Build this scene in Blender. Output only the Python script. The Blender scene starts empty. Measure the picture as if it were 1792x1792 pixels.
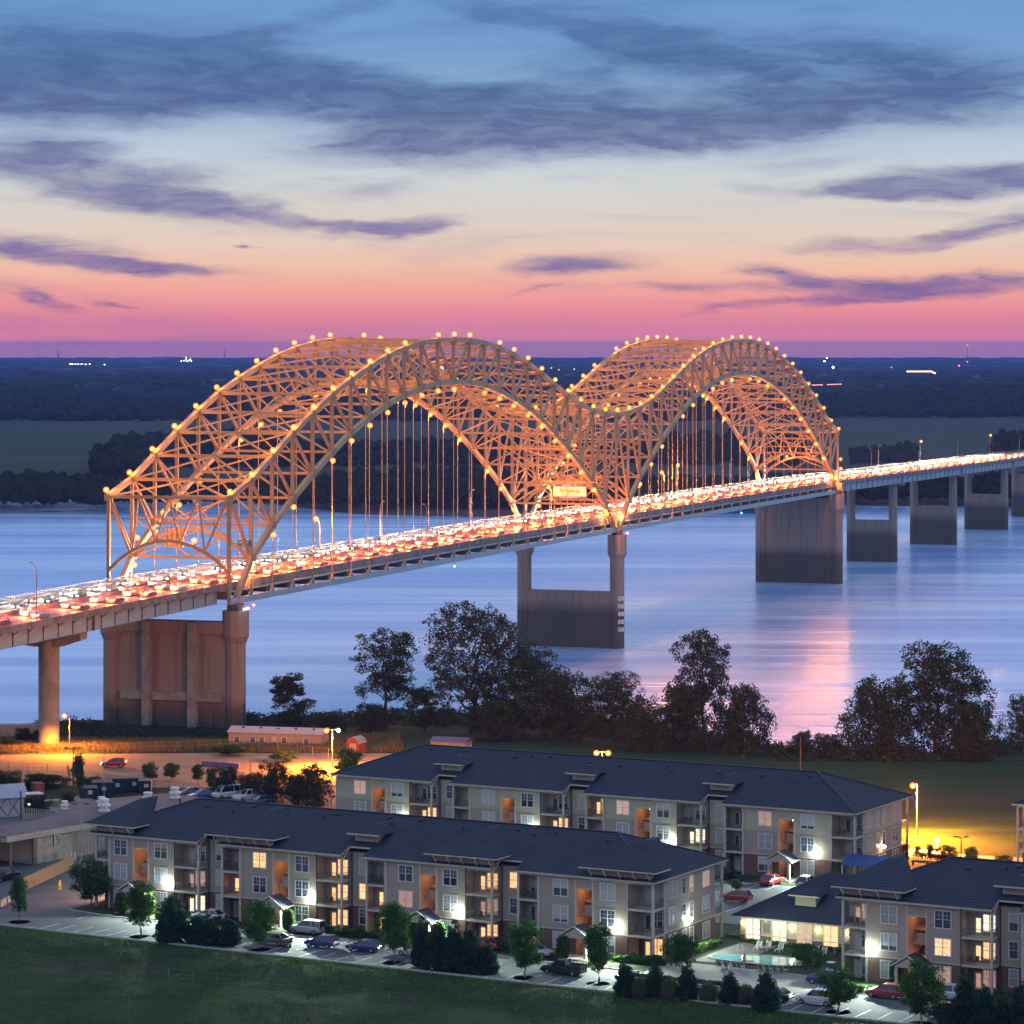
import bpy, math, random
import numpy as np
from mathutils import Vector, Matrix, Quaternion

SC = bpy.context.scene
COL = SC.collection
R = math.radians
rnd = random.Random(7)

# ------------------------------------------------------------------ camera
H_CAM = 88.4          # metres above the river
F_PX = 5700.0         # focal length in pixels of the 1792 px photograph
HORIZ = 603.0
cam_d = bpy.data.cameras.new('camera')
cam = bpy.data.objects.new('camera', cam_d)
COL.objects.link(cam)
SC.camera = cam
cam.location = (0, 0, H_CAM)
cam.rotation_euler = (R(90), 0, 0)
cam_d.sensor_width = 36
cam_d.lens = 36 * F_PX / 1792
cam_d.shift_y = -(896 - HORIZ) / 1792
cam_d.clip_start = 1
cam_d.clip_end = 60000

# ------------------------------------------------------------------ render settings
SC.render.engine = 'CYCLES'
cy = SC.cycles
cy.use_denoising = True
cy.max_bounces = 5
cy.diffuse_bounces = 2
cy.glossy_bounces = 3
cy.transmission_bounces = 3
cy.transparent_max_bounces = 6
cy.volume_bounces = 0
cy.caustics_reflective = False
cy.caustics_refractive = False
cy.sample_clamp_indirect = 4
cy.sample_clamp_direct = 0
cy.use_light_tree = True
SC.view_settings.view_transform = 'Standard'
SC.view_settings.look = 'None'
SC.view_settings.exposure = 0
SC.view_settings.gamma = 1
SC.view_settings.use_curve_mapping = False


def lin(r, g, b):
    f = lambda c: (c / 255 / 12.92) if c / 255 <= 0.04045 else ((c / 255 + 0.055) / 1.055) ** 2.4
    return (f(r), f(g), f(b), 1)


class NT:
    """small helper to write node trees"""
    def __init__(s, tree):
        s.t = tree
        s.t.nodes.clear()

    def n(s, typ, **kw):
        nd = s.t.nodes.new(typ)
        for k, v in kw.items():
            if k.startswith('i_'):
                key = k[2:]
                key = int(key) if key.isdigit() else key
                nd.inputs[key].default_value = v
            else:
                setattr(nd, k, v)
        return nd

    def l(s, a, b):
        s.t.links.new(a, b)

    def val(s, sock, v):
        if isinstance(v, (int, float)):
            sock.default_value = v
        elif isinstance(v, (tuple, list)):
            sock.default_value = v
        else:
            s.l(v, sock)

    def m(s, op, a, b=0.0, c=None, clamp=False):
        nd = s.n('ShaderNodeMath', operation=op, use_clamp=clamp)
        s.val(nd.inputs[0], a)
        s.val(nd.inputs[1], b)
        if c is not None:
            s.val(nd.inputs[2], c)
        return nd.outputs[0]

    def mix(s, fac, a, b, blend='MIX'):
        nd = s.n('ShaderNodeMix', data_type='RGBA', blend_type=blend)
        s.val(nd.inputs[0], fac)
        s.val(nd.inputs[6], a)
        s.val(nd.inputs[7], b)
        return nd.outputs[2]

    def smooth(s, v, lo, hi):
        nd = s.n('ShaderNodeMapRange', interpolation_type='SMOOTHSTEP')
        s.val(nd.inputs[0], v)
        nd.inputs[1].default_value = lo
        nd.inputs[2].default_value = hi
        return nd.outputs[0]

    def noise(s, vec, scale, detail=3, rough=0.5, dist=0.0):
        nd = s.n('ShaderNodeTexNoise')
        if vec is not None:
            s.l(vec, nd.inputs['Vector'])
        nd.inputs['Scale'].default_value = scale
        nd.inputs['Detail'].default_value = detail
        nd.inputs['Roughness'].default_value = rough
        nd.inputs['Distortion'].default_value = dist
        return nd

    def mapping(s, vec, loc=(0, 0, 0), rot=(0, 0, 0), sca=(1, 1, 1), typ='POINT'):
        nd = s.n('ShaderNodeMapping', vector_type=typ)
        s.l(vec, nd.inputs[0])
        nd.inputs[1].default_value = loc
        nd.inputs[2].default_value = rot
        nd.inputs[3].default_value = sca
        return nd.outputs[0]


# ------------------------------------------------------------------ world: dusk sky
SKY_GAIN = 1.0
world = bpy.data.worlds.new('World')
SC.world = world
world.use_nodes = True
w = NT(world.node_tree)
tc = w.n('ShaderNodeTexCoord')
sep = w.n('ShaderNodeSeparateXYZ')
w.l(tc.outputs['Generated'], sep.inputs[0])
dx, dy, dz = sep.outputs
D2 = 57.2958
az = w.m('MULTIPLY', w.m('ARCTAN2', dx, dy), D2)
el = w.m('MULTIPLY', w.m('ARCSINE', dz), D2)


def el_t(e):
    return math.sqrt(max(0, e + 0.6) / 90.6)


fac = w.m('SQRT', w.m('DIVIDE', w.m('MAXIMUM', w.m('ADD', el, 0.6), 0.0), 90.6))
ramp = w.n('ShaderNodeValToRGB')
w.l(fac, ramp.inputs[0])
stops = [(-0.25, (206, 136, 172)), (-0.08, (218, 136, 168)), (0.10, (222, 134, 162)), (0.33, (218, 130, 160)), (0.63, (234, 145, 155)),
         (0.93, (243, 164, 156)), (1.34, (240, 190, 168)), (1.74, (229, 204, 187)), (2.34, (216, 209, 202)), (2.94, (206, 212, 216)),
         (3.45, (184, 202, 220)), (4.25, (142, 176, 212)), (5.06, (116, 160, 208)), (6.06, (102, 150, 204)), (8.0, (136, 180, 232)),
         (13, (178, 208, 246)), (20, (198, 220, 252)), (40, (184, 208, 246)), (90, (156, 186, 234))]
cr = ramp.color_ramp
cr.elements[0].position = 0
cr.elements[0].color = lin(92, 98, 170)
cr.elements[1].position = 1
cr.elements[1].color = lin(*stops[-1][1])
for e, c in stops[:-1]:
    el_ = cr.elements.new(el_t(e))
    el_.color = lin(*c)
sky = ramp.outputs[0]
# cloud coordinates: degrees of azimuth and elevation
pv = w.n('ShaderNodeCombineXYZ')
w.l(az, pv.inputs[0])
w.l(el, pv.inputs[1])
P0 = pv.outputs[0]
wn = w.noise(w.mapping(P0, sca=(0.28, 1.1, 1)), 1.0, 5, 0.62)
wv = w.n('ShaderNodeVectorMath', operation='SUBTRACT')
w.l(wn.outputs['Color'], wv.inputs[0])
wv.inputs[1].default_value = (0.5, 0.5, 0.5)
wm = w.n('ShaderNodeVectorMath', operation='MULTIPLY')
w.l(wv.outputs[0], wm.inputs[0])
wm.inputs[1].default_value = (3.0, 0.75, 0)
wa = w.n('ShaderNodeVectorMath', operation='ADD')
w.l(P0, wa.inputs[0])
w.l(wm.outputs[0], wa.inputs[1])
PW = wa.outputs[0]
# each cloud bank: centre and half size in degrees (x right, y up), tilt, weight
BANKS = [(-6.5, 5.35, 3.2, .5, 0, .5), (3.0, 5.35, 4.0, .38, -5, .5), (7.2, 5.0, 3.0, .5, -5, .5), (-2.4, 3.35, 3.2, .3, 3, .32), (5.0, 3.2, 3.2, .25, 0, .36),
         (0.5, 5.9, 3.0, .22, 8, .4), (-7.4, 4.65, 4.4, .52, -2, 1.25), (-4.6, 4.75, 2.9, .36, -3, .9), (-8.6, 4.2, 2.6, .40, 0, .8), (0.1, 3.82, 3.5, .50, 1, 1.3), (4.6, 4.0, 3.4, .40, 4, 1.1),
         (-1.6, 4.25, 2.0, .30, 0, .6), (7.6, 4.5, 2.6, .45, -6, .6), (3.2, 5.0, 2.3, .34, -16, .75), (1.3, 4.75, 1.8, .34, 0, .7), (-7.0, 2.95, 2.4, .42, -8, .85),
         (-5.6, 2.45, 2.4, .26, -6, .8), (-8.4, 3.3, 1.4, .26, 5, .6), (-7.9, 1.62, 1.9, .26, -9, .95), (-6.2, 1.3, 1.6, .10, -4, .7), (-2.0, 2.0, 1.15, .15, 4, .95),
         (-3.2, 2.15, 1.4, .10, -10, .55), (1.1, 1.42, 1.3, .16, 3, .95), (0.6, 1.0, .6, .08, 12, .6), (8.2, 2.86, 1.9, .27, 3, 1.25), (6.0, 2.72, 2.2, .12, -2, .6),
         (8.5, 2.1, 1.4, .18, 12, .8), (6.2, 1.78, 2.0, .14, 2, .65), (7.2, 1.02, 2.6, .17, 1, 1.3), (4.5, 1.2, .9, .13, -8, .9), (5.6, .76, 1.1, .09, 6, .8),
         (4.0, .68, 1.2, .06, 5, .7), (-8.5, .80, 1.1, .09, -14, .8), (-7.1, .70, .6, .07, -10, .8), (-4.7, 1.70, .22, .05, 0, .8), (-2.4, 6.0, 2.2, .14, 16, .65),
         (0.9, 5.55, 2.2, .13, -14, .75), (-5.0, 5.35, 1.6, .18, 0, .4), (5.3, 5.9, 1.0, .10, 0, .5), (-8.5, 5.6, 2.0, .35, 0, .35), (3.0, .98, 1.3, .10, -3, .5)]
acc = None
for (cx_, cy_, rx, ry, tilt, wt) in BANKS:
    mp = w.mapping(PW, loc=(cx_, cy_, 0), rot=(0, 0, R(tilt)), sca=(rx * 1.4, ry * 1.75, 1), typ='TEXTURE')
    gr = w.n('ShaderNodeTexGradient', gradient_type='SPHERICAL')
    w.l(mp, gr.inputs[0])
    t = w.m('MULTIPLY', gr.outputs['Fac'], wt * 1.9)
    acc = t if acc is None else w.m('ADD', acc, t)
fib = w.noise(w.mapping(PW, rot=(0, 0, R(-4)), sca=(0.38, 3.2, 1)), 1.0, 7, 0.66, 0.4).outputs['Fac']
fib3 = w.noise(w.mapping(PW, rot=(0, 0, R(9)), sca=(0.9, 4.5, 1)), 1.0, 6, 0.6, 0.5).outputs['Fac']
fib2 = w.noise(w.mapping(P0, rot=(0, 0, R(7)), sca=(0.13, 1.15, 1)), 1.0, 5, 0.62, 0.8).outputs['Fac']
wide = w.smooth(fib2, 0.48, 0.82)        # thin veils everywhere round the sky
fm_ = w.m('ADD', w.m('MULTIPLY', w.m('SUBTRACT', fib, 0.5), 2.6), w.m('MULTIPLY', w.m('SUBTRACT', fib3, 0.5), 1.1))
dens = w.m('ADD', acc, w.m('MULTIPLY', fm_, w.m('ADD', w.m('MULTIPLY', acc, 0.38), 0.13)))
cm = w.smooth(dens, 0.05, 1.75)
cm = w.m('MULTIPLY', cm, w.m('ADD', 0.92, w.m('MULTIPLY', w.m('SUBTRACT', fib3, 0.5), 0.9)))
cm = w.m('MAXIMUM', cm, w.m('MULTIPLY', wide, 0.55), clamp=True)
cramp = w.n('ShaderNodeValToRGB')
w.l(fac, cramp.inputs[0])
cc = cramp.color_ramp
cc.elements[0].position = el_t(0.2)
cc.elements[0].color = lin(150, 96, 152)
cc.elements[1].position = el_t(30)
cc.elements[1].color = lin(50, 78, 138)
for e, c in ((1.0, (112, 98, 158)), (1.9, (120, 112, 166)), (2.9, (104, 114, 162)), (3.9, (76, 96, 150)), (4.8, (58, 94, 150)), (6, (80, 120, 172)), (12, (84, 118, 182))):
    q = cc.elements.new(el_t(e))
    q.color = lin(*c)
sky2 = w.mix(w.m('MULTIPLY', cm, 0.93), sky, cramp.outputs[0])
# dusk: the sky opposite the sunset is dimmer and bluer
opp = w.m('MULTIPLY', w.m('SUBTRACT', 1.0, w.m('COSINE', w.m('DIVIDE', az, D2))), 0.5)
low = w.m('SUBTRACT', 1.0, w.m('DIVIDE', w.m('MAXIMUM', el, 0.0), 90.0), clamp=True)
oppf = w.m('MULTIPLY', w.smooth(opp, 0.05, 0.9), w.m('MULTIPLY', low, low))
sky3 = w.mix(w.m('MULTIPLY', oppf, 0.75), sky2, lin(182, 186, 218))
# ground side of the sphere
sky4 = w.mix(w.smooth(el, -1.2, -6.0), sky3, lin(40, 44, 70))
nish = w.n('ShaderNodeTexSky', sky_type='NISHITA')
nish.sun_disc = False
nish.sun_elevation = R(-3.0)
nish.sun_rotation = R(4)
nish.altitude = 80
bg1 = w.n('ShaderNodeBackground')
w.l(sky4, bg1.inputs[0])
bg1.inputs[1].default_value = SKY_GAIN
bg2 = w.n('ShaderNodeBackground')
w.l(nish.outputs[0], bg2.inputs[0])
bg2.inputs[1].default_value = 0.05
ad = w.n('ShaderNodeAddShader')
w.l(bg1.outputs[0], ad.inputs[0])
w.l(bg2.outputs[0], ad.inputs[1])
wo = w.n('ShaderNodeOutputWorld')
w.l(ad.outputs[0], wo.inputs[0])

# faint sun added above the western horizon for an orange streak on the water
sd = bpy.data.lights.new('sun', 'SUN')
sd.energy = 0.004
sd.angle = R(10)
sd.color = (1.0, 0.36, 0.2)
so = bpy.data.objects.new('sun', sd)
so.rotation_euler = (R(82), 0, R(180 - 5.1))
COL.objects.link(so)


# ------------------------------------------------------------------ pixel + height -> world point (a plain lookup for placing things)
def gp(px, py, z=10.0):
    Z = F_PX * (H_CAM - z) / (py - HORIZ)
    return Vector(((px - 896) * Z / F_PX, Z, z))


def zat(py, Z):
    return H_CAM - (py - HORIZ) * Z / F_PX


def xat(px, Z):
    return (px - 896) * Z / F_PX


# ------------------------------------------------------------------ mesh builder
class MB:
    def __init__(s):
        s.v = []
        s.f = []
        s.mi = []
        s.cur = 0

    def add(s, vs, fs):
        o = len(s.v)
        s.v += [tuple(p) for p in vs]
        for f in fs:
            s.f.append(tuple(i + o for i in f))
            s.mi.append(s.cur)
        return s

    def box(s, x0, x1, y0, y1, z0, z1):
        vs = [(x0, y0, z0), (x1, y0, z0), (x1, y1, z0), (x0, y1, z0), (x0, y0, z1), (x1, y0, z1), (x1, y1, z1), (x0, y1, z1)]
        return s.add(vs, [(0, 3, 2, 1), (4, 5, 6, 7), (0, 1, 5, 4), (1, 2, 6, 5), (2, 3, 7, 6), (3, 0, 4, 7)])

    def cbox(s, c, sx, sy, sz):
        return s.box(c[0] - sx / 2, c[0] + sx / 2, c[1] - sy / 2, c[1] + sy / 2, c[2] - sz / 2, c[2] + sz / 2)

    def bar(s, p, q, w_, h_, up=(0, 0, 1)):
        p = Vector(p); q = Vector(q)
        d = q - p
        L = d.length
        if L < 1e-6:
            return s
        d.normalize()
        u = Vector(up)
        side = d.cross(u)
        if side.length < 1e-3:
            side = d.cross(Vector((0, 1, 0)))
        side.normalize()
        u = side.cross(d)
        vs = []
        for a in (p, q):
            for (i, j) in ((-1, -1), (1, -1), (1, 1), (-1, 1)):
                vs.append(a + side * (i * w_ / 2) + u * (j * h_ / 2))
        return s.add(vs, [(0, 1, 2, 3), (7, 6, 5, 4), (0, 4, 5, 1), (1, 5, 6, 2), (2, 6, 7, 3), (3, 7, 4, 0)])

    def tube(s, pts, rad, n=8, cap=True):
        pts = [Vector(p) for p in pts]
        if isinstance(rad, (int, float)):
            rad = [rad] * len(pts)
        rings = []
        o = len(s.v)
        vs = []
        for i, p in enumerate(pts):
            if i == 0:
                d = pts[1] - p
            elif i == len(pts) - 1:
                d = p - pts[i - 1]
            else:
                d = pts[i + 1] - pts[i - 1]
            d.normalize()
            a = d.cross(Vector((0, 0, 1)))
            if a.length < 0.05:
                a = d.cross(Vector((0, 1, 0)))
            a.normalize()
            b = a.cross(d)
            for k in range(n):
                t = 2 * math.pi * k / n
                vs.append(p + a * (math.cos(t) * rad[i]) + b * (math.sin(t) * rad[i]))
        fs = []
        for i in range(len(pts) - 1):
            for k in range(n):
                k2 = (k + 1) % n
                fs.append((i * n + k, i * n + k2, (i + 1) * n + k2, (i + 1) * n + k))
        if cap:
            fs.append(tuple(range(n - 1, -1, -1)))
            fs.append(tuple((len(pts) - 1) * n + k for k in range(n)))
        return s.add(vs, fs)

    def lathe(s, prof, c=(0, 0, 0), n=16):
        vs = []
        for (r, z) in prof:
            for k in range(n):
                t = 2 * math.pi * k / n
                vs.append((c[0] + r * math.cos(t), c[1] + r * math.sin(t), c[2] + z))
        fs = []
        for i in range(len(prof) - 1):
            for k in range(n):
                k2 = (k + 1) % n
                fs.append((i * n + k, i * n + k2, (i + 1) * n + k2, (i + 1) * n + k))
        fs.append(tuple(range(n - 1, -1, -1)))
        fs.append(tuple((len(prof) - 1) * n + k for k in range(n)))
        return s.add(vs, fs)

    def prism(s, poly, z0, z1):
        n = len(poly)
        vs = [(p[0], p[1], z0) for p in poly] + [(p[0], p[1], z1) for p in poly]
        fs = [tuple(range(n - 1, -1, -1)), tuple(range(n, 2 * n))]
        for i in range(n):
            j = (i + 1) % n
            fs.append((i, j, n + j, n + i))
        return s.add(vs, fs)

    def ext_y(s, poly, y0, y1):
        """polygon in x,z extruded along y"""
        n = len(poly)
        vs = [(p[0], y0, p[1]) for p in poly] + [(p[0], y1, p[1]) for p in poly]
        fs = [tuple(range(n)), tuple(range(2 * n - 1, n - 1, -1))]
        for i in range(n):
            j = (i + 1) % n
            fs.append((j, i, n + i, n + j))
        return s.add(vs, fs)

    def ext_x(s, poly, x0, x1):
        """polygon in y,z extruded along x"""
        n = len(poly)
        vs = [(x0, p[0], p[1]) for p in poly] + [(x1, p[0], p[1]) for p in poly]
        fs = [tuple(range(n - 1, -1, -1)), tuple(range(n, 2 * n))]
        for i in range(n):
            j = (i + 1) % n
            fs.append((i, j, n + j, n + i))
        return s.add(vs, fs)

    def mesh(s, name, mats):
        me = bpy.data.meshes.new(name)
        me.from_pydata(s.v, [], s.f)
        if not isinstance(mats, (list, tuple)):
            mats = [mats]
        for m_ in mats:
            me.materials.append(m_)
        if len(mats) > 1:
            me.polygons.foreach_set('material_index', s.mi)
        me.update()
        return me

    def build(s, name, mats, parent=None, loc=None, rot=None, smooth=False):
        me = s.mesh(name, mats)
        if smooth:
            me.polygons.foreach_set('use_smooth', [True] * len(me.polygons))
        return link(name, me, parent, loc, rot)


def link(name, data, parent=None, loc=None, rot=None, sca=None):
    o = bpy.data.objects.new(name, data)
    COL.objects.link(o)
    if parent is not None:
        o.parent = parent
    if loc is not None:
        o.location = loc
    if rot is not None:
        o.rotation_euler = rot
    if sca is not None:
        o.scale = sca
    return o


def tag(o, label=None, cat=None, group=None, kind=None):
    if label:
        o['label'] = label
    if cat:
        o['category'] = cat
    if group:
        o['group'] = group
    if kind:
        o['kind'] = kind
    return o


def empty(name, loc=(0, 0, 0), rz=0.0, label=None, cat=None, group=None):
    o = bpy.data.objects.new(name, None)
    COL.objects.link(o)
    o.location = loc
    o.rotation_euler = (0, 0, rz)
    o.empty_display_size = 0.5
    return tag(o, label, cat, group)


KIDS = {}


def copy_tree(o, parent=None):
    c = o.copy()
    COL.objects.link(c)
    if parent is not None:
        c.parent = parent
    for ch in list(o.children):
        copy_tree(ch, c)
    return c


def np_mesh(name, verts, nper, mats, smooth=False):
    """verts (N*nper,3) array: N separate polygons of nper corners"""
    n = len(verts) // nper
    me = bpy.data.meshes.new(name)
    me.vertices.add(len(verts))
    me.vertices.foreach_set('co', np.asarray(verts, dtype=np.float32).ravel())
    me.loops.add(n * nper)
    me.loops.foreach_set('vertex_index', np.arange(n * nper, dtype=np.int32))
    me.polygons.add(n)
    me.polygons.foreach_set('loop_start', np.arange(0, n * nper, nper, dtype=np.int32))
    me.polygons.foreach_set('loop_total', np.full(n, nper, dtype=np.int32))
    for m_ in (mats if isinstance(mats, (list, tuple)) else [mats]):
        me.materials.append(m_)
    me.update(calc_edges=True)
    me.validate()
    return me


def tri_mesh(name, verts, tris, mats, smooth=True):
    me = bpy.data.meshes.new(name)
    n = len(tris)
    me.vertices.add(len(verts))
    me.vertices.foreach_set('co', np.asarray(verts, dtype=np.float32).ravel())
    me.loops.add(n * 3)
    me.loops.foreach_set('vertex_index', np.asarray(tris, dtype=np.int32).ravel())
    me.polygons.add(n)
    me.polygons.foreach_set('loop_start', np.arange(0, n * 3, 3, dtype=np.int32))
    me.polygons.foreach_set('loop_total', np.full(n, 3, dtype=np.int32))
    me.polygons.foreach_set('use_smooth', [smooth] * n)
    for m_ in (mats if isinstance(mats, (list, tuple)) else [mats]):
        me.materials.append(m_)
    me.update(calc_edges=True)
    return me


def flood(parent, loc, direction, watts, col, spread=150, rad=.3):
    """the beam of a wall flood lamp"""
    ld = bpy.data.lights.new('flood_beam', 'SPOT')
    ld.energy = watts
    ld.color = col
    ld.spot_size = R(spread)
    ld.spot_blend = 0.6
    ld.shadow_soft_size = rad
    o = bpy.data.objects.new('flood_beam', ld)
    COL.objects.link(o)
    o.parent = parent
    o.location = loc
    o.rotation_euler = Vector(direction).to_track_quat('-Z', 'Y').to_euler()
    return o


# ------------------------------------------------------------------ materials
def pbr(name, col, rough=0.7, var=0.15, scale=2.0, metal=0.0, bump=0.0, col2=None, stretch=(1, 1, 1), spec=0.5, coat=0.0, bscale=None, coord='Object'):
    m_ = bpy.data.materials.new(name)
    m_.use_nodes = True
    t = NT(m_.node_tree)
    tc_ = t.n('ShaderNodeTexCoord')
    vec = t.mapping(tc_.outputs[coord], sca=stretch)
    nz = t.noise(vec, scale, 5, 0.6)
    c = (*col, 1)
    c2 = (*(col2 if col2 else [max(0, k * (1 - var * 1.6)) for k in col]), 1)
    mx = t.mix(t.smooth(nz.outputs['Fac'], 0.3, 0.7), c, c2)
    b = t.n('ShaderNodeBsdfPrincipled')
    t.l(mx, b.inputs['Base Color'])
    b.inputs['Roughness'].default_value = rough
    b.inputs['Metallic'].default_value = metal
    b.inputs['Specular IOR Level'].default_value = spec
    b.inputs['Coat Weight'].default_value = coat
    if bump:
        nb = t.noise(vec, bscale or scale * 6, 4, 0.6)
        bp = t.n('ShaderNodeBump')
        bp.inputs['Strength'].default_value = bump
        bp.inputs['Distance'].default_value = 0.1
        t.l(nb.outputs['Fac'], bp.inputs['Height'])
        t.l(bp.outputs[0], b.inputs['Normal'])
    out = t.n('ShaderNodeOutputMaterial')
    t.l(b.outputs[0], out.inputs[0])
    return m_


def emit(name, col, s_, sample=True):
    m_ = bpy.data.materials.new(name)
    m_.use_nodes = True
    t = NT(m_.node_tree)
    e = t.n('ShaderNodeEmission')
    e.inputs[0].default_value = (*col, 1)
    e.inputs[1].default_value = s_
    out = t.n('ShaderNodeOutputMaterial')
    t.l(e.outputs[0], out.inputs[0])
    if not sample:
        m_.cycles.emission_sampling = 'NONE'
    return m_


def leafmat(name, c1, c2, rough=0.75):
    m_ = bpy.data.materials.new(name)
    m_.use_nodes = True
    t = NT(m_.node_tree)
    g = t.n('ShaderNodeNewGeometry')
    tc_ = t.n('ShaderNodeTexCoord')
    nz = t.noise(tc_.outputs['Object'], 0.5, 2, 0.5)
    f = t.m('ADD', t.m('MULTIPLY', g.outputs['Random Per Island'], 0.7), t.m('MULTIPLY', t.smooth(nz.outputs['Fac'], .35, .65), 0.3))
    mx = t.mix(f, (*c1, 1), (*c2, 1))
    d = t.n('ShaderNodeBsdfDiffuse')
    t.l(mx, d.inputs[0])
    tr = t.n('ShaderNodeBsdfTranslucent')
    t.l(mx, tr.inputs[0])
    ms = t.n('ShaderNodeMixShader')
    ms.inputs[0].default_value = 0.25
    t.l(d.outputs[0], ms.inputs[1])
    t.l(tr.outputs[0], ms.inputs[2])
    out = t.n('ShaderNodeOutputMaterial')
    t.l(ms.outputs[0], out.inputs[0])
    return m_


def water_mat():
    m_ = bpy.data.materials.new('river_water')
    m_.use_nodes = True
    t = NT(m_.node_tree)
    tc_ = t.n('ShaderNodeTexCoord')
    o_ = tc_.outputs['Object']
    n1 = t.noise(t.mapping(o_, rot=(0, 0, R(-3)), sca=(0.006, 0.075, 1)), 1.0, 4, 0.6, 0.4)
    n2 = t.noise(t.mapping(o_, rot=(0, 0, R(2)), sca=(0.0016, 0.014, 1)), 1.0, 5, 0.55, 0.8)
    n3 = t.noise(t.mapping(o_, sca=(0.03, 0.5, 1)), 1.0, 3, 0.6)
    h = t.m('ADD', t.m('MULTIPLY', n1.outputs['Fac'], 1.0), t.m('MULTIPLY', n2.outputs['Fac'], 3.5))
    h = t.m('ADD', h, t.m('MULTIPLY', n3.outputs['Fac'], 0.05))
    bp = t.n('ShaderNodeBump')
    bp.inputs['Strength'].default_value = 0.28
    bp.inputs['Distance'].default_value = 1.0
    t.l(h, bp.inputs['Height'])
    b = t.n('ShaderNodeBsdfPrincipled')
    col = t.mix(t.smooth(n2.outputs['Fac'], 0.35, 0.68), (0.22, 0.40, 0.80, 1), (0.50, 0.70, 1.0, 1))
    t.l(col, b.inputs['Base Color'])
    rr = t.m('ADD', 0.20, t.m('MULTIPLY', t.smooth(n1.outputs['Fac'], 0.4, 0.7), 0.10))
    t.l(rr, b.inputs['Roughness'])
    b.inputs['IOR'].default_value = 1.45
    b.inputs['Specular Tint'].default_value = (0.74, 0.88, 1.0, 1)
    t.l(bp.outputs[0], b.inputs['Normal'])
    out = t.n('ShaderNodeOutputMaterial')
    t.l(b.outputs[0], out.inputs[0])
    return m_


def ground_mat(name, c1, c2, c3, s1=0.03, s2=0.6, stretch=(1, 1, 1), bump=0.3, lawn=False):
    m_ = bpy.data.materials.new(name)
    m_.use_nodes = True
    t = NT(m_.node_tree)
    tc_ = t.n('ShaderNodeTexCoord')
    o_ = t.mapping(tc_.outputs['Object'], sca=stretch)
    a = t.noise(o_, s1, 5, 0.6, 0.5)
    b_ = t.noise(o_, s2, 5, 0.65)
    mx = t.mix(t.smooth(a.outputs['Fac'], 0.38, 0.62), (*c1, 1), (*c2, 1))
    mx = t.mix(t.smooth(b_.outputs['Fac'], 0.42, 0.75), mx, (*c3, 1))
    if lawn:
        # mowing swaths run along the slope; worn, brownish patches between
        st_ = t.noise(t.mapping(tc_.outputs['Object'], rot=(0, 0, R(29)), sca=(0.012, 0.30, 1)), 1.0, 4, 0.6, 0.6)
        mx = t.mix(t.m('MULTIPLY', t.smooth(st_.outputs['Fac'], 0.42, 0.62), 0.55), mx, (c1[0] * .55, c1[1] * .5, c1[2] * .6, 1))
        pt_ = t.noise(tc_.outputs['Object'], 0.018, 6, 0.7, 1.0)
        mx = t.mix(t.m('MULTIPLY', t.smooth(pt_.outputs['Fac'], 0.50, 0.62), 0.6), mx, (.060, .050, .034, 1))
    b = t.n('ShaderNodeBsdfPrincipled')
    t.l(mx, b.inputs['Base Color'])
    b.inputs['Roughness'].default_value = 0.95
    b.inputs['Specular IOR Level'].default_value = 0.1
    bp = t.n('ShaderNodeBump')
    bp.inputs['Strength'].default_value = bump
    bp.inputs['Distance'].default_value = 0.4
    n3 = t.noise(tc_.outputs['Object'], s2 * 4, 5, 0.7)
    t.l(n3.outputs['Fac'], bp.inputs['Height'])
    t.l(bp.outputs[0], b.inputs['Normal'])
    out = t.n('ShaderNodeOutputMaterial')
    t.l(b.outputs[0], out.inputs[0])
    return m_


def concrete_stain(name):
    """pier concrete: darker high-water stain on the lower part"""
    m_ = bpy.data.materials.new(name)
    m_.use_nodes = True
    t = NT(m_.node_tree)
    tc_ = t.n('ShaderNodeTexCoord')
    sp = t.n('ShaderNodeSeparateXYZ')
    t.l(tc_.outputs['Object'], sp.inputs[0])
    nz = t.noise(tc_.outputs['Object'], 0.5, 5, 0.65)
    dr = t.noise(t.mapping(tc_.outputs['Object'], sca=(1.2, 1.2, 0.06)), 1.0, 4, 0.6)
    zz = t.m('ADD', sp.outputs[2], t.m('MULTIPLY', nz.outputs['Fac'], 2.0))
    f = t.smooth(zz, 10.5, 15.5)
    mx = t.mix(f, (0.10, 0.085, 0.07, 1), (0.33, 0.245, 0.19, 1))
    mx = t.mix(t.m('MULTIPLY', t.smooth(dr.outputs['Fac'], 0.45, 0.72), 0.5), mx, (0.16, 0.12, 0.09, 1))
    ln = t.m('FRACT', t.m('DIVIDE', sp.outputs[2], 3.0))
    mx = t.mix(t.m('MULTIPLY', t.smooth(ln, 0.03, 0.0), 0.35), mx, (0.12, 0.1, 0.08, 1))
    b = t.n('ShaderNodeBsdfPrincipled')
    t.l(mx, b.inputs['Base Color'])
    b.inputs['Roughness'].default_value = 0.9
    out = t.n('ShaderNodeOutputMaterial')
    t.l(b.outputs[0], out.inputs[0])
    return m_


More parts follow.
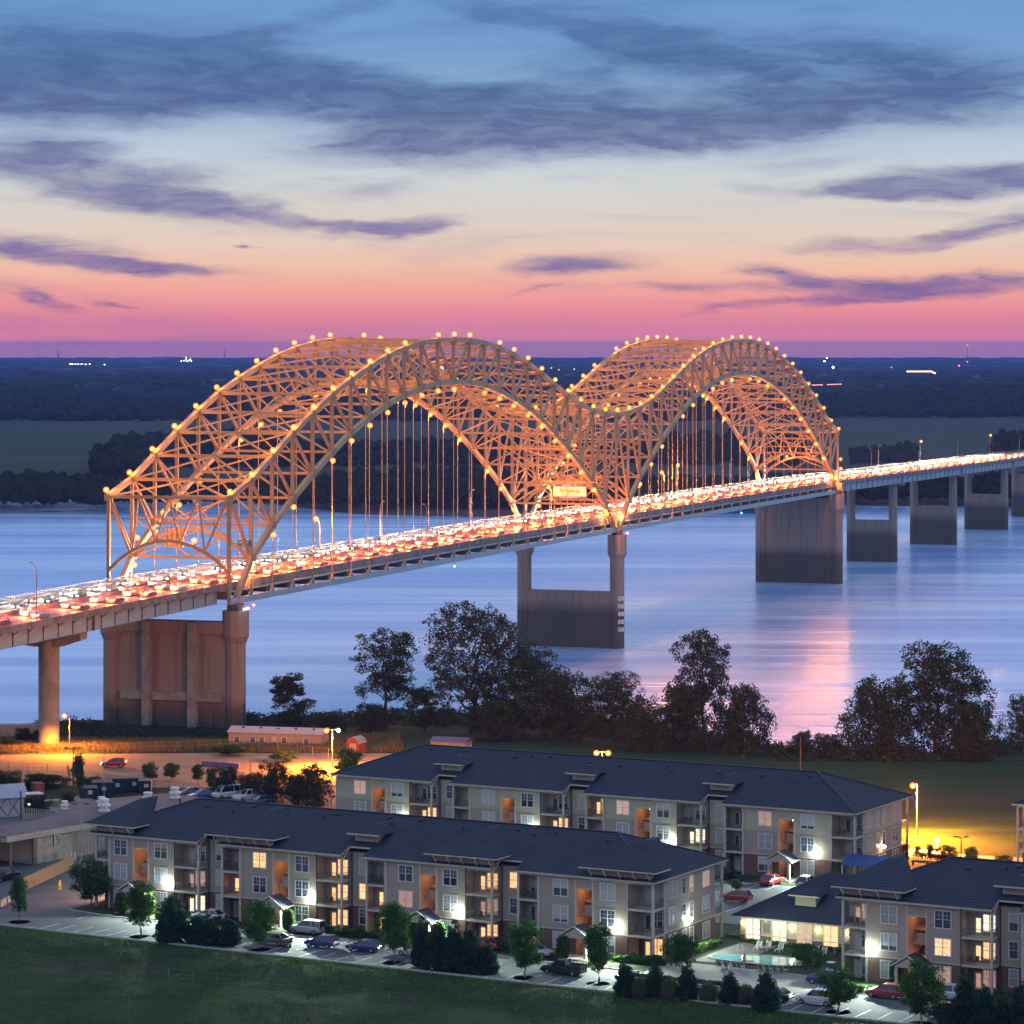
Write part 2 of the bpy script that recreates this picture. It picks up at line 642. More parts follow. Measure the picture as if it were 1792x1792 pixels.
def lined(name, c1, c2, axis, period, width, rough=0.85, extra=None):
    """boards / shingle courses: thin darker joints every `period` along one axis"""
    m_ = bpy.data.materials.new(name)
    m_.use_nodes = True
    t = NT(m_.node_tree)
    tc_ = t.n('ShaderNodeTexCoord')
    sp = t.n('ShaderNodeSeparateXYZ')
    t.l(tc_.outputs['Object'], sp.inputs[0])
    fr = t.m('FRACT', t.m('DIVIDE', sp.outputs[axis], period))
    nz = t.noise(t.mapping(tc_.outputs['Object'], sca=(0.35, 0.35, 1.2)), 1.0, 5, 0.65)
    nf = t.noise(tc_.outputs['Object'], 2.4, 4, 0.7)
    base = t.mix(t.m('MULTIPLY', t.smooth(nz.outputs['Fac'], 0.3, 0.7), 0.6), (*c1, 1), (*(extra or [k * 0.75 for k in c1]), 1))
    base = t.mix(t.m('MULTIPLY', t.smooth(nf.outputs['Fac'], 0.4, 0.7), 0.35), base, (*[k * 1.25 for k in c1], 1))
    mx = t.mix(t.smooth(fr, width, width * 0.4), base, (*c2, 1))
    b = t.n('ShaderNodeBsdfPrincipled')
    t.l(mx, b.inputs['Base Color'])
    b.inputs['Roughness'].default_value = rough
    b.inputs['Specular IOR Level'].default_value = 0.25
    out = t.n('ShaderNodeOutputMaterial')
    t.l(b.outputs[0], out.inputs[0])
    return m_


def brick_mat(name, c1, c2, mortar):
    m_ = bpy.data.materials.new(name)
    m_.use_nodes = True
    t = NT(m_.node_tree)
    tc_ = t.n('ShaderNodeTexCoord')
    br = t.n('ShaderNodeTexBrick')
    v = t.mapping(tc_.outputs['Object'], rot=(R(90), 0, 0))
    t.l(v, br.inputs[0])
    br.inputs['Color1'].default_value = (*c1, 1)
    br.inputs['Color2'].default_value = (*c2, 1)
    br.inputs['Mortar'].default_value = (*mortar, 1)
    br.inputs['Scale'].default_value = 3.0
    nz = t.noise(tc_.outputs['Object'], 1.5, 4, 0.6)
    mx = t.mix(t.m('MULTIPLY', nz.outputs['Fac'], 0.5), br.outputs['Color'], (*[k * 0.5 for k in c1], 1))
    b = t.n('ShaderNodeBsdfPrincipled')
    t.l(mx, b.inputs['Base Color'])
    b.inputs['Roughness'].default_value = 0.9
    out = t.n('ShaderNodeOutputMaterial')
    t.l(b.outputs[0], out.inputs[0])
    return m_


def blind_mat(name, c, e_col=None, e_s=0.0):
    m_ = bpy.data.materials.new(name)
    m_.use_nodes = True
    t = NT(m_.node_tree)
    tc_ = t.n('ShaderNodeTexCoord')
    sp = t.n('ShaderNodeSeparateXYZ')
    t.l(tc_.outputs['Object'], sp.inputs[0])
    fr = t.m('FRACT', t.m('DIVIDE', sp.outputs[2], 0.13))
    nz = t.noise(t.mapping(tc_.outputs['Object'], sca=(1, 1, 0.5)), 1.3, 3, 0.6)
    k = t.m('MULTIPLY', t.smooth(fr, 0.25, 0.05), 0.35)
    oi = t.n('ShaderNodeObjectInfo')
    rd = oi.outputs['Random']
    # how far this blind is let down, and how pale it is
    drop = t.m('MULTIPLY', t.smooth(rd, 0.45, 1.0), 1.35)
    up_ = t.smooth(t.m('SUBTRACT', sp.outputs[2], drop), 0.0, 0.03)
    tone = t.m('ADD', 0.62, t.m('MULTIPLY', t.m('FRACT', t.m('MULTIPLY', rd, 17.3)), 0.5))
    tint = t.n('ShaderNodeMix', data_type='RGBA', blend_type='MULTIPLY')
    tint.inputs[0].default_value = 1.0
    base = t.mix(k, (*c, 1), (*[q * 0.45 for q in c], 1))
    cmb = t.n('ShaderNodeCombineXYZ')
    for i_ in range(3):
        t.l(tone, cmb.inputs[i_])
    t.l(base, tint.inputs[6])
    t.l(cmb.outputs[0], tint.inputs[7])
    base = t.mix(up_, (*[q * 0.16 for q in c], 1), tint.outputs[2])
    b = t.n('ShaderNodeBsdfPrincipled')
    t.l(base, b.inputs['Base Color'])
    b.inputs['Roughness'].default_value = 0.35
    b.inputs['Coat Weight'].default_value = 0.6
    b.inputs['Coat Roughness'].default_value = 0.05
    if e_col:
        ec = t.mix(k, (*e_col, 1), (*[q * 0.55 for q in e_col], 1))
        t.l(ec, b.inputs['Emission Color'])
        room = t.noise(t.mapping(tc_.outputs['Object'], sca=(1, 1, 1)), 2.2, 2, 0.5)
        vr = t.n('ShaderNodeVectorMath', operation='ADD')
        t.l(tc_.outputs['Object'], vr.inputs[0])
        cb2 = t.n('ShaderNodeCombineXYZ')
        t.l(t.m('MULTIPLY', rd, 40.0), cb2.inputs[0])
        t.l(cb2.outputs[0], vr.inputs[1])
        t.l(vr.outputs[0], room.inputs['Vector'])
        es = t.m('MULTIPLY', t.m('ADD', 0.25, t.m('MULTIPLY', room.outputs['Fac'], 1.3)), t.m('ADD', 0.5, t.m('MULTIPLY', tone, 0.6)))
        t.l(t.m('MULTIPLY', es, e_s), b.inputs['Emission Strength'])
        m_.cycles.emission_sampling = 'NONE'
    out = t.n('ShaderNodeOutputMaterial')
    t.l(b.outputs[0], out.inputs[0])
    return m_


M = {}
M['steel'] = pbr('tan_steel_paint', (0.43, 0.33, 0.18), 0.6, 0.25, 0.6, spec=0.3)
M['steel_dark'] = pbr('dark_steel', (0.16, 0.13, 0.11), 0.7, 0.3, 0.8)
M['girder'] = pbr('pale_blue_girder_paint', (0.34, 0.42, 0.43), 0.55, 0.12, 0.25, stretch=(1, 1, 3))
M['deck_conc'] = pbr('weathered_deck_concrete', (0.27, 0.24, 0.23), 0.9, 0.3, 0.5, bump=0.2)
M['asphalt_br'] = pbr('bridge_concrete_road', (0.30, 0.27, 0.25), 0.6, 0.2, 0.15, stretch=(0.08, 1.4, 1))
M['pier'] = concrete_stain('pier_concrete')
M['conc'] = pbr('pale_concrete', (0.36, 0.32, 0.28), 0.9, 0.2, 0.6, bump=0.2)
M['water'] = water_mat()
M['sodium'] = emit('sodium_lamp', (1.0, 0.42, 0.20), 7.0, False)
M['sodium_st'] = emit('sodium_street_lamp', (1.0, 0.45, 0.18), 6, False)
M['white_lamp'] = emit('white_flood_lamp', (0.80, 1.0, 0.88), 120)
M['warm_lamp'] = emit('warm_bulb', (1.0, 0.42, 0.14), 130)
def halo_shell(name, col, s_, k):
    """added see-through glowing shell that imitates the lens halo round a lamp"""
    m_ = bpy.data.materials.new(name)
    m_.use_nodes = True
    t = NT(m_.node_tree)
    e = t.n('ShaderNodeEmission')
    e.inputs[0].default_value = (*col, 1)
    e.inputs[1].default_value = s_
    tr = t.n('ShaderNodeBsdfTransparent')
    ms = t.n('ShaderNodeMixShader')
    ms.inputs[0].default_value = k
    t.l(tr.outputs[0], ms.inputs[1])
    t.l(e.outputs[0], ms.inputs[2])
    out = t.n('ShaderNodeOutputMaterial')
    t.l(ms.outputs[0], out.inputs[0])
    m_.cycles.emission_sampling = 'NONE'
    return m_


M['halo_o'] = halo_shell('orange_halo_shell', (1.0, 0.25, 0.03), 4.0, 0.42)
M['pole'] = pbr('galvanised_pole', (0.33, 0.31, 0.29), 0.5, 0.15, 1.0, metal=0.3)
M['darkmetal'] = pbr('dark_painted_metal', (0.035, 0.035, 0.045), 0.45, 0.2, 2.0)
M['white_paint'] = pbr('white_paint', (0.75, 0.74, 0.72), 0.6, 0.08, 1.0)
M['bark'] = pbr('bark', (0.055, 0.042, 0.034), 0.95, 0.4, 3.0)
M['bark_l'] = pbr('grey_bark', (0.16, 0.13, 0.11), 0.95, 0.3, 3.0)
# ================================================================== TERRAIN
AL = R(29)
DV = Vector((math.cos(AL), -math.sin(AL), 0))    # along the apartment fronts, to the right
NV = Vector((math.sin(AL), math.cos(AL), 0))     # away from the viewer
AO = Vector((17.8, 412.7, 0)) - DV * 86.7        # left end of the front apartment block


def A2W(x, y, z=10.0):
    p = AO + DV * x + NV * y
    return Vector((p.x, p.y, z))


def W2A(p):
    q = Vector((p[0], p[1], 0)) - AO
    return q.dot(DV), q.dot(NV)


def sst(a, b, x):
    t = min(1, max(0, (x - a) / (b - a)))
    return t * t * (3 - 2 * t)


def bank_top(x):
    return 708 - 62 * sst(-30, 70, x) + 6 * math.sin(x * 0.07) + 3 * math.sin(x * .19 + 1)


def gh(x, y):
    yl = W2A((x, y))[1]
    h = 10 - 1.6 * sst(20, 34, -yl) - 0.8 * sst(34, 80, -yl)
    h -= 3.0 * sst(625, 690, y) * sst(0, -60, x)
    h -= 1.5 * sst(600, 640, y) * sst(0, 60, x)
    bt = bank_top(x)
    h -= 13 * sst(bt - 4, bt + 42, y)
    return h


mat_lawn = ground_mat('lawn_grass', (0.026, 0.068, 0.022), (0.042, 0.056, 0.028), (0.055, 0.080, 0.03), 0.05, 1.1, (0.5, 1.8, 1), 0.9, True)
mat_far = ground_mat('far_plain', (0.030, 0.040, 0.028), (0.045, 0.052, 0.034), (0.03, 0.034, 0.024), 0.004, 0.02)
mat_mud = ground_mat('river_mud', (0.085, 0.064, 0.055), (0.06, 0.046, 0.042), (0.11, 0.085, 0.07), 0.02, 0.2)
mat_field = ground_mat('far_field', (0.026, 0.046, 0.028), (0.036, 0.052, 0.030), (0.022, 0.036, 0.024), 0.004, 0.05, (0.3, 1, 1))
mat_asph = pbr('asphalt_lot', (0.10, 0.10, 0.105), 0.85, 0.25, 0.25, bump=0.3, bscale=6)
mat_conc2 = pbr('concrete_paving', (0.30, 0.27, 0.24), 0.85, 0.15, 0.4, bump=0.2, bscale=5)
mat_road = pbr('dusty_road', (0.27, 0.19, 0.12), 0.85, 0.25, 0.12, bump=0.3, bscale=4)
mat_scrub_g = ground_mat('dry_grass', (0.10, 0.085, 0.04), (0.06, 0.065, 0.03), (0.13, 0.11, 0.055), 0.06, 0.9, bump=1.0)
mat_kerb = pbr('kerb_concrete', (0.42, 0.39, 0.35), 0.85, 0.12, 1.0)

# near bank as one sheet
xs = [-8000, -3000, -1000, -500] + list(np.arange(-300, 301, 5.0)) + [500, 1000, 3000, 8000]
ys = [-600, -200, 100] + list(np.arange(300, 772, 4.0))
vs, fs = [], []
for yy in ys:
    for xx in xs:
        vs.append((xx, yy, gh(xx, yy) + (0.12 * math.sin(xx * .31 + yy * .17) * math.sin(yy * .23 - xx * .11) if (yy > 625 or W2A((xx, yy))[1] < -24) else 0)))
nx = len(xs)
for j in range(len(ys) - 1):
    for i in range(nx - 1):
        a = j * nx + i
        fs.append((a, a + 1, a + nx + 1, a + nx))
mb = MB()
mb.add(vs, fs)
tag(mb.build('grass_ground', mat_lawn, smooth=True), 'mown grass ground sloping below the parking lot and up to the river bank', kind='structure')

# river
mb = MB()
mb.add([(-8000, 600, 0), (8000, 600, 0), (8000, 2100, 0), (-8000, 2100, 0)], [(0, 1, 2, 3)])
tag(mb.build('river_water', M['water']), kind='structure')


# far bank: waterline as a function of x
def far_wl(x):
    pts = [(-8000, 1980), (-300, 1970), (-180, 1950), (-120, 1770), (-80, 1690), (0, 1665), (40, 1680), (120, 1735), (180, 1790), (300, 1760), (8000, 1700)]
    for (a, b), (c, d) in zip(pts, pts[1:]):
        if a <= x <= c:
            return b + (d - b) * (x - a) / (c - a)
    return 1750


xs = [-16000, -8000, -3000, -1000, -600] + list(np.arange(-400, 401, 10.0)) + [600, 1000, 3000, 8000, 16000]
offs = [-6, 10, 45, 60, 120, 400]
vs, fs = [], []
zz = [-1.0, 0.8, 2.6, 5.0, 5.5, 6.0]
for k, o_ in enumerate(offs):
    for xx in xs:
        vs.append((xx, far_wl(xx) + o_ + (3 * math.sin(xx * .05) if k < 4 else 0), zz[k]))
for xx in xs:
    vs.append((xx, 20200, 6.0))
nx = len(xs)
mb = MB()
for j in range(len(offs)):
    mb.cur = 0 if j < 3 else 1
    o0 = len(mb.f)
for j in range(len(offs)):
    for i in range(nx - 1):
        a = j * nx + i
        fs.append((a, a + 1, a + nx + 1, a + nx))
mb.v = vs
mb.f = fs
mb.mi = [0 if k < 3 * (nx - 1) else 1 for k in range(len(fs))]
tag(mb.build('far_shore', [mat_mud, mat_far], smooth=True), kind='structure')


def sheet(name, poly, z, mat, thick=0.0, label=None):
    m_ = MB()
    m_.add([(p[0], p[1], z) for p in poly], [tuple(range(len(poly)))])
    return tag(m_.build(name, mat), label, kind='structure')


def fieldpoly(px0, px1, Z0_, Z1_, z):
    return [(xat(px0, Z0_), Z0_, z), (xat(px1, Z0_), Z0_, z), (xat(px1, Z1_), Z1_, z), (xat(px0, Z1_), Z1_, z)]


sheet('far_field', fieldpoly(-1500, 175, 2420, 3480, 0), 6.2, mat_field)
sheet('far_field', fieldpoly(230, 1100, 2600, 3300, 0), 6.2, mat_field)
sheet('far_field', fieldpoly(1400, 3300, 2330, 3600, 0), 6.2, mat_field)
sheet('far_path', fieldpoly(165, 245, 2395, 2414, 0), 6.4, mat_kerb)

# ================================================================== BRIDGE
BX, BY = -59.92, 689.57
BPHI = R(70.77)
BW = 28.2
PAN = 274.32 / 24
Tz = [55.9, 59.2, 64.0, 68.8, 73.1, 77.2, 80.4, 83.2, 85.7, 87.5, 88.8, 89.5, 89.7, 89.5, 88.8, 87.6, 85.8, 83.5, 80.6, 77.4, 74.3, 71.6, 69.6, 68.5, 68.1]
Tz = Tz + [Tz[48 - k] for k in range(25, 49)]
Bh = [None, 42.3, 48.8, 54.3, 59.3, 63.8, 68.0, 71.3, 74.1, 76.2, 77.9, 78.8, 79.1]
Bh = Bh + [Bh[24 - k] for k in range(13, 24)]
Bz = Bh + [None] + Bh[1:] + [None]      # index 0..48


def deck_dz(s):
    if s < 0:
        return 0.012 * s
    if s > 548.6:
        return -0.0095 * (s - 548.6)
    return 0.55 * math.sin(math.pi * s / 548.6)


def bw(s, t, z):
    c, n = math.cos(BPHI), math.sin(BPHI)
    return Vector((BX + s * c - t * n, BY + s * n + t * c, z))


bridge = empty('arch_bridge', (BX, BY, 0), BPHI, 'twin-humped tan steel arch truss bridge lit by rows of orange lamps across the river', 'bridge')
UB = MB().box(-.5, .5, -.5, .5, -.5, .5).mesh('beam', M['steel'])
UBg = MB().box(-.5, .5, -.5, .5, -.5, .5).mesh('girder_beam', M['girder'])
UBd = MB().box(-.5, .5, -.5, .5, -.5, .5).mesh('floor_beam', M['steel_dark'])


def member(name, p, q, w_, h_, parent=None, data=None):
    """straight steel member between two points (parent coordinates), shared unit box"""
    p = Vector(p); q = Vector(q)
    d = q - p
    L = d.length
    d.normalize()
    side = d.cross(Vector((0, 0, 1)))
    if side.length < 0.02:
        side = Vector((1, 0, 0))
    side.normalize()
    up = side.cross(d)
    o = bpy.data.objects.new(name, data or UB)
    COL.objects.link(o)
    o.parent = parent or bridge
    rot = Matrix((d, side, up)).transposed().to_4x4()
    o.matrix_local = Matrix.Translation((p + q) / 2) @ rot @ Matrix.Diagonal((L, w_, h_, 1))
    return o


def S(k):
    return k * PAN


FEET = {0: (3.5, 34.6), 24: None, 48: (548.6 - 3.5, 34.6)}
for t in (0.0, BW):
    for k in range(48):
        member('top_chord', (S(k), t, Tz[k]), (S(k + 1), t, Tz[k + 1]), 1.0, 1.15)
        if Bz[k] is not None and Bz[k + 1] is not None:
            member('bottom_chord', (S(k), t, Bz[k]), (S(k + 1), t, Bz[k + 1]), 1.05, 1.2)
    # springings of the arches down to the bearings on the piers
    member('bottom_chord', (3.5, t, 34.4), (S(1), t, Bz[1]), 1.05, 1.2)
    member('bottom_chord', (274.3 - 2.0, t, 34.4), (S(23), t, Bz[23]), 1.05, 1.2)
    member('bottom_chord', (274.3 + 2.0, t, 34.4), (S(25), t, Bz[25]), 1.05, 1.2)
    member('bottom_chord', (548.6 - 3.5, t, 34.4), (S(47), t, Bz[47]), 1.05, 1.2)
    for k in range(49):
        b = Bz[k]
        if b is None:
            b = 34.5
        member('post', (S(k), t, b), (S(k), t, Tz[k]), 0.62, 0.75)
    for k in range(48):
        kk = k % 24
        if kk < 12:
            a, b = k, k + 1            # falls to the right
        else:
            a, b = k + 1, k
        zb = Bz[b]
        member('diagonal', (S(a), t, Tz[a]), (S(b), t, zb), 0.55, 0.6)
    # gusset plates stand proud at the joints
    for k in range(49):
        link('gusset_plate', UB, bridge, (S(k), t, Tz[k] - .25), None, (2.0, 1.14, 1.5))
        if Bz[k] is not None:
            link('gusset_plate', UB, bridge, (S(k), t, Bz[k] + .2), None, (2.2, 1.18, 1.6))
    # handrail stanchions along the top chord
    g = MB()
    for k in range(48):
        for j in (0, 0.5):
            z0 = Tz[k] * (1 - j) + Tz[k + 1] * j
            g.bar((S(k + j), t, z0 + .5), (S(k + j), t, z0 + 1.7), .07, .07)
    g.build('stanchions', M['steel_dark'], bridge)['kind'] = 'stuff'

for k in range(49):
    member('top_strut', (S(k), 0.5, Tz[k] - .1), (S(k), BW - .5, Tz[k] - .1), 0.6, 0.7)
    if Bz[k] is not None:
        member('bottom_strut', (S(k), 0.5, Bz[k] + .1), (S(k), BW - .5, Bz[k] + .1), 0.5, 0.55)
# lateral bracing: chevrons in the plane of each chord
for k in range(48):
    up = Tz[k + 1] >= Tz[k]
    a, b = (k, k + 1) if up else (k + 1, k)
    for t in (0.5, BW - .5):
        member('top_brace', (S(a), t, Tz[a]), (S(b), BW / 2, Tz[b] - .1), 0.34, 0.4)
    if Bz[k] is not None and Bz[k + 1] is not None:
        up = Bz[k + 1] >= Bz[k]
        a, b = (k, k + 1) if up else (k + 1, k)
        for t in (0.5, BW - .5):
            member('bottom_brace', (S(a), t, Bz[a]), (S(b), BW / 2, Bz[b] + .1), 0.32, 0.36)
# sway frames between the two trusses
for k in range(1, 48):
    if Bz[k] is None:
        continue
    hgt = Tz[k] - Bz[k]
    if hgt > 16:
        zm = Bz[k] + hgt * .5
        member('sway_strut', (S(k), .5, zm), (S(k), BW - .5, zm), .34, .4)
        for t in (0.5, BW - .5):
            member('sway_brace', (S(k), t, Tz[k] - .4), (S(k), BW / 2, zm), .26, .3)
            member('sway_brace', (S(k), t, zm - .2), (S(k), BW / 2, Bz[k] + .2), .26, .3)
    else:
        for t in (0.5, BW - .5):
            member('sway_brace', (S(k), t, Tz[k] - .4), (S(k), BW / 2, Bz[k] + .2), .28, .32)
        if k % 2 == 0:
            for t in (0.5, BW - .5):
                member('sway_brace', (S(k), t, Bz[k] + .4), (S(k), BW / 2, Tz[k] - .3), .24, .28)
# portals: curved strut with a zigzag above, at the three piers
for k, z0, ztop in ((0, 40.0, Tz[0]), (1, 42.0, Tz[1] - 12), (24, 42.2, 56), (23, 43.5, 55), (25, 43.5, 55), (48, 40.0, Tz[48]), (47, 42.0, Tz[47] - 12)):
    n_ = 10
    arc = [(S(k), BW * i / n_, z0 + 6.6 * math.sin(math.pi * i / n_) ** .8) for i in range(n_ + 1)]
    for a, b in zip(arc, arc[1:]):
        member('portal_arch', a, b, .5, .75)
    if k in (0, 48, 24):
        if k == 24:
            member('portal_strut', (S(k), .5, ztop), (S(k), BW - .5, ztop), .5, .6)
        zt = [(S(k), BW * i / 4, ztop) for i in range(5)]
        seq = [arc[0], (S(k), BW * .01, ztop), arc[2], zt[2 - 1], arc[4], zt[2], arc[6], zt[3], arc[8], (S(k), BW * .99, ztop)]
        for a, b in zip(seq[1:], seq[2:]):
            member('portal_brace', a, b, .32, .36)
    else:
        member('portal_brace', arc[0], (S(k), BW * .2, ztop), .3, .34)
        member('portal_brace', arc[-1], (S(k), BW * .8, ztop), .3, .34)
for z in (47, 57.5):
    member('sway_strut', (S(24), .5, z), (S(24), BW - .5, z), .5, .55)
    for t in (0.5, BW - .5):
        member('sway_brace', (S(24), t, z), (S(24), BW / 2, z + 10.4), .34, .38)

# hangers
HG = MB().lathe([(1, -.5), (1, .5)], n=6).mesh('hanger', M['steel'])
for t in (-0.1, BW + .1):
    for k in range(1, 48):
        if Bz[k] is None or k in (23, 25):
            continue
        z0 = 36 + deck_dz(S(k))
        z1 = Bz[k] - .3
        o = link('hanger', HG, bridge, (S(k), t, (z0 + z1) / 2), None, (.1, .1, z1 - z0))

# lamps on the trusses
LG = MB()
LG.lathe([(0.01, -.29), (.2, -.2), (.29, 0), (.2, .2), (.01, .29)], n=8)
LG = LG.mesh('lamp', M['sodium'])
def glow(parent, loc, watts, col=(1.0, 0.29, 0.045), rad=.3):
    k = (watts, col)
    if k not in GLOW:
        ld = bpy.data.lights.new('lamp_light', 'POINT')
        ld.energy = watts
        ld.color = col
        ld.shadow_soft_size = rad
        GLOW[k] = ld
    return link('lamp_light', GLOW[k], parent, loc)


GLOW = {}
LHALO = MB().lathe([(0.01, -.64), (.32, -.55), (.55, -.32), (.64, 0), (.55, .32), (.32, .55), (.01, .64)], n=12).mesh('lamp_halo', M['halo_o'])  # glowing shell added round the bulb as its halo, no real globe
LB = MB().cbox((0, 0, -.75), .16, .16, .7).mesh('lamp_bracket', M['steel_dark'])


def truss_lamp(s, t, z, hang=False):
    o = link('lamp', LG, bridge, (s, t, z))
    b = link('lamp_bracket', LB, o)
    link('lamp_halo', LHALO, o)
    glow(o, (0, 0, .70 if not hang else -.70), 4600)
    if hang:
        b.rotation_euler = (math.pi, 0, 0)


for k in range(49):
    if k not in (10, 14):
        truss_lamp(S(k) - .6, -.5, Tz[k] + 1.35)
    if k not in (12, 20, 31):
        truss_lamp(S(k) - .6, BW + .3, Tz[k] + 1.35)
    if Bz[k] is not None:
        if k not in (4, 13, 29, 36, 40):
            truss_lamp(S(k) + .3, -.1, Bz[k] - 1.9, True)
        if k % 24 not in (5, 9, 14, 20):
            truss_lamp(S(k) + .3, BW - .4, Bz[k] - 1.9, True)
for (s, t, z) in ((1.5, BW - 6, 47), (2, BW - 12, 52.5), (2, 9, 46.6), (274, 8, 47.5), (274, BW - 6, 47.5), (547, 9, 46.7), (547, 19, 46.7), (552, -.3, 45.8), (552, -.3, 42.3), (270, .2, 37.2), (279, .2, 37.2), (545, .2, 37.0), (9, BW, 37.5), (540, BW, 37.5)):
    truss_lamp(s, t, z)

# ---- deck, in 11.43 m bays; t runs from the near rail to the far rail
T0, T1 = 1.0, BW - 1.0


def stations(s0, s1, n_):
    return [s0 + (s1 - s0) * i / n_ for i in range(n_ + 1)]


def ribbon(name, sts, t0, t1, z0, z1, mat, parent, dz=deck_dz):
    m_ = MB()
    vs = []
    for s in sts:
        d = dz(s)
        vs += [(s, t0, z0 + d), (s, t1, z0 + d), (s, t1, z1 + d), (s, t0, z1 + d)]
    fs = []
    for i in range(len(sts) - 1):
        a = i * 4
        for (p, q) in ((0, 1), (1, 2), (2, 3), (3, 0)):
            fs.append((a + p, a + 4 + p, a + 4 + q, a + q))
    fs.append((0, 1, 2, 3))
    e = (len(sts) - 1) * 4
    fs.append((e + 3, e + 2, e + 1, e))
    m_.add(vs, fs)
    return m_.build(name, mat, parent)


DS = stations(0, 548.64, 48)
ribbon('deck_slab', DS, T0, T1, 36.0, 37.15, M['deck_conc'], bridge)
ribbon('road_surface', DS, T0 + .5, T1 - .5, 37.15, 37.2, M['asphalt_br'], bridge)
for t in (T0, T1 - .35):
    ribbon('parapet', DS, t, t + .35, 37.15, 37.75, M['deck_conc'], bridge)
ribbon('median_barrier', DS, BW / 2 - .3, BW / 2 + .3, 37.2, 38.0, M['deck_conc'], bridge)
for t in (-.5, BW - .45):
    ribbon('tie_girder', DS, t, t + .95, 33.3, 34.6, M['girder'], bridge)
for t in (T0 + .15, T1 - .2):
    ribbon('rail', DS, t, t + .08, 38.32, 38.42, M['steel'], bridge)
    ribbon('rail', DS, t, t + .08, 38.0, 38.07, M['steel'], bridge)
for t in (0.35, BW - .35 - .2):
    ribbon('edge_beam', DS, t, t + .2, 35.75, 36.15, M['girder'], bridge)
RP = MB().cbox((0, 0, 37.98), .12, .12, .8).mesh('rail_post', M['steel'])
rp_n = 0
for t in (T0 + .2, T1 - .17):
    for i in range(int(548 / 3.81)):
        s = i * 3.81
        link('rail_post', RP, bridge, (s, t, deck_dz(s)))
for k in range(49):
    d = deck_dz(S(k))
    link('floor_beam', UBd, bridge, (S(k), BW / 2, 35.2 + d), None, (.5, BW - 1.2, 1.7))
    for t in (-.12, BW + .12):
        fb = MB() if False else None
        link('hanger_bracket', UB, bridge, (S(k), t, 35.1 + d), None, (.75, .5, 1.9))
for j, t in enumerate((4.5, 9.2, 14.1, 19, 23.7)):
    ribbon('stringer', DS, t, t + .4, 35.2, 36.0, M['steel_dark'], bridge)

# lane lines on the deck
ll = MB()
for t in (5.2, 8.9, 19.3, 23.0):
    s = -160
    while s < 1000:
        d = deck_dz(s)
        d2 = deck_dz(s + 3)
        ll.add([(s, t, 37.22 + d), (s + 3, t, 37.22 + d2), (s + 3, t + .15, 37.22 + d2), (s, t + .15, 37.22 + d)], [(0, 1, 2, 3)])
        s += 9
llo = ll.build('lane_markings', M['white_paint'], bridge)
llo['kind'] = 'stuff'


# ---- approach viaducts
def viaduct(label, s0, s1, nseg, joints, gdep):
    v = empty('approach_viaduct', (BX, BY, 0), BPHI, label, 'viaduct')
    sts = stations(s0, s1, nseg)
    ribbon('deck_slab', sts, T0, T1, 36.5, 37.15, M['deck_conc'], v)
    ribbon('road_surface', sts, T0 + .5, T1 - .5, 37.15, 37.2, M['asphalt_br'], v)
    for t in (T0, T1 - .35):
        ribbon('parapet', sts, t, t + .35, 37.15, 37.75, M['deck_conc'], v)
    ribbon('median_barrier', sts, BW / 2 - .3, BW / 2 + .3, 37.2, 38.0, M['deck_conc'], v)
    for t in (2.6, 10, 18, BW - 3.0):
        ribbon('girder', sts, t, t + .4, 36.5 - gdep, 36.5, M['girder'], v)
        ribbon('girder_flange', sts, t - .2, t + .6, 36.5 - gdep - .08, 36.5 - gdep - .01, M['girder'], v)
    for t in (T0 + .15, T1 - .2):
        ribbon('rail', sts, t, t + .08, 38.32, 38.42, M['steel'], v)
        ribbon('rail', sts, t, t + .08, 38.0, 38.07, M['steel'], v)
    i = 0
    while s0 + 2 + i * 3.81 < s1 and i < 150:
        s = s0 + 2 + i * 3.81
        if s > -150:
            link('rail_post', RP, v, (s, T0 + .2, deck_dz(s)))
        if i % 2 == 0 and s < 950:
            link('rail_post', RP, v, (s, T1 - .17, deck_dz(s)))
        i += 1
    stf = MB()
    stf.cbox((0, 2.5, 36.45 - gdep / 2), .18, .16, gdep - .1)
    stf.bar((0, 2.5, 35.6), (0, 1.3, 36.45), .14, .14)
    stf = stf.mesh('stiffener', M['steel_dark'])
    s = s0 + 4
    while s < s1:
        link('stiffener', stf, v, (s, 0, deck_dz(s)))
        s += 6.1 if s0 < 0 else 9.15
    for s in joints:
        d = deck_dz(s)
        link('expansion_joint', UBd, v, (s, 2.5, 36.4 - gdep / 2 + d), None, (.7, .5, gdep + .1))
    return v


viaduct('pale blue plate girder viaduct leading onto the bridge at the left edge', -230, -0.4, 24, (-58.8,), 3.0)
viaduct('long plate girder viaduct running on to the far shore right of the arches', 549.0, 1400, 50, (671, 792, 914, 1036), 3.1)


def text_mesh(tx):
    o = bpy.data.objects.new('tmp', tx)
    COL.objects.link(o)
    me = bpy.data.meshes.new_from_object(o)
    if not me.materials:
        me.materials.append(tx.materials[0])
    bpy.data.objects.remove(o)
    me.name = tx.name
    return me


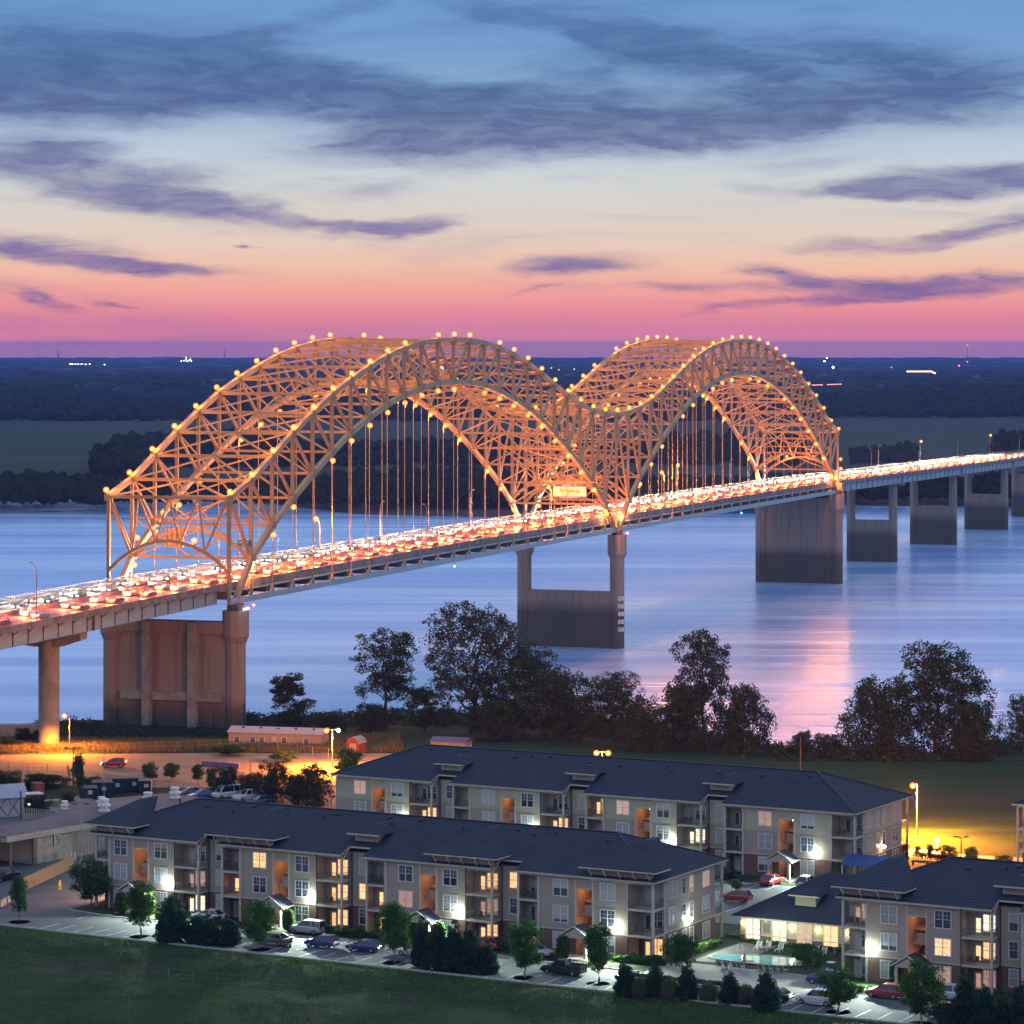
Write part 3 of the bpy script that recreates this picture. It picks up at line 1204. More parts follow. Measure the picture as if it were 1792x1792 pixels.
# ---- piers
def pier(label, s, kind, zb, ztop, web=None, t_lo=-.2, t_hi=None, rs=2.2, group='bridge piers standing in a row'):
    t_hi = BW + .2 if t_hi is None else t_hi
    base = bw(s, 0, 0)
    p = empty('bridge_pier', base, BPHI, label, 'pier', group)
    if kind == 'main':
        for t in (t_lo, t_hi):
            c = MB().lathe([(rs, zb), (rs, ztop - 7.0), (rs * 1.32, ztop - 5.4), (rs * 1.32, ztop)], (0, t, 0), 10)
            c.build('shaft', M['pier'], p)
            MB().cbox((0, t, ztop + .75), 3.3, 2.6, 1.5).build('bearing', M['steel_dark'], p)
    else:
        for t in (t_lo, t_hi):
            c = MB().lathe([(rs, zb), (rs * .96, ztop)], (0, t, 0), 8)
            c.build('shaft', M['pier'], p)
        MB().cbox((0, (t_lo + t_hi) / 2, ztop + .55), 2.6, t_hi - t_lo + 9, 1.1).build('cap_beam', M['pier'], p)
    if web:
        MB().box(-1.1, 1.1, t_lo + rs * .5, t_hi - rs * .5, zb, web).build('web_wall', M['pier'], p)
    return p


PL = pier('massive ribbed concrete pier on the near bank under the left end of the arches', 2.6, 'main', -2, 31.9, 29.5, t_lo=-.4, rs=2.15)
for t in (8.8, 19.5):
    MB().box(-2.7, -1.1, t - .9, t + .9, -2, 29.3).build('rib', M['conc'], PL)
MB().box(-2.3, -1.102, 2.2, 25.6, 12.6, 14.3).build('belt_beam', M['conc'], PL)
MB().box(-1.8, -1.102, 1.6, 26.5, 27.0, 29.49).build('header_beam', M['pier'], PL)
# lit maintenance cage on top of the near shaft
g = MB()
for i in range(8):
    g.cbox((-2.6 + i * .75, -3.1, 32.6), .07, .07, 1.2)
g.cbox((0, -3.1, 33.2), 5.6, .08, .08)
g.cbox((0, -3.1, 32.7), 5.6, .08, .08)
g.build('maintenance_cage', M['white_paint'], PL)
MB().cbox((-1, -3.3, 32.4), 3.0, .12, .3).build('work_light', emit('pier_work_light', (.8, .9, 1), 6), PL)
red = emit('red_beacon', (1, .06, .10), 60)
MB().lathe([(.01, -.25), (.25, 0), (.01, .25)], (3.1, -3.2, 32.9), 8).build('beacon', red, PL)
PM = pier('tall two-legged pier standing in the river under the middle of the bridge', 274.3, 'main', -2, 33.0, 16.5, rs=2.1)
MB().lathe([(.01, -.3), (.3, 0), (.01, .3)], (2.4, -2.6, 33.4), 8).build('beacon', red, PM)
for i in range(5):
    gz = 13.6 - i * 2.25 - 1.2 + 2.2
    gb = MB().cbox((-1.2, -1.75, gz), 1.3, 1.3, 1.2).build('gauge_board', M['white_paint'], PM)
    tx = bpy.data.curves.new('digit', 'FONT')
    tx.body = str((5, 4, 3, 8, 6)[i])
    tx.size = 1.0
    tx.extrude = .01
    tx.align_x = 'CENTER'
    tx.align_y = 'CENTER'
    tx.materials.append(M['darkmetal'])
    o = link('digit', text_mesh(tx), PM, (-1.88, -1.75, gz), (R(90), 0, R(-90)))
PR = pier('solid wide pier in the river under the right end of the arches', 546.0, 'main', -2, 33.0, 31.5, rs=2.3)
MB().cbox((3.6, -.2, 35.0), 3.2, 3.2, 4.2).build('end_block', M['pier'], PR)
for i, (s, wb) in enumerate(((671, 17.0), (792, 17.2), (914, 17.0), (1036, 22.0), (1158, 25))):
    nm = ['first', 'second', 'third', 'fourth', 'fifth'][i]
    pier('%s concrete pier right of the arches, under the long viaduct' % nm, s, 'plain', -2, 32.3 + deck_dz(s), wb, 6.4, 23.9, 1.85)
# hammerhead pier at the left edge
hp = empty('bridge_pier', bw(-58.8, 0, 0), BPHI, 'single round column with a hammerhead cap at the left edge of the photo', 'pier', 'bridge piers standing in a row')
MB().lathe([(2.05, 4), (2.05, 30.4)], (0, 12.1, 0), 24).build('column', M['conc'], hp, smooth=False)
MB().ext_x([(4.6, 32.4), (4.6, 30.9), (9.5, 29.3), (14.9, 29.3), (26, 30.9), (26, 32.4)], -1.6, 1.6).build('hammerhead_cap', M['conc'], hp)
MB().cbox((0, 4.9, 32.5), 2.0, 1.6, .5).build('bearing', M['steel_dark'], hp)
hp2 = empty('bridge_abutment', (0, 0, 0), 0, 'low brown concrete wall on the bank behind the hammerhead pier', 'wall')
mb = MB()
a = gp(-60, 1300, 7)
mb.box(-110, xat(68, 668), 664, 667, 5, zat(1268, 665))
mb.build('wall_face', M['conc'], hp2)

# ---- signs hung on the bridge
def text_obj(name, body, size, parent, loc, rot, mat, ext=.02, sx=1.0):
    tx = bpy.data.curves.new(name, 'FONT')
    tx.body = body
    tx.size = size
    tx.extrude = ext
    tx.align_x = 'CENTER'
    tx.align_y = 'CENTER'
    tx.materials.append(mat)
    return link(name, text_mesh(tx), parent, loc, rot, (sx, 1, 1))


m_blue = pbr('sign_blue', (0.05, 0.06, 0.30), 0.5, 0.05)
m_cream = pbr('sign_cream', (0.72, 0.66, 0.55), 0.5, 0.05)
m_black = pbr('sign_black', (0.02, 0.02, 0.02), 0.5, 0.05)
m_green = pbr('sign_green', (0.01, 0.16, 0.08), 0.5, 0.05)
pz = 908.0
sg = empty('welcome_sign', (xat(997, pz), pz, zat(860, pz)), R(-14), 'wide white welcome sign with blue bands spanning the road, reading Arkansas', 'sign')
# the sign faces traffic leaving the city, towards the camera
MB().cbox((0, 0, 0), 9.4, .25, 3.9).build('panel', m_cream, sg)
MB().cbox((0, -.14, 1.65), 9.4, .06, .7).build('band', m_blue, sg)
MB().cbox((0, -.14, -1.65), 9.4, .06, .62).build('band', m_blue, sg)
text_obj('lettering', 'Arkansas', 1.9, sg, (0, -.2, .25), (R(90), 0, 0), m_black, .02, .85)
text_obj('lettering', 'WELCOME TO', .6, sg, (0, -.2, 1.65), (R(90), 0, 0), M['white_paint'])
text_obj('lettering', 'BUCKLE UP FOR SAFETY', .52, sg, (0, -.2, -1.65), (R(90), 0, 0), M['white_paint'])
text_obj('lettering', 'THE NATURAL STATE', .42, sg, (0, -.2, -.95), (R(90), 0, 0), m_green)
for x in (-3.5, 0, 3.5):
    MB().bar((x, .3, -1.9), (x, .3, 4.5), .16, .16).build('hanger_bar', M['steel'], sg)
MB().bar((-8, .45, 2.6), (8, .45, 2.6), .3, .3).build('cross_beam', M['steel'], sg)

Z_ = 700.0
gs = empty('guide_sign', (xat(426.5, Z_), Z_, zat(951, Z_)), R(-14), 'small green road sign hanging inside the left portal of the bridge', 'sign')
MB().cbox((0, 0, 0), 2.7, .1, 1.3).build('panel', m_green, gs)
lt = MB()
for (x0, x1, z) in ((-.95, -.7, .25), (-.62, -.45, .22), (-.38, -.2, .25), (.2, .42, .22), (.5, .68, .25), (.74, .95, .22), (-.3, -.05, -.3), (.05, .3, -.28)):
    lt.box(x0, x1, -.075, -.055, z - .13, z + .12)
lt.build('lettering', M['white_paint'], gs)['kind'] = 'stuff'
MB().bar((-.8, 0, .6), (-.8, 0, 3.2), .1, .1).build('hanger_bar', M['steel'], gs)
Z_ = 712.0
rs_ = empty('rear_sign_panel', (xat(305, Z_), Z_, zat(941, Z_)), R(-14), 'yellow lit back of a large road sign hung in the left portal', 'sign')
MB().cbox((0, 0, 0), 4.3, .12, 4.1).build('panel', pbr('sign_back', (.5, .38, .2), .5, .1), rs_)
for x in (-1.6, -.5, .6, 1.6):
    MB().bar((x, -.12, -2), (x, -.12, 5.4 if x < 1 else 4), .14, .14).build('hanger_bar', M['steel_dark'], rs_)


# ---- street lamps on the deck
def cobra(name, s, t, side, lit, label, hgt=9.0, grp=None):
    """pole with a curved arm reaching along side (+1 / -1 in bridge s direction)"""
    d = deck_dz(s)
    r = empty(name, bw(s, t, 37.2 + d), BPHI, label, 'street lamp', grp)
    MB().tube([(0, 0, 0), (0, 0, hgt * .82)], [.13, .09], 6).build('pole', M['pole'], r)
    MB().tube([(0, 0, hgt * .82), (side * .4, 0, hgt * .92), (side * 1.3, 0, hgt * .98), (side * 2.2, 0, hgt)], .06, 5).build('arm', M['pole'], r)
    if lit:
        MB().lathe([(.01, -.36), (.36, 0), (.01, .36)], (side * 2.4, 0, hgt), 10).build('lamp', M['sodium'], r)
        link('lamp_halo', LHALO, r, (side * 2.4, 0, hgt))
        glow(r, (side * 2.4, 0, hgt - .6), 42000)
    else:
        MB().cbox((side * 2.4, 0, hgt), .8, .35, .2).build('lamp', M['pole'], r)
    return r


def s_from_px(px, t):
    r = (px - 896) / F_PX
    c, n = math.cos(BPHI), math.sin(BPHI)
    # (BX + s c - t n) = r (BY + s n + t c)
    return (r * (BY + t * c) - BX + t * n) / (c - r * n)


G1 = 'street lamps along the bridge deck'
for (px, t, side, lit, lab) in ((560, 1.6, -1, True, 'lit orange street lamp by the near rail, left of centre under the first arch'),
                                (747, 1.6, -1, False, 'unlit street lamp by the near rail in the middle of the first arch'),
                                (64, 1.6, -1, False, 'unlit street lamp by the near rail at the left edge, before the arches'),
                                (965, 1.6, -1, True, 'street lamp by the near rail at the right foot of the first arch'),
                                (1162, 1.6, -1, True, 'lit orange street lamp by the near rail, left in the second arch'),
                                (1266, 1.6, -1, False, 'unlit street lamp by the near rail in the middle of the second arch'),
                                (1525, 1.6, -1, False, 'unlit street lamp on the near rail, just right of the arches'),
                                (665, BW - 1.6, 1, False, 'unlit street lamp by the far rail under the crown of the first arch'),
                                (823, BW - 1.6, 1, False, 'unlit street lamp by the far rail, right half of the first arch'),
                                (1183, BW - 1.6, 1, True, 'lit orange street lamp by the far rail in the second arch'),
                                (1277, BW - 1.6, 1, False, 'unlit street lamp by the far rail at the crown of the second arch'),
                                (1537, BW - 1.6, 1, False, 'unlit thin street lamp on the far rail right of the arches'),
                                (1610, BW - 1.6, 1, True, 'lit orange street lamp on the viaduct, first one right of the arches'),
                                (1732, BW - 1.6, 1, True, 'lit orange street lamp on the viaduct near the right edge'),
                                (1676, 1.6, 1, False, 'unlit twin-headed street lamp between the two lit ones on the viaduct'),
                                (1784, 1.6, 1, False, 'unlit street lamp at the very right end of the viaduct in view')):
    cobra('street_lamp', s_from_px(px, t), t, side, lit, lab, 11.5 if t < 5 else 10.0, G1)
grn = emit('green_nav', (.05, 1, .5), 40)
for k, lab in ((12, 'small green navigation light under the middle of the first arch'), (36, 'small green navigation light under the middle of the second arch')):
    n_ = empty('navigation_light', bw(S(k), -.3, 32.3 + deck_dz(S(k))), BPHI, lab, 'light')
    MB().lathe([(.01, -.25), (.25, 0), (.01, .25)], (0, 0, 0), 8).build('lens', grn, n_)
    MB().cbox((0, 0, .55), .15, .15, .7).build('stem', M['darkmetal'], n_)
# ================================================================== VEHICLES
def paint(name, c, rough=0.3):
    return pbr(name, c, rough, 0.05, 1.0, spec=0.6, coat=0.6)


M['glass_car'] = pbr('car_glass', (0.015, 0.018, 0.025), 0.08, 0.0, spec=0.8)
M['tyre'] = pbr('tyre_rubber', (0.02, 0.02, 0.02), 0.85, 0.1)
M['rim'] = pbr('alloy_rim', (0.45, 0.45, 0.47), 0.35, 0.1, metal=0.8)
M['lens_w'] = pbr('headlamp_lens', (0.7, 0.7, 0.7), 0.2, 0.0)
M['lens_r'] = pbr('tail_lamp_lens', (0.35, 0.01, 0.01), 0.25, 0.0)
M['head_on'] = emit('headlight_on', (1.0, 0.80, 0.55), 45)
M['tail_on'] = emit('tail_light_on', (1.0, 0.09, 0.03), 45)

PROF = {
    # stations: x (0 rear .. 1 front), z of shoulder line, half width factor ; cabin: base rear, roof rear, roof front, base front
    'sedan': dict(L=4.8, W=1.84, H=1.46, zs=[(0, .62, .86), (.03, .88, .93), (.2, .96, 1), (.5, .94, 1), (.7, .92, 1), (.88, .80, .97), (.98, .68, .88), (1, .5, .80)], cab=(.10, .27, .53, .72)),
    'suv': dict(L=4.8, W=1.92, H=1.76, zs=[(0, .70, .90), (.02, 1.0, .96), (.2, 1.08, 1), (.5, 1.06, 1), (.72, 1.05, 1), (.9, .98, .97), (.98, .85, .9), (1, .6, .85)], cab=(.005, .05, .56, .73)),
    'hatch': dict(L=4.35, W=1.80, H=1.58, zs=[(0, .66, .88), (.02, .94, .95), (.2, 1.0, 1), (.5, .97, 1), (.72, .95, 1), (.9, .84, .96), (.98, .7, .88), (1, .52, .82)], cab=(.01, .12, .52, .76)),
    'van': dict(L=5.3, W=2.0, H=2.1, zs=[(0, .72, .92), (.02, 1.1, .97), (.2, 1.15, 1), (.5, 1.13, 1), (.8, 1.1, 1), (.92, 1.0, .97), (.98, .85, .9), (1, .6, .85)], cab=(.005, .03, .70, .86)),
    'pickup': dict(L=5.7, W=1.98, H=1.82, zs=[(0, .72, .93), (.01, 1.08, .98), (.2, 1.1, 1), (.5, 1.1, 1), (.75, 1.08, 1), (.92, 1.0, .97), (.98, .86, .92), (1, .62, .88)], cab=(.36, .41, .60, .73)),
}
CARMESH = {}


def car_meshes(kind, pm, glow):
    p = PROF[kind]
    L, W_, H_ = p['L'], p['W'], p['H']
    b = MB()
    vs = []
    n = 8
    for (u, z, wf) in p['zs']:
        x = (u - .5) * L
        hw = W_ / 2 * wf
        zb = .22 if 0.02 < u < .98 else .34
        sec = [(-hw * .92, zb), (-hw, zb + .22), (-hw, z - .16), (-hw * .90, z), (hw * .90, z), (hw, z - .16), (hw, zb + .22), (hw * .92, zb)]
        vs += [(x, a, c) for a, c in sec]
    fs = []
    for i in range(len(p['zs']) - 1):
        for k in range(n):
            k2 = (k + 1) % n
            fs.append((i * n + k, (i + 1) * n + k, (i + 1) * n + k2, i * n + k2))
    fs.append(tuple(range(n)))
    e = (len(p['zs']) - 1) * n
    fs.append(tuple(e + k for k in range(n - 1, -1, -1)))
    b.add(vs, fs)
    if kind == 'pickup':     # bed walls: dark recess
        b.cur = 1
        b.box(-.485 * L, -.15 * L, -W_ * .42, W_ * .42, 1.09, 1.105)
        b.cur = 0
        for sy in (-1, 1):
            b.box(-.49 * L, -.145 * L, sy * W_ * .46 - .06, sy * W_ * .46 + .06, 1.0, 1.32)
        b.box(-.495 * L, -.475 * L, -W_ * .45, W_ * .45, 1.0, 1.3)
    # roof panel and pillars in body colour
    c0, c1, c2, c3 = [(q - .5) * L for q in p['cab']]
    zb = .93 if kind in ('sedan', 'hatch') else 1.07
    hb, ht = W_ * .455, W_ * .345
    b.add([(c1, -ht, H_ - .05), (c2, -ht, H_ - .05), (c2, ht, H_ - .05), (c1, ht, H_ - .05), (c1 + .1, -ht * .9, H_), (c2 - .15, -ht * .9, H_), (c2 - .15, ht * .9, H_), (c1 + .1, ht * .9, H_)],
          [(4, 5, 6, 7), (0, 1, 5, 4), (1, 2, 6, 5), (2, 3, 7, 6), (3, 0, 4, 7)])
    for sy in (-1, 1):
        b.bar((c0 + .02, sy * hb, zb), (c1, sy * ht, H_ - .03), .09, .07)
        b.bar((c3 - .02, sy * hb, zb), (c2, sy * ht, H_ - .03), .08, .07)
        mid = (c1 + c2) / 2
        b.bar((mid - .1, sy * (hb + .01), zb), (mid - .1, sy * ht, H_ - .03), .1, .05)
        if kind in ('suv', 'van'):
            m2 = c1 + (mid - c1) * .35
            b.bar((m2 - .05, sy * (hb + .01), zb), (m2, sy * ht, H_ - .03), .1, .05)
    for sy in (-1, 1):       # mirrors
        b.cbox((c3 - .25, sy * (W_ / 2 + .08), zb + .08), .12, .2, .14)
    body = b.mesh('body', [pm, M['tyre']])
    g = MB()
    g.add([(c0, -hb, zb - .02), (c3, -hb, zb - .02), (c3, hb, zb - .02), (c0, hb, zb - .02), (c1, -ht, H_ - .04), (c2, -ht, H_ - .04), (c2, ht, H_ - .04), (c1, ht, H_ - .04)],
          [(0, 1, 5, 4), (1, 2, 6, 5), (2, 3, 7, 6), (3, 0, 4, 7), (4, 5, 6, 7)])
    glass = g.mesh('windows', M['glass_car'])
    hl = MB().cbox((0, 0, 0), .14, .36, .15).mesh('headlight', M['head_on'] if glow in (1, 3) else M['lens_w'])
    tl = MB().cbox((0, 0, 0), .12, .32, .2).mesh('tail_light', M['tail_on'] if glow in (2, 3) else M['lens_r'])
    return body, glass, hl, tl


_w = MB()
_w.cur = 0
_w.tube([(0, -.11, 0), (0, .11, 0)], .33, 14)
WT = _w.mesh('tyre', M['tyre'])
_w = MB().tube([(0, -.125, 0), (0, .125, 0)], .2, 10)
WR = _w.mesh('rim', M['rim'])


def car(name, kind, pm, loc, rz, label, group=None, glow=0, wheels=True):
    """nose towards local +x"""
    key = (kind, pm.name, glow)
    if key not in CARMESH:
        CARMESH[key] = car_meshes(kind, pm, glow)
    body, glass, hl, tl = CARMESH[key]
    p = PROF[kind]
    r = empty(name, loc, rz, label, 'car' if kind not in ('pickup', 'van') else ('pickup truck' if kind == 'pickup' else 'van'), group)
    link('body', body, r)
    if wheels or glow == 0:
        link('windows', glass, r)
    L, W_ = p['L'], p['W']
    zl = .72 if kind in ('sedan', 'hatch') else .85
    for sy in (-1, 1):
        link('headlight', hl, r, (L / 2 - .06, sy * W_ * .33, zl - .08))
        link('tail_light', tl, r, (-L / 2 + .04, sy * W_ * .37, zl + .08))
    if wheels:
        for sx in (-.31, .315):
            for sy in (-1, 1):
                wv = link('wheel', WT, r, (sx * L, sy * (W_ / 2 - .1), .33))
                link('rim', WR, wv)
    return r


LASTCAR = [None]
BEAM = bpy.data.lights.new('headlight_beam', 'SPOT')
BEAM.energy = 30000
BEAM.color = (1.0, .82, .58)
BEAM.spot_size = R(84)
BEAM.spot_blend = .7
BEAM.shadow_soft_size = .3


def beam(parent, loc):
    o = link('headlight_beam', BEAM, parent, loc)
    o.rotation_euler = Vector((1, 0, -.22)).to_track_quat('-Z', 'Y').to_euler()


# ---- traffic on the bridge
tp = [paint('traffic_paint_grey', (.25, .25, .27)), paint('traffic_paint_white', (.7, .7, .7)), paint('traffic_paint_dark', (.05, .05, .07)), paint('traffic_paint_red', (.3, .03, .03))]
tr = random.Random(3)
ncar = 0
for lane, (t, dirn) in enumerate(((5.4, 1), (9.6, 1), (17.8, -1), (21.4, -1))):
    s = -108 + tr.uniform(0, 12)
    while s < 985:
        d = deck_dz(s)
        kind = tr.choice(('sedan', 'suv', 'hatch', 'sedan', 'suv'))
        away = dirn == 1
        ci = tr.randrange(4)
        seg = 'on the left approach' if s < 0 else ('under the first arch' if s < 274 else ('under the second arch' if s < 549 else 'on the right-hand viaduct'))
        lab = ('%s car %s, leaving in the %s lane, tail lights lit' if away else '%s car %s, oncoming in the %s lane, headlights lit') % (
            ('grey', 'white', 'dark', 'red')[ci], seg, ('outer', 'inner', 'inner', 'outer')[lane])
        LASTCAR[0] = car('traffic_car', kind, tp[ci], bw(s, t, 37.2 + d), BPHI + (0 if away else math.pi), lab,
            'cars driving away on the near carriageway of the bridge' if away else 'cars coming over the far carriageway of the bridge', 2 if away else 1, False)
        cr_ = bpy.context.scene.objects[-1] if False else LASTCAR[0]
        if away:
            glow(cr_, (-2.9, 0, .9), 4200, (1.0, .12, .03), .35)
        else:
            beam(cr_, (2.5, 0, .75))
        ncar += 1
        s += tr.uniform(12.5, 17.5)
print('traffic', ncar)

# ================================================================== VEGETATION
def leaf_quads(cent, size, rg, up=0.0, aspect=.6):
    n = len(cent)
    u = rg.normal(size=(n, 3))
    u /= np.linalg.norm(u, axis=1)[:, None]
    if up:
        u = u * (1 - up) + np.array([0, 0, 1.0]) * up
        u /= np.linalg.norm(u, axis=1)[:, None]
    v = rg.normal(size=(n, 3))
    v -= (v * u).sum(1)[:, None] * u
    v /= np.linalg.norm(v, axis=1)[:, None] + 1e-9
    s_ = size * rg.uniform(.6, 1.3, size=(n, 1))
    a = u * s_
    b = v * s_ * aspect
    q = np.stack([cent - a, cent - b * .9, cent + a, cent + b * .9], axis=1)
    return q.reshape(-1, 3)


def blob_pts(n, rg, shell=.35):
    d = rg.normal(size=(n, 3))
    d /= np.linalg.norm(d, axis=1)[:, None]
    r = rg.uniform(shell ** 3, 1, size=(n, 1)) ** (1 / 3)
    return d * r


def tree_proto(name, h, trunk_h, lobes, ncl, nlf, leaf, crad, lm, bm, seed, trunk_r=.35, lean=0.0, multi=1, gap=0.0):
    """lobes: (x, y, z, rx, ry, rz) ellipsoids of the crown. Returns (trunk mesh, crown mesh)"""
    rg = np.random.default_rng(seed)
    lob = np.array(lobes, dtype=float)
    wts = lob[:, 3] * lob[:, 4] * lob[:, 5]
    wts = (wts ** .8) / (wts ** .8).sum()
    idx = rg.choice(len(lob), size=ncl, p=wts)
    pts = blob_pts(ncl, rg, .45)
    c = lob[idx, :3] + pts * lob[idx, 3:]
    tr_ = MB()
    # stems
    stems = []
    for k in range(multi):
        a = rg.uniform(0, 6.28)
        off = (0 if multi == 1 else .25 * h * .12)
        top = np.array([lean * h + math.cos(a) * off * 3, math.sin(a) * off * 3, h * .86])
        path = []
        nseg = 8
        for i in range(nseg + 1):
            t = i / nseg
            p = np.array([math.cos(a) * off * .3, math.sin(a) * off * .3, 0]) * (1 - t) + top * t
            p[:2] += rg.normal(size=2) * .012 * h * (1 if 0 < i < nseg else 0)
            path.append(p)
        stems.append(path)
        tr_.tube(path, [trunk_r * (1.25 if i == 0 else 1 - .88 * i / nseg) / (multi ** .4) for i in range(nseg + 1)], 7)
    # limbs: from the stem to lobe centres, then twigs to clusters
    for L_ in lob:
        path = stems[rg.integers(len(stems))]
        zt = max(trunk_h, L_[2] - L_[5] * .2 - .35 * math.hypot(L_[0], L_[1]) - .1 * h)
        zt = min(zt, h * .8)
        i = min(len(path) - 2, int(zt / (h * .86) * (len(path) - 1)))
        f = zt / (h * .86) * (len(path) - 1) - i
        st = path[i] * (1 - f) + path[i + 1] * f
        mid = (st + L_[:3]) / 2 + np.array([0, 0, -.04 * h]) + rg.normal(size=3) * .02 * h
        r0 = trunk_r * .42 * max(.3, 1 - zt / h)
        tr_.tube([st, mid, L_[:3]], [r0, r0 * .7, r0 * .35], 5, cap=False)
    for j in range(0, ncl, 2):
        L_ = lob[idx[j]]
        st = L_[:3] * .75 + c[j] * .25
        r0 = trunk_r * .10
        tr_.tube([st, (st + c[j]) / 2 + rg.normal(size=3) * .01 * h, c[j]], [r0, r0 * .7, r0 * .35], 3, cap=False)
    trunk = tr_.mesh('trunk', bm)
    cc_ = np.repeat(c, nlf, axis=0) + blob_pts(ncl * nlf, rg, .0) * crad * np.array([1.15, 1.15, .85])
    crown = np_mesh('crown', leaf_quads(cc_, leaf, rg), 4, lm)
    return trunk, crown


def put_tree(name, proto, loc, rz, sca, label, cat='tree', group=None):
    r = empty(name, loc, rz, label, cat, group)
    r.scale = sca if isinstance(sca, (tuple, list)) else (sca,) * 3
    if proto[0] is not None:
        link('trunk', proto[0], r)
    link('crown', proto[1], r)
    return r


lm_dark = leafmat('riverside_leaves', (0.026, 0.042, 0.018), (0.070, 0.080, 0.032))
lm_mid = leafmat('street_tree_leaves', (0.030, 0.075, 0.020), (0.075, 0.13, 0.035))
lm_con = leafmat('juniper_leaves', (0.018, 0.045, 0.026), (0.045, 0.085, 0.045))
lm_hedge = leafmat('hedge_leaves', (0.035, 0.085, 0.018), (0.085, 0.15, 0.03))
lm_dry = leafmat('scrub_leaves', (0.045, 0.045, 0.022), (0.10, 0.085, 0.04))
lm_gold = leafmat('yellow_green_leaves', (0.10, 0.12, 0.03), (0.20, 0.19, 0.05))


def rl(seed, n, h, w_, z0, spread=1.0, rmin=.16, rmax=.26):
    """random lobes filling an oval crown from z0 to h, width w_"""
    rg = random.Random(seed)
    out = []
    for i in range(n):
        t = (i + .5) / n
        z = z0 + (h - z0) * (.08 + .84 * t)
        prof = math.sin(math.pi * (.12 + .8 * t)) ** .7
        a = i * 2.4 + rg.uniform(-.5, .5)
        rad = w_ / 2 * prof * rg.uniform(.35, .78) * spread
        r = w_ * rg.uniform(rmin, rmax)
        out.append((math.cos(a) * rad, math.sin(a) * rad, z, r, r, r * .72))
    return out


BIG = [
    tree_proto('a', 24, 7, rl(1, 17, 24, 15, 7), 400, 26, .27, .85, lm_dark, M['bark'], 11, .5),
    tree_proto('b', 27, 6, rl(2, 22, 27, 22, 6), 600, 26, .28, .95, lm_dark, M['bark'], 12, .65, multi=2),
    tree_proto('c', 22, 3, rl(3, 20, 22, 17, 1.5, rmin=.2, rmax=.3), 600, 28, .29, 1.0, lm_dark, M['bark'], 13, .5),
    tree_proto('d', 18, 2, rl(4, 14, 18, 9, 1.5), 330, 30, .26, .75, lm_dark, M['bark'], 14, .3),
    tree_proto('e', 12, .6, rl(5, 14, 12, 13, .2, rmin=.2, rmax=.3), 420, 28, .27, 1.0, lm_dark, M['bark'], 15, .25, multi=3),
]
GB = 'tall trees along the river bank'


def big(px, py, z, proto_i, hpx, wpx, label, rz=0):
    """base pixel and apparent height / width in photo pixels"""
    p = gp(px, py, z)
    p.z = gh(p.x, p.y) - .2
    k = p.y / F_PX
    hh = (24, 27, 22, 18, 12)[proto_i]
    ww = (15, 22, 17, 9, 13)[proto_i]
    return put_tree('riverside_tree', BIG[proto_i], p, rz, (wpx * k / ww, wpx * k / ww, hpx * k / hh), label, 'tree', GB)


big(505, 1272, 8, 3, 104, 78, 'slender dark tree standing alone between the ribbed pier and the trailer building')
big(672, 1274, 9, 0, 176, 128, 'tall open-crowned tree with a bare trunk, leftmost of the tall riverside group', 1)
big(824, 1290, 9, 1, 226, 190, 'largest wide tree in the riverside group, left of the two-legged pier', 2)
big(918, 1296, 9, 2, 158, 140, 'broad dark tree leaning in front of the foot of the two-legged pier', .6)
big(985, 1302, 9, 4, 116, 120, 'bushy dark tree right of the two-legged pier, low and rounded', 2.0)
big(1075, 1312, 9, 2, 128, 122, 'dark rounded riverside tree behind the pair of orange lamps', 4)
big(1188, 1318, 8.5, 4, 112, 100, 'low dense tree just left of the tall forked riverside tree', 4)
big(1232, 1314, 8.5, 0, 210, 118, 'tall airy forked tree in front of the orange reflection', 3)
big(1293, 1320, 8.5, 4, 118, 100, 'dense dark tree at the right side of the tall forked tree', 5)
big(1408, 1326, 8.5, 4, 44, 50, 'small ragged bush-like tree in front of the orange reflection', 1)
big(1450, 1328, 8.5, 4, 42, 60, 'low spreading sapling right of the ragged bush-like tree', 3)
big(1640, 1330, 8.5, 2, 196, 170, 'very large dense tree on the bank at the right', 1)
big(1540, 1332, 8.5, 4, 136, 120, 'rounded tree leaning on the left side of the very large right-hand tree', 2)
big(1712, 1338, 8.5, 4, 96, 90, 'lower tree on the right side of the very large right-hand tree', .5)
big(1792, 1342, 8.5, 0, 120, 92, 'tree cut off by the right edge of the photo', 2)
big(742, 1286, 9, 3, 84, 62, 'thin small tree between the two tallest riverside trees', 5)
big(648, 1278, 9, 4, 48, 64, 'grey-green bush at the foot of the leftmost tall tree', 5)
big(575, 1272, 9, 4, 34, 70, 'bush glowing orange above the roof lamp of the trailer building', 4)
big(870, 1302, 9, 4, 70, 110, 'dark bush at the foot of the largest riverside tree', 1.2)
big(1130, 1318, 9, 4, 80, 90, 'dark bush between the rounded tree and the low dense tree', 2.2)

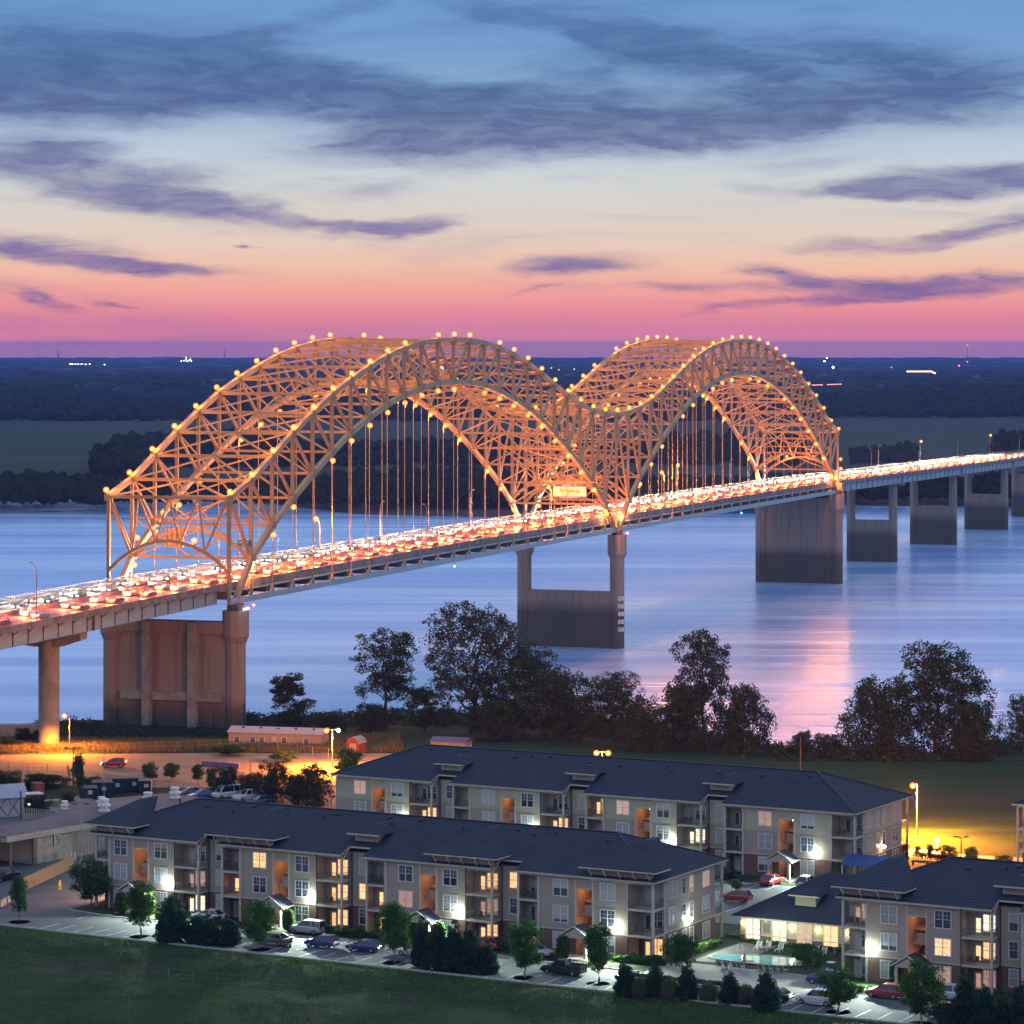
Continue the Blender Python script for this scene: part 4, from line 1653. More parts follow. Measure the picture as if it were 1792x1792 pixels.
# undergrowth all along the bank: nobody could count it
rg = np.random.default_rng(5)
N = 1500
px_ = rg.uniform(60, 1840, N)
cl = []
for i in range(N):
    x = xat(px_[i], 680)
    bt = bank_top(x)
    y = bt - rg.uniform(-10, 26) if px_[i] > 420 else rg.uniform(655, 700)
    if px_[i] < 420 and y > 676 and px_[i] > 175:
        y = rg.uniform(655, 676)
    x = xat(px_[i], y)
    cl.append((x, y, gh(x, y) + rg.uniform(-.3, .9), rg.uniform(.8, 1.9)))
cl = np.array(cl)
pts = np.repeat(cl[:, :3], 40, axis=0) + blob_pts(N * 40, rg, 0) * np.repeat(cl[:, 3:4], 40, axis=0) * np.array([1.2, 1, .85])
tag(link('undergrowth', np_mesh('undergrowth', leaf_quads(pts, .33, rg), 4, lm_dark)), 'dark tangled undergrowth along the river bank', 'undergrowth', kind='stuff')

# tall grass on the orange lit verge
N = 9000
pxs = rg.uniform(-30, 700, N)
pys = rg.uniform(1288, 1324, N)
P_ = []
for a, b in zip(pxs, pys):
    p = gp(a, b, 9.3)
    P_.append((p.x, p.y, gh(p.x, p.y) + .35))
P_ = np.array(P_)
tag(link('tall_grass', np_mesh('tall_grass', leaf_quads(np.repeat(P_, 4, axis=0) + rg.normal(size=(N * 4, 3)) * (.5, .5, .15), .5, rg, .8, .14), 4, leafmat('straw_grass', (.12, .10, .04), (.22, .18, .08)))),
    'tall straw-coloured grass on the verge behind the orange road', 'grass', kind='stuff')

# far-off woods: lumps of crowns joined
ico_v, ico_f = None, None
_bm_me = None
import bmesh
bm = bmesh.new()
bmesh.ops.create_icosphere(bm, subdivisions=2, radius=1)
ico_v = np.array([v.co[:] for v in bm.verts])
bm.verts.ensure_lookup_table()
ico_f = np.array([[v.index for v in f.verts] for f in bm.faces])
bm.free()
bm = bmesh.new()
bmesh.ops.create_icosphere(bm, subdivisions=1, radius=1)
ico1_v = np.array([v.co[:] for v in bm.verts])
ico1_f = np.array([[v.index for v in f.verts] for f in bm.faces])
bm.free()


def lumps(name, cents, rad, hgt, rgx, mat, fine=True, label=None):
    V, Fc = (ico_v, ico_f) if fine else (ico1_v, ico1_f)
    n = len(cents)
    jit = rgx.uniform(.62, 1.35, size=(n, len(V), 1))
    v = V[None] * jit
    v = v * np.stack([rad, rad, hgt], axis=1)[:, None, :] + cents[:, None, :]
    f = Fc[None] + (np.arange(n) * len(V))[:, None, None]
    me = tri_mesh(name, v.reshape(-1, 3), f.reshape(-1, 3), mat, False)
    return tag(link(name, me), label, 'wood', kind='stuff')


m_wood = leafmat('far_wood_foliage', (0.018, 0.026, 0.016), (0.035, 0.044, 0.026))
def band(name, Za, Zb, pxa, pxb, n, r, h, seed, label, fine=True, pw=1.0, follow=False):
    g_ = np.random.default_rng(seed)
    t = g_.uniform(0, 1, n) ** pw
    Z = Za + (Zb - Za) * t
    px = g_.uniform(pxa, pxb, n)
    x = (px - 896) * Z / F_PX
    if follow:
        Z = np.array([far_wl(a) for a in x]) + Za + (Zb - Za) * t
        x = (px - 896) * Z / F_PX
    sc = g_.uniform(.6, 1.35, n)
    sc = sc * (0.78 + .34 * np.sin(x * .021 + Z * .004 + seed) * np.sin(x * .0063 + seed * 2.1))
    cents = np.stack([x, Z, 5.5 + h * sc * g_.uniform(.2, .72, n)], axis=1)
    return lumps(name, cents, r * sc * g_.uniform(.8, 1.2, n), h * sc * .40, g_, m_wood, fine, label)


band('bank_wood', 40, 230, -260, 1420, 4200, 3.4, 9.5, 1, 'dark wood along the far bank left and behind the arches', follow=True)
band('bank_wood', 75, 260, 1420, 2050, 1200, 3.4, 8, 2, 'dark wood along the far bank behind the viaduct piers', follow=True)
band('tree_clump', 2250, 2400, 1490, 1602, 260, 4.2, 15, 3, 'rounded clump of trees in the far field right of the arches')
band('tree_clump', 2280, 2500, 1735, 1980, 420, 4.6, 20, 4, 'taller clump of trees in the far field at the right edge')
band('tree_clump', 2050, 2200, 165, 250, 110, 3.8, 12, 5, 'small dark clump of trees at the edge of the left far field')
band('tree_clump', 2200, 2650, 200, 1400, 1700, 4.6, 11, 6, 'scattered wood behind the left arch on the far plain')
band('far_wood', 3500, 4600, -300, 1300, 3000, 7.5, 15, 7, 'first belt of far wood on the plain behind the left arch')
band('far_wood', 3650, 4700, 1250, 2100, 1900, 8, 17, 8, 'first belt of far wood on the plain, right side')
band('far_wood', 4600, 9000, -300, 2100, 3200, 22, 15, 9, 'wide dark wood covering the middle of the far plain', False, 1.3)
band('far_wood', 9000, 20000, -300, 2100, 3000, 55, 7, 10, 'hazy wood reaching to the horizon', False, 1.0)

# ---- far-off lights and masts
def pylon(px, Z, ztop, label, lights=False):
    r = empty('pylon', (xat(px, Z), Z, 6), 0, label, 'pylon')
    h = ztop - 6
    m_ = MB()
    for sx in (-1, 1):
        for sy in (-1, 1):
            m_.bar((sx * 5, sy * 5, 0), (sx * 1.5, sy * 1.5, h * .7), .9, .9)
            m_.bar((sx * 1.5, 0, h * .7), (sx * 5.5, 0, h), .9, .9)
    m_.bar((-9, 0, h), (9, 0, h), 1.0, 1.0)
    m_.bar((-7, 0, h * .86), (7, 0, h * .86), .9, .9)
    for i in range(4):
        a, b = 5 - i * 1.1, 5 - (i + 1) * 1.1
        z0, z1 = h * .7 * i / 4, h * .7 * (i + 1) / 4
        m_.bar((-a, -a, z0), (b, -b, z1), .6, .6)
        m_.bar((a, -a, z0), (-b, -b, z1), .6, .6)
    m_.build('lattice', M['steel_dark'], r)
    return r


pylon(102, 14000, zat(612, 14000), 'faint lattice pylon on the horizon near the left edge')
pylon(393, 14000, zat(612, 14000), 'faint lattice pylon on the horizon left of the first arch')
m_flight = emit('far_white_light', (1.0, .95, .8), 14, False)
m_fred = emit('far_red_light', (1.0, .12, .12), 10, False)


def far_light(name, px, py, Z, r_, mat, label, cat='light', pts=((0, 0),)):
    o_ = empty(name, (xat(px, Z), Z, 6), 0, label, cat)
    z = zat(py, Z)
    for (dx, dz) in pts:
        x = dx * Z / F_PX
        zz_ = z - dz * Z / F_PX
        MB().lathe([(.01, -r_), (r_, 0), (.01, r_)], (x, 0, zz_ - 6), 8).build('lamp', mat, o_)
    MB().cbox((0, r_ * 1.5, (z - 6) / 2), r_ * .5, r_ * .5, z - 6).build('mast', M['steel_dark'], o_)
    return o_


far_light('factory_lights', 326, 630, 12000, 1.8, m_flight, 'cluster of white lights of a plant on the left horizon', 'lights', ((0, 0), (-4, 1), (4, 1), (0, -4), (-9, 2), (7, -1), (9, 2), (2, 3)))
far_light('roadside_lights', 135, 637, 9500, 1.6, m_flight, 'row of white lights low on the left horizon', 'lights', ((-12, 0), (-8, 0), (-3, 0), (2, .5), (8, 0), (15, .5), (22, 0), (48, 1)))
far_light('floodlight', 1458, 643, 8000, 3.2, m_flight, 'bright greenish floodlight on the right horizon', 'light')
far_light('floodlight', 1443, 632, 9000, 2.2, m_flight, 'smaller floodlight just left of the bright one on the right horizon', 'light')
far_light('floodlight', 1447, 626.5, 9500, 1.8, m_flight, 'smallest and highest of the floodlights on the right horizon', 'light')
far_light('highway_lights', 1612, 650, 7000, 1.7, emit('far_warm', (1, .7, .4), 8, False), 'string of warm highway lights far right of the arches', 'lights', tuple((i * 3.0 - 24, 0) for i in range(15)) + ((21, 2), (24, 3)))
far_light('highway_lights', 1460, 674, 5200, .9, emit('far_pink', (1, .35, .3), 5, False), 'string of faint red highway lights beyond the right arch', 'lights', tuple((i * 3.3 - 38, -i * .12) for i in range(16) if i not in (6, 7)))
mast = empty('radio_mast', (xat(1693, 12000), 12000, 6), 0, 'thin radio mast with red beacons on the right horizon', 'mast')
h_ = zat(605, 12000) - 6
MB().cbox((0, 0, h_ / 2), 1.2, 1.2, h_).build('lattice', M['steel_dark'], mast)
for z in (zat(605, 12000) - 5, zat(633, 12000) - 6):
    MB().lathe([(.01, -2.2), (2.2, 0), (.01, 2.2)], (0, -1, z), 8).build('beacon', m_fred, mast)
far_light('red_beacon', 1678, 640, 9000, 2.3, m_fred, 'bright red beacon low on the right horizon', 'light')
far_light('red_beacon', 1560, 643, 9000, 1.5, m_fred, 'faint red beacon between the floodlights and the highway lights', 'light')
far_light('red_beacon', 1005, 646, 9000, 1.4, emit('far_orange', (1, .5, .2), 8, False), 'orange light seen between the two humps of the bridge', 'light', ((0, 0), (-40, -2), (-27, 1)))
# ================================================================== APARTMENTS
M['roof'] = lined('dark_asphalt_shingles', (0.026, 0.031, 0.050), (0.013, 0.016, 0.028), 2, 0.24, 0.34, 0.85, (0.050, 0.052, 0.068))
M['ridge'] = pbr('ridge_cap_shingle', (.045, .05, .075), .85, .3, 2)
M['wall_t'] = lined('taupe_siding', (0.40, 0.315, 0.255), (0.32, 0.25, 0.2), 2, 0.20, 0.25, 0.85, (0.36, 0.28, 0.23))
M['wall_b'] = lined('beige_siding', (0.46, 0.42, 0.30), (0.37, 0.34, 0.25), 2, 0.20, 0.25, 0.85, (0.43, 0.38, 0.27))
M['wall_g'] = lined('pale_green_grey_siding', (0.36, 0.36, 0.27), (0.28, 0.28, 0.21), 2, 0.20, 0.25, 0.85, (0.34, 0.34, 0.26))
M['brick'] = brick_mat('red_brown_brick', (0.20, 0.085, 0.055), (0.15, 0.065, 0.045), (0.22, 0.18, 0.15))
M['trim'] = pbr('cream_trim', (0.52, 0.46, 0.37), 0.7, 0.08, 1.0)
M['frame'] = pbr('white_window_frame', (0.66, 0.64, 0.60), 0.6, 0.05, 1.0)
M['door'] = pbr('balcony_door', (0.20, 0.17, 0.14), 0.5, 0.1, 1.0)
M['inner'] = pbr('breezeway_plaster', (0.50, 0.38, 0.27), 0.85, 0.12, 1.0)
M['rail'] = pbr('bronze_railing', (0.10, 0.085, 0.075), 0.5, 0.1, 2.0)
PANE = {
    'blind': blind_mat('pane_with_blinds', (0.50, 0.49, 0.50)),
    'dark': blind_mat('dark_pane', (0.07, 0.08, 0.12)),
    'warm': blind_mat('warm_lit_pane', (0.5, 0.4, 0.3), (1.0, 0.50, 0.20), 1.5),
    'dim': blind_mat('dim_lit_pane', (0.5, 0.42, 0.35), (1.0, 0.50, 0.30), 0.45),
    'white': blind_mat('white_lit_pane', (0.6, 0.6, 0.55), (1.0, 0.86, 0.55), 1.5),
}


def win_meshes(w_, h_, cols, tag_):
    f = MB()
    t = .13
    f.box(-w_ / 2 - t, w_ / 2 + t, -.06, .02, -t, 0)
    f.box(-w_ / 2 - t, w_ / 2 + t, -.06, .02, h_, h_ + t)
    for sx in (-1, 1):
        a, b = sorted((sx * w_ / 2, sx * (w_ / 2 + t)))
        f.box(a, b, -.06, .02, 0, h_)
    for i in range(1, cols):
        x = -w_ / 2 + w_ * i / cols
        f.box(x - .06, x + .06, -.055, .02, 0, h_)
    f.box(-w_ / 2, w_ / 2, -.05, .015, h_ * .5 - .035, h_ * .5 + .035)
    for i in range(cols):
        x = -w_ / 2 + w_ * (i + .5) / cols
        f.box(x - .015, x + .015, -.035, .01, h_ * .52, h_)
    f.box(-w_ / 2, w_ / 2, -.03, .01, h_ * .75 - .015, h_ * .75 + .015)
    fm = f.mesh('window', M['frame'])
    panes = {}
    for k, m_ in PANE.items():
        p = MB().box(-w_ / 2, w_ / 2, 0.0, .025, 0, h_)
        panes[k] = p.mesh('pane', m_)
    return fm, panes


WIN = {'double': win_meshes(2.0, 2.0, 2, 'd'), 'narrow': win_meshes(1.05, 2.0, 1, 'n'), 'bal': win_meshes(1.5, 2.0, 2, 'b'), 'tall': win_meshes(1.9, 2.7, 2, 't'), 'door': None}
_d = MB()
_d.box(-.55, -.42, -.05, .02, 0, 2.25).box(.42, .55, -.05, .02, 0, 2.25).box(-.42, .42, -.05, .02, 2.12, 2.25).box(-.42, -.3, -.03, .02, 0, 2.12).box(.3, .42, -.03, .02, 0, 2.12).box(-.3, .3, -.03, .02, 0, .25).box(-.3, .3, -.03, .02, 1.98, 2.12)
DOORM = _d.mesh('door', M['trim'])
DPANE = {k: MB().box(-.3, .3, 0, .02, .25, 1.98).mesh('pane', m_) for k, m_ in PANE.items()}


def window(par, kind, x, y, z, state, rz=0.0):
    if kind == 'door':
        o = link('door', DOORM, par, (x, y, z), (0, 0, rz))
        link('pane', DPANE[state], o)
        return o
    fm, panes = WIN[kind]
    o = link('window', fm, par, (x, y, z), (0, 0, rz))
    link('pane', panes[state], o)
    return o


def railing_mesh(L_, h_=1.05, step=.14):
    m_ = MB()
    m_.box(0, L_, -.03, .03, h_ - .05, h_)
    m_.box(0, L_, -.02, .02, .08, .12)
    n_ = max(1, int(L_ / step))
    for i in range(n_ + 1):
        x = L_ * i / n_
        m_.box(x - .012, x + .012, -.012, .012, .1, h_)
    return m_.mesh('railing', M['rail'])


RAILC = {}


def railing(par, x, y, z, L_, rz=0.0):
    k = round(L_, 2)
    if k not in RAILC:
        RAILC[k] = railing_mesh(k)
    return link('railing', RAILC[k], par, (x, y, z), (0, 0, rz))


FL = 3.36
TOP = 10.3
PORCH_DONE = {}
CHAIRM = None


class BoxParts:
    """every box is a part of its own"""
    def __init__(s, name, mat, parent):
        s.a = (name, mat, parent)
        s.unit = MB().box(-.5, .5, -.5, .5, -.5, .5).mesh(name, mat)

    def box(s, x0, x1, y0, y1, z0, z1):
        link(s.a[0], s.unit, s.a[2], ((x0 + x1) / 2, (y0 + y1) / 2, (z0 + z1) / 2), None, (x1 - x0, y1 - y0, z1 - z0))
        return s


def apartment(label, org, cs, L_, left, right, bays, dorm, lit, upper, mid, seed, lamps=True, W_=20.5, group='three-storey apartment buildings', lit2=.22):
    rg_ = random.Random(seed)
    r = empty('apartment_building', org, -AL, label, 'building', group)
    solids, bals, recs = [], [], []
    x = 0.0
    if left == 'balcony':
        bals.append((0.0, 2.4, 'L'))
        x = 2.4
    elif left == 'balcony_wide':
        bals.append((0.0, 3.3, 'L'))
        x = 3.3
    for i, c in enumerate(cs):
        solids.append((x, c - 1.25))
        last = i == len(cs) - 1
        if last and right == 'corner':
            solids.append((c + 1.25, L_ - 3.5))
            bals.append((L_ - 3.5, L_, 'C'))
            x = L_
        else:
            solids.append((c + 1.25, c + 5.9))
            bals.append((c + 5.9, c + 9.6, 'A'))
            recs.append((c + 9.6, c + 13.6))
            bals.append((c + 13.6, c + 16.7, 'B'))
            x = c + 16.7
    if x < L_:
        solids.append((x, L_))
    ww, wm, wb = MB(), MB(), MB()
    levels = ((wb, 0, FL - .1), (wm, FL - .1, 2 * FL), (ww, 2 * FL, TOP))
    for (mb_, z0, z1) in levels:
        off = .05 if mb_ is wb else 0
        for (a, b) in solids:
            mb_.box(a, b, -off, .25, z0, z1)
        for (a, b, k) in bals:
            dep = 3.2 if k == 'C' else 2.0
            mb_.box(a, b, dep, dep + .22, z0, z1)
        for (a, b) in recs:
            mb_.box(a, b, 2.26, 2.5, z0, z1)
        # core and side walls
        mb_.box(0.1, L_ - .1, 7.0, W_ - 2.3, z0, z1)
        mb_.box(.02, .25, 2.6, W_ - 2.2, z0, z1)
        mb_.box(L_ - .25, L_ + off, 3.43, W_ - 2.2, z0, z1)
        mb_.box(3, L_ - 3.0, W_ - 2.3, W_, z0, z1)
        for c in cs:
            pass
    wb.build('brick_wall', M['brick'], r)
    wm.build('middle_wall', mid, r)
    ww.build('upper_wall', upper, r)
    # cheek walls of the balconies (set back inside)
    ck = MB()
    for (a, b, k) in bals:
        dep = 3.2 if k == 'C' else 2.0
        if k != 'L':
            ck.box(a - .2, a - .003, .26, dep + .2, 0.02, TOP - .02)
        if k not in ('C', 'A'):
            ck.box(b + .003, b + .2, .26, dep + .2, 0.02, TOP - .02)
    ck.build('balcony_side_wall', mid, r)
    # trim: corner boards, string courses
    tr_ = BoxParts('trim_board', M['trim'], r)
    for (a, b) in solids:
        tr_.box(a, b, -.09, -.052, FL - .22, FL - .02)
        tr_.box(a, b, -.05, -.002, TOP - .42, TOP - .2)
        tr_.box(a - .02, a + .13, -.06, -.004, FL, TOP - .45)
        tr_.box(b - .13, b + .02, -.06, -.004, FL, TOP - .45)
    for (a, b, k) in bals:
        tr_.box(a, b, -.02, .2, TOP - .5, TOP - .15)
    tr_.box(L_ + .004, L_ + .07, 3.4, W_ - 2.2, FL - .2, FL)
    tr_.box(L_ + .004, L_ + .07, 10, 10.16, FL, TOP)
    for (a, b) in recs:
        tr_.box(a, b, 2.2, 2.255, FL - .2, FL - .02)
    # windows on the front
    for i, c in enumerate(cs):
        for sl, xx in (('l', c - 3.4), ('r', c + 3.4)):
            if xx - 1.1 < (2.4 if left == 'balcony' and i == 0 else 0) - .4 and i == 0 and left == 'balcony':
                xx = 4.15
            if left == 'balcony_wide' and i == 0 and sl == 'l':
                xx = 6.1
            for f_ in range(3):
                st = lit.get((i, sl, f_)) or rg_.choice(('blind', 'blind', 'blind', 'dark'))
                window(r, 'double', xx, -.003 if f_ else -.055, f_ * FL + .8, st)
        # breezeway
        b0, b1 = c - 1.25, c + 1.25
        bz = MB()
        bz.box(b0 - .15, b0 - .001, .26, 6.9, .02, 8.7)
        bz.box(b1 + .001, b1 + .15, .26, 6.9, .02, 8.7)
        bz.box(b0 - .14, b1 + .14, 6.78, 6.95, .02, 8.68)
        bz.box(b0 - .13, b1 + .13, .27, 6.77, 8.71, 8.85)
        bz.box(b0, b1, 2.6, 6.7, FL - .25, FL)
        bz.box(b0, b1, 2.6, 6.7, 2 * FL - .25, 2 * FL)
        bz.build('breezeway', M['inner'], r)
        pn = MB().box(b0, b1, .02, .24, 8.7, TOP)
        pn.box(b0, b1, -.03, .24, FL - .45, FL + .05)
        pn.build('wall_panel', upper, r)
        fr = MB()
        for xx in (b0, b1):
            fr.box(xx - .08, xx + .08, -.07, .02, FL, TOP - .45)
        fr.box(b0, b1, -.06, .02, 8.58, 8.72)
        fr.build('opening_trim', M['trim'], r)
        lp = MB().box(b0 + .9, b1 - .05, .9, 1.0, 5.3, 6.45)
        lp.box(b0 + .02, b1 - .05, 1.0, 2.5, 5.0, 5.2)
        lp.build('stair_landing', M['wall_t'], r)
        for k_ in range(9):
            pass
        stp = MB()
        for k_ in range(9):
            stp.box(b0 + .1, b0 + 1.1, 5.6 - k_ * .35, 5.95 - k_ * .35, .02 + k_ * .36, .1 + k_ * .36)
        stp.bar((b0 + 1.15, 5.9, .9), (b0 + 1.15, 2.8, 4.0), .05, .05)
        stp.build('stair_flight', M['conc'], r)
        for z in (8.35, 2.95):
            MB().lathe([(.01, -.14), (.15, 0), (.01, .14)], (c + .2, 1.9 if z > 5 else 1.2, z), 8).build('ceiling_lamp', M['warm_lamp'], r)
        MB().box(b0 + .05, b0 + .85, 6.68, 6.77, .05, 2.2).build('entrance_door', M['door'], r)
        # porch
        po = MB()
        x0, x1 = c - 2.2, c + 2.2
        po.add([(x0, -3.0, 3.0), (c, -3.0, 4.35), (c, .0, 4.35), (x0, -.08, 3.0), (x1, -3.0, 3.0), (x1, -.08, 3.0)], [(0, 1, 2, 3), (1, 4, 5, 2)])
        po.add([(x0, -3.0, 2.86), (c, -3.0, 4.21), (c, .0, 4.21), (x0, -.08, 2.86), (x1, -3.0, 2.86), (x1, -.08, 2.86)], [(3, 2, 1, 0), (2, 5, 4, 1)])
        ph = po.build('porch_roof', M['roof'], r)
        pt = MB()
        pt.bar((x0, -3.04, 2.92), (c, -3.04, 4.27), .08, .2)
        pt.bar((x1, -3.04, 2.92), (c, -3.04, 4.27), .08, .2)
        pt.box(x1 - .06, x1 + .06, -2.95, -.1, 2.78, 2.98)
        pt.ext_y([(x0 + .5, 2.75), (x1 - .5, 2.75), (x1 - .5, 2.95), (c, 3.95), (x0 + .5, 2.95)], -2.8, -2.7)
        pt.build('porch_trim', M['trim'], r)
        for xx in (c - 1.6, c + 1.6):
            MB().box(xx - .17, xx + .17, -2.85, -2.5, 0, 2.74).build('porch_post', M['trim'], r)
        MB().box(c - 2, c + 2, -3.4, -.1, 0.0, .16).build('porch_step', M['conc'], r)
        if lamps and not (left == 'balcony_wide' and i > 1):
            lx = c + 4.75
            if left == 'balcony_wide' and i == 0:
                lx = 3.75
            wl = MB().box(lx - .22, lx + .22, -.12, -.01, 3.95, 4.35)
            o = wl.build('wall_lamp', M['darkmetal'], r)
            MB().lathe([(.01, -.3), (.24, -.2), (.33, 0), (.24, .2), (.01, .3)], (lx, -.46, 4.12), 10).build('bulb', M['white_lamp'], o)
            flood(o, (lx, -.85, 4.12), (0, -1, -.36), 24000, (.80, 1, .86))
    for (a, b) in recs:
        i = recs.index((a, b))
        for f_ in range(3):
            st = lit.get((i, 'n', f_)) or rg_.choice(('blind', 'blind', 'dark'))
            window(r, 'narrow', (a + b) / 2 + .05, 2.25, f_ * FL + .8, st)
    # balconies
    for n_, (a, b, k) in enumerate(bals):
        dep = 3.2 if k == 'C' else 2.0
        i = max(0, min(len(cs) - 1, (n_ - (1 if left.startswith('balcony') else 0)) // 2))
        for f_ in range(3):
            z = f_ * FL
            if f_:
                sl = MB().box(a - .02, b + (.25 if k in 'AC' else .02), -.25, dep - .01, z - .28, z - .02)
                sl.build('balcony_slab', M['trim'], r)
            st = lit.get((i, k, f_)) or rg_.choice(('blind', 'dark', 'blind'))
            wd = b - a
            if wd > 2.8:
                window(r, 'door', a + wd * .36, dep - .012, z + .02, st)
                window(r, 'bal', a + wd * .74, dep - .012, z + .5, st)
            else:
                window(r, 'door', a + wd * .6, dep - .012, z + .02, st)
            if f_:
                railing(r, a + .05, -.12, z, wd - .1)
                if k in 'AC':
                    railing(r, b + .1, -.1, z, dep - .1, R(90))
                if k in 'BL':
                    railing(r, a - .0, -.1, z, dep - .1, R(90))
                # simple patio chair pair
                if (n_ + f_) % 2 == 0:
                    ch = MB()
                    for q in (0, .8):
                        ch.box(a + .5 + q, a + 1.0 + q, .5, 1.0, z + .38, z + .43)
                        ch.box(a + .5 + q, a + 1.0 + q, 1.0, 1.05, z + .4, z + .95)
                        for (ux, uy) in ((.52, .52), (.96, .52), (.52, .98), (.96, .98)):
                            ch.box(a + ux + q - .02, a + ux + q + .02, uy - .02, uy + .02, z, z + .4)
                    ch.build('patio_chairs', M['rail'], r)
        pm_ = MB()
        pe = b + (.12 if k in 'AC' else -.1)
        pm_.box(pe - .15, pe + .15, -.2, .1, 0, TOP - .5)
        pm_.build('balcony_post', M['trim'], r)
        if k in 'BL':
            MB().box(a - .1, a + .2, -.2, .1, 0, TOP - .5).build('balcony_post', M['trim'], r)
        if k == 'C':
            MB().box(pe - .15, pe + .15, dep - .3, dep, 0, TOP - .5).build('balcony_post', M['trim'], r)
    # downspouts
    for (a, b, k) in bals:
        if k == 'A':
            MB().box(a - .16, a - .04, -.19, -.07, .1, TOP).build('downspout', M['darkmetal'], r)
            MB().box(b + .3, b + .42, 2.08, 2.2, .1, TOP).build('downspout', M['darkmetal'], r)
    MB().box(L_ + .06, L_ + .18, 3.2, 3.35, .1, TOP).build('downspout', M['darkmetal'], r)
    # right side wall windows
    for j, (yy, kd) in enumerate(((5.6, 'double'), (9.0, 'narrow'), (11.2, 'narrow'), (15.6, 'double'))):
        for f_ in range(3):
            st = lit.get(('side', j, f_)) or rg_.choice(('blind', 'blind', 'dark'))
            window(r, kd, L_ + (.002 if f_ else .055), yy, f_ * FL + .8, st, R(90))
    if right == 'corner':
        sl = MB()
        for f_ in (1, 2):
            sl.box(L_ - 3, L_ + .1, W_ - 2.19, W_ + .2, f_ * FL - .28, f_ * FL - .02)
            railing(r, L_ + .02, W_ - 2.1, f_ * FL, 2.1, R(90))
        sl.build('balcony_slab', M['trim'], r)
        MB().box(L_ - .2, L_ + .1, W_ - .1, W_ + .2, 0, TOP - .1).build('balcony_post', M['trim'], r)
        wl = MB().box(L_ + .02, L_ + .15, 9.9, 10.3, 3.95, 4.35)
        o = wl.build('wall_lamp', M['darkmetal'], r)
        MB().lathe([(.01, -.3), (.33, 0), (.01, .3)], (L_ + .5, 10.1, 4.12), 10).build('bulb', M['white_lamp'] if seed != 2 else emit('pinkish_flood', (1, .62, .45), 50), o)
        flood(o, (L_ + .9, 10.1, 4.12), (1, 0, -.42), 9000, (.85, 1, .8) if seed != 2 else (1, .6, .42))
    if seed == 1:
        wl = MB().box(-.15, -.02, 7.8, 8.2, 3.95, 4.35)
        o = wl.build('wall_lamp', M['darkmetal'], r)
        MB().lathe([(.01, -.25), (.25, 0), (.01, .25)], (-.4, 8, 4.12), 10).build('bulb', M['warm_lamp'], o)
        flood(o, (-.8, 8, 4.12), (-1, -.2, -.35), 9000, (1, .52, .3))
    # ---- roof
    yr = W_ / 2
    sl_ = .379
    z0 = TOP + .06
    E_ = .7

    def zr(y):
        return z0 + (y + E_) * sl_
    bp = {-E_, L_ + E_, yr, L_ - yr}
    for (a, b) in recs:
        bp |= {a + .35, b - .25}
    bp = sorted(bp)

    def topy(x):
        return min(x, yr, L_ - x)
    rf = MB()
    ea = MB()
    for x0, x1 in zip(bp, bp[1:]):
        mx_ = (x0 + x1) / 2
        notch = any(a + .35 - .01 <= x0 and x1 <= b - .25 + .01 for (a, b) in recs)
        ye = 1.6 if notch else -E_
        rf.add([(x0, ye, zr(ye)), (x1, ye, zr(ye)), (x1, max(ye, topy(x1)), zr(max(ye, topy(x1)))), (x0, max(ye, topy(x0)), zr(max(ye, topy(x0))))], [(0, 1, 2, 3)])
        ea.box(x0, x1, ye, ye + .06, zr(ye) - .24, zr(ye) - .015)
        if notch:
            ea.add([(x0, -E_, z0 - .2), (x0, -E_, z0 - .01), (x0, ye, zr(ye) - .01), (x0, ye, zr(ye) - .2)], [(0, 1, 2, 3)])
            ea.bar((x0, -.5, TOP - .9), (x0, 1.6, TOP + .7), .12, .18)
    # back and ends
    rf.add([(-E_, W_ + E_, z0), (L_ + E_, W_ + E_, z0), (L_ - yr, yr, zr(yr)), (yr, yr, zr(yr))], [(1, 0, 3, 2)])
    rf.add([(-E_, -E_, z0), (yr, yr, zr(yr)), (-E_, W_ + E_, z0)], [(0, 1, 2)])
    rf.add([(L_ + E_, -E_, z0), (L_ + E_, W_ + E_, z0), (L_ - yr, yr, zr(yr))], [(0, 1, 2)])
    ro = rf.build('roof', M['roof'], r)
    ea.box(L_ + E_ - .06, L_ + E_, -E_, W_ + E_, z0 - .22, z0 - .01)
    ea.build('fascia', M['trim'], r)
    so_ = MB().box(-.6, L_ + .6, 2.3, W_ + .6, TOP - .01, TOP + .03)
    for (a, b) in [(0, L_)]:
        so_.box(-.6, L_ + .6, -.62, 2.2, TOP + .035, TOP + .05) if not recs else None
    prev = -.6
    for (a, b) in recs + [(L_ + .6, L_ + 9)]:
        so_.box(prev, min(a + .35, L_ + .6), -.62, 2.29, TOP - .01, TOP + .03)
        prev = b - .25
    so_.build('soffit', M['trim'], r)
    rc = MB()
    for (p_, q_) in (((yr, yr, zr(yr)), (L_ - yr, yr, zr(yr))), ((-E_, -E_, z0), (yr, yr, zr(yr))), ((L_ + E_, -E_, z0), (L_ - yr, yr, zr(yr))), ((L_ + E_, W_ + E_, z0), (L_ - yr, yr, zr(yr)))):
        rc.bar(Vector(p_) + Vector((0, 0, .04)), Vector(q_) + Vector((0, 0, .04)), .36, .09)
    rc.build('ridge_cap', M['ridge'], r)
    gt_ = MB()
    for q in range(int(L_ / 7)):
        vx, vy = 5 + q * 7.1 + rg_.uniform(-2, 2), rg_.uniform(7.2, 9.3)
        if yr < vx < L_ - yr:
            gt_.cbox((vx, vy, zr(vy) + .1), .5, .45, .22)
    gt_.build('roof_vents', M['darkmetal'], r)['kind'] = 'stuff'
    vn = MB()
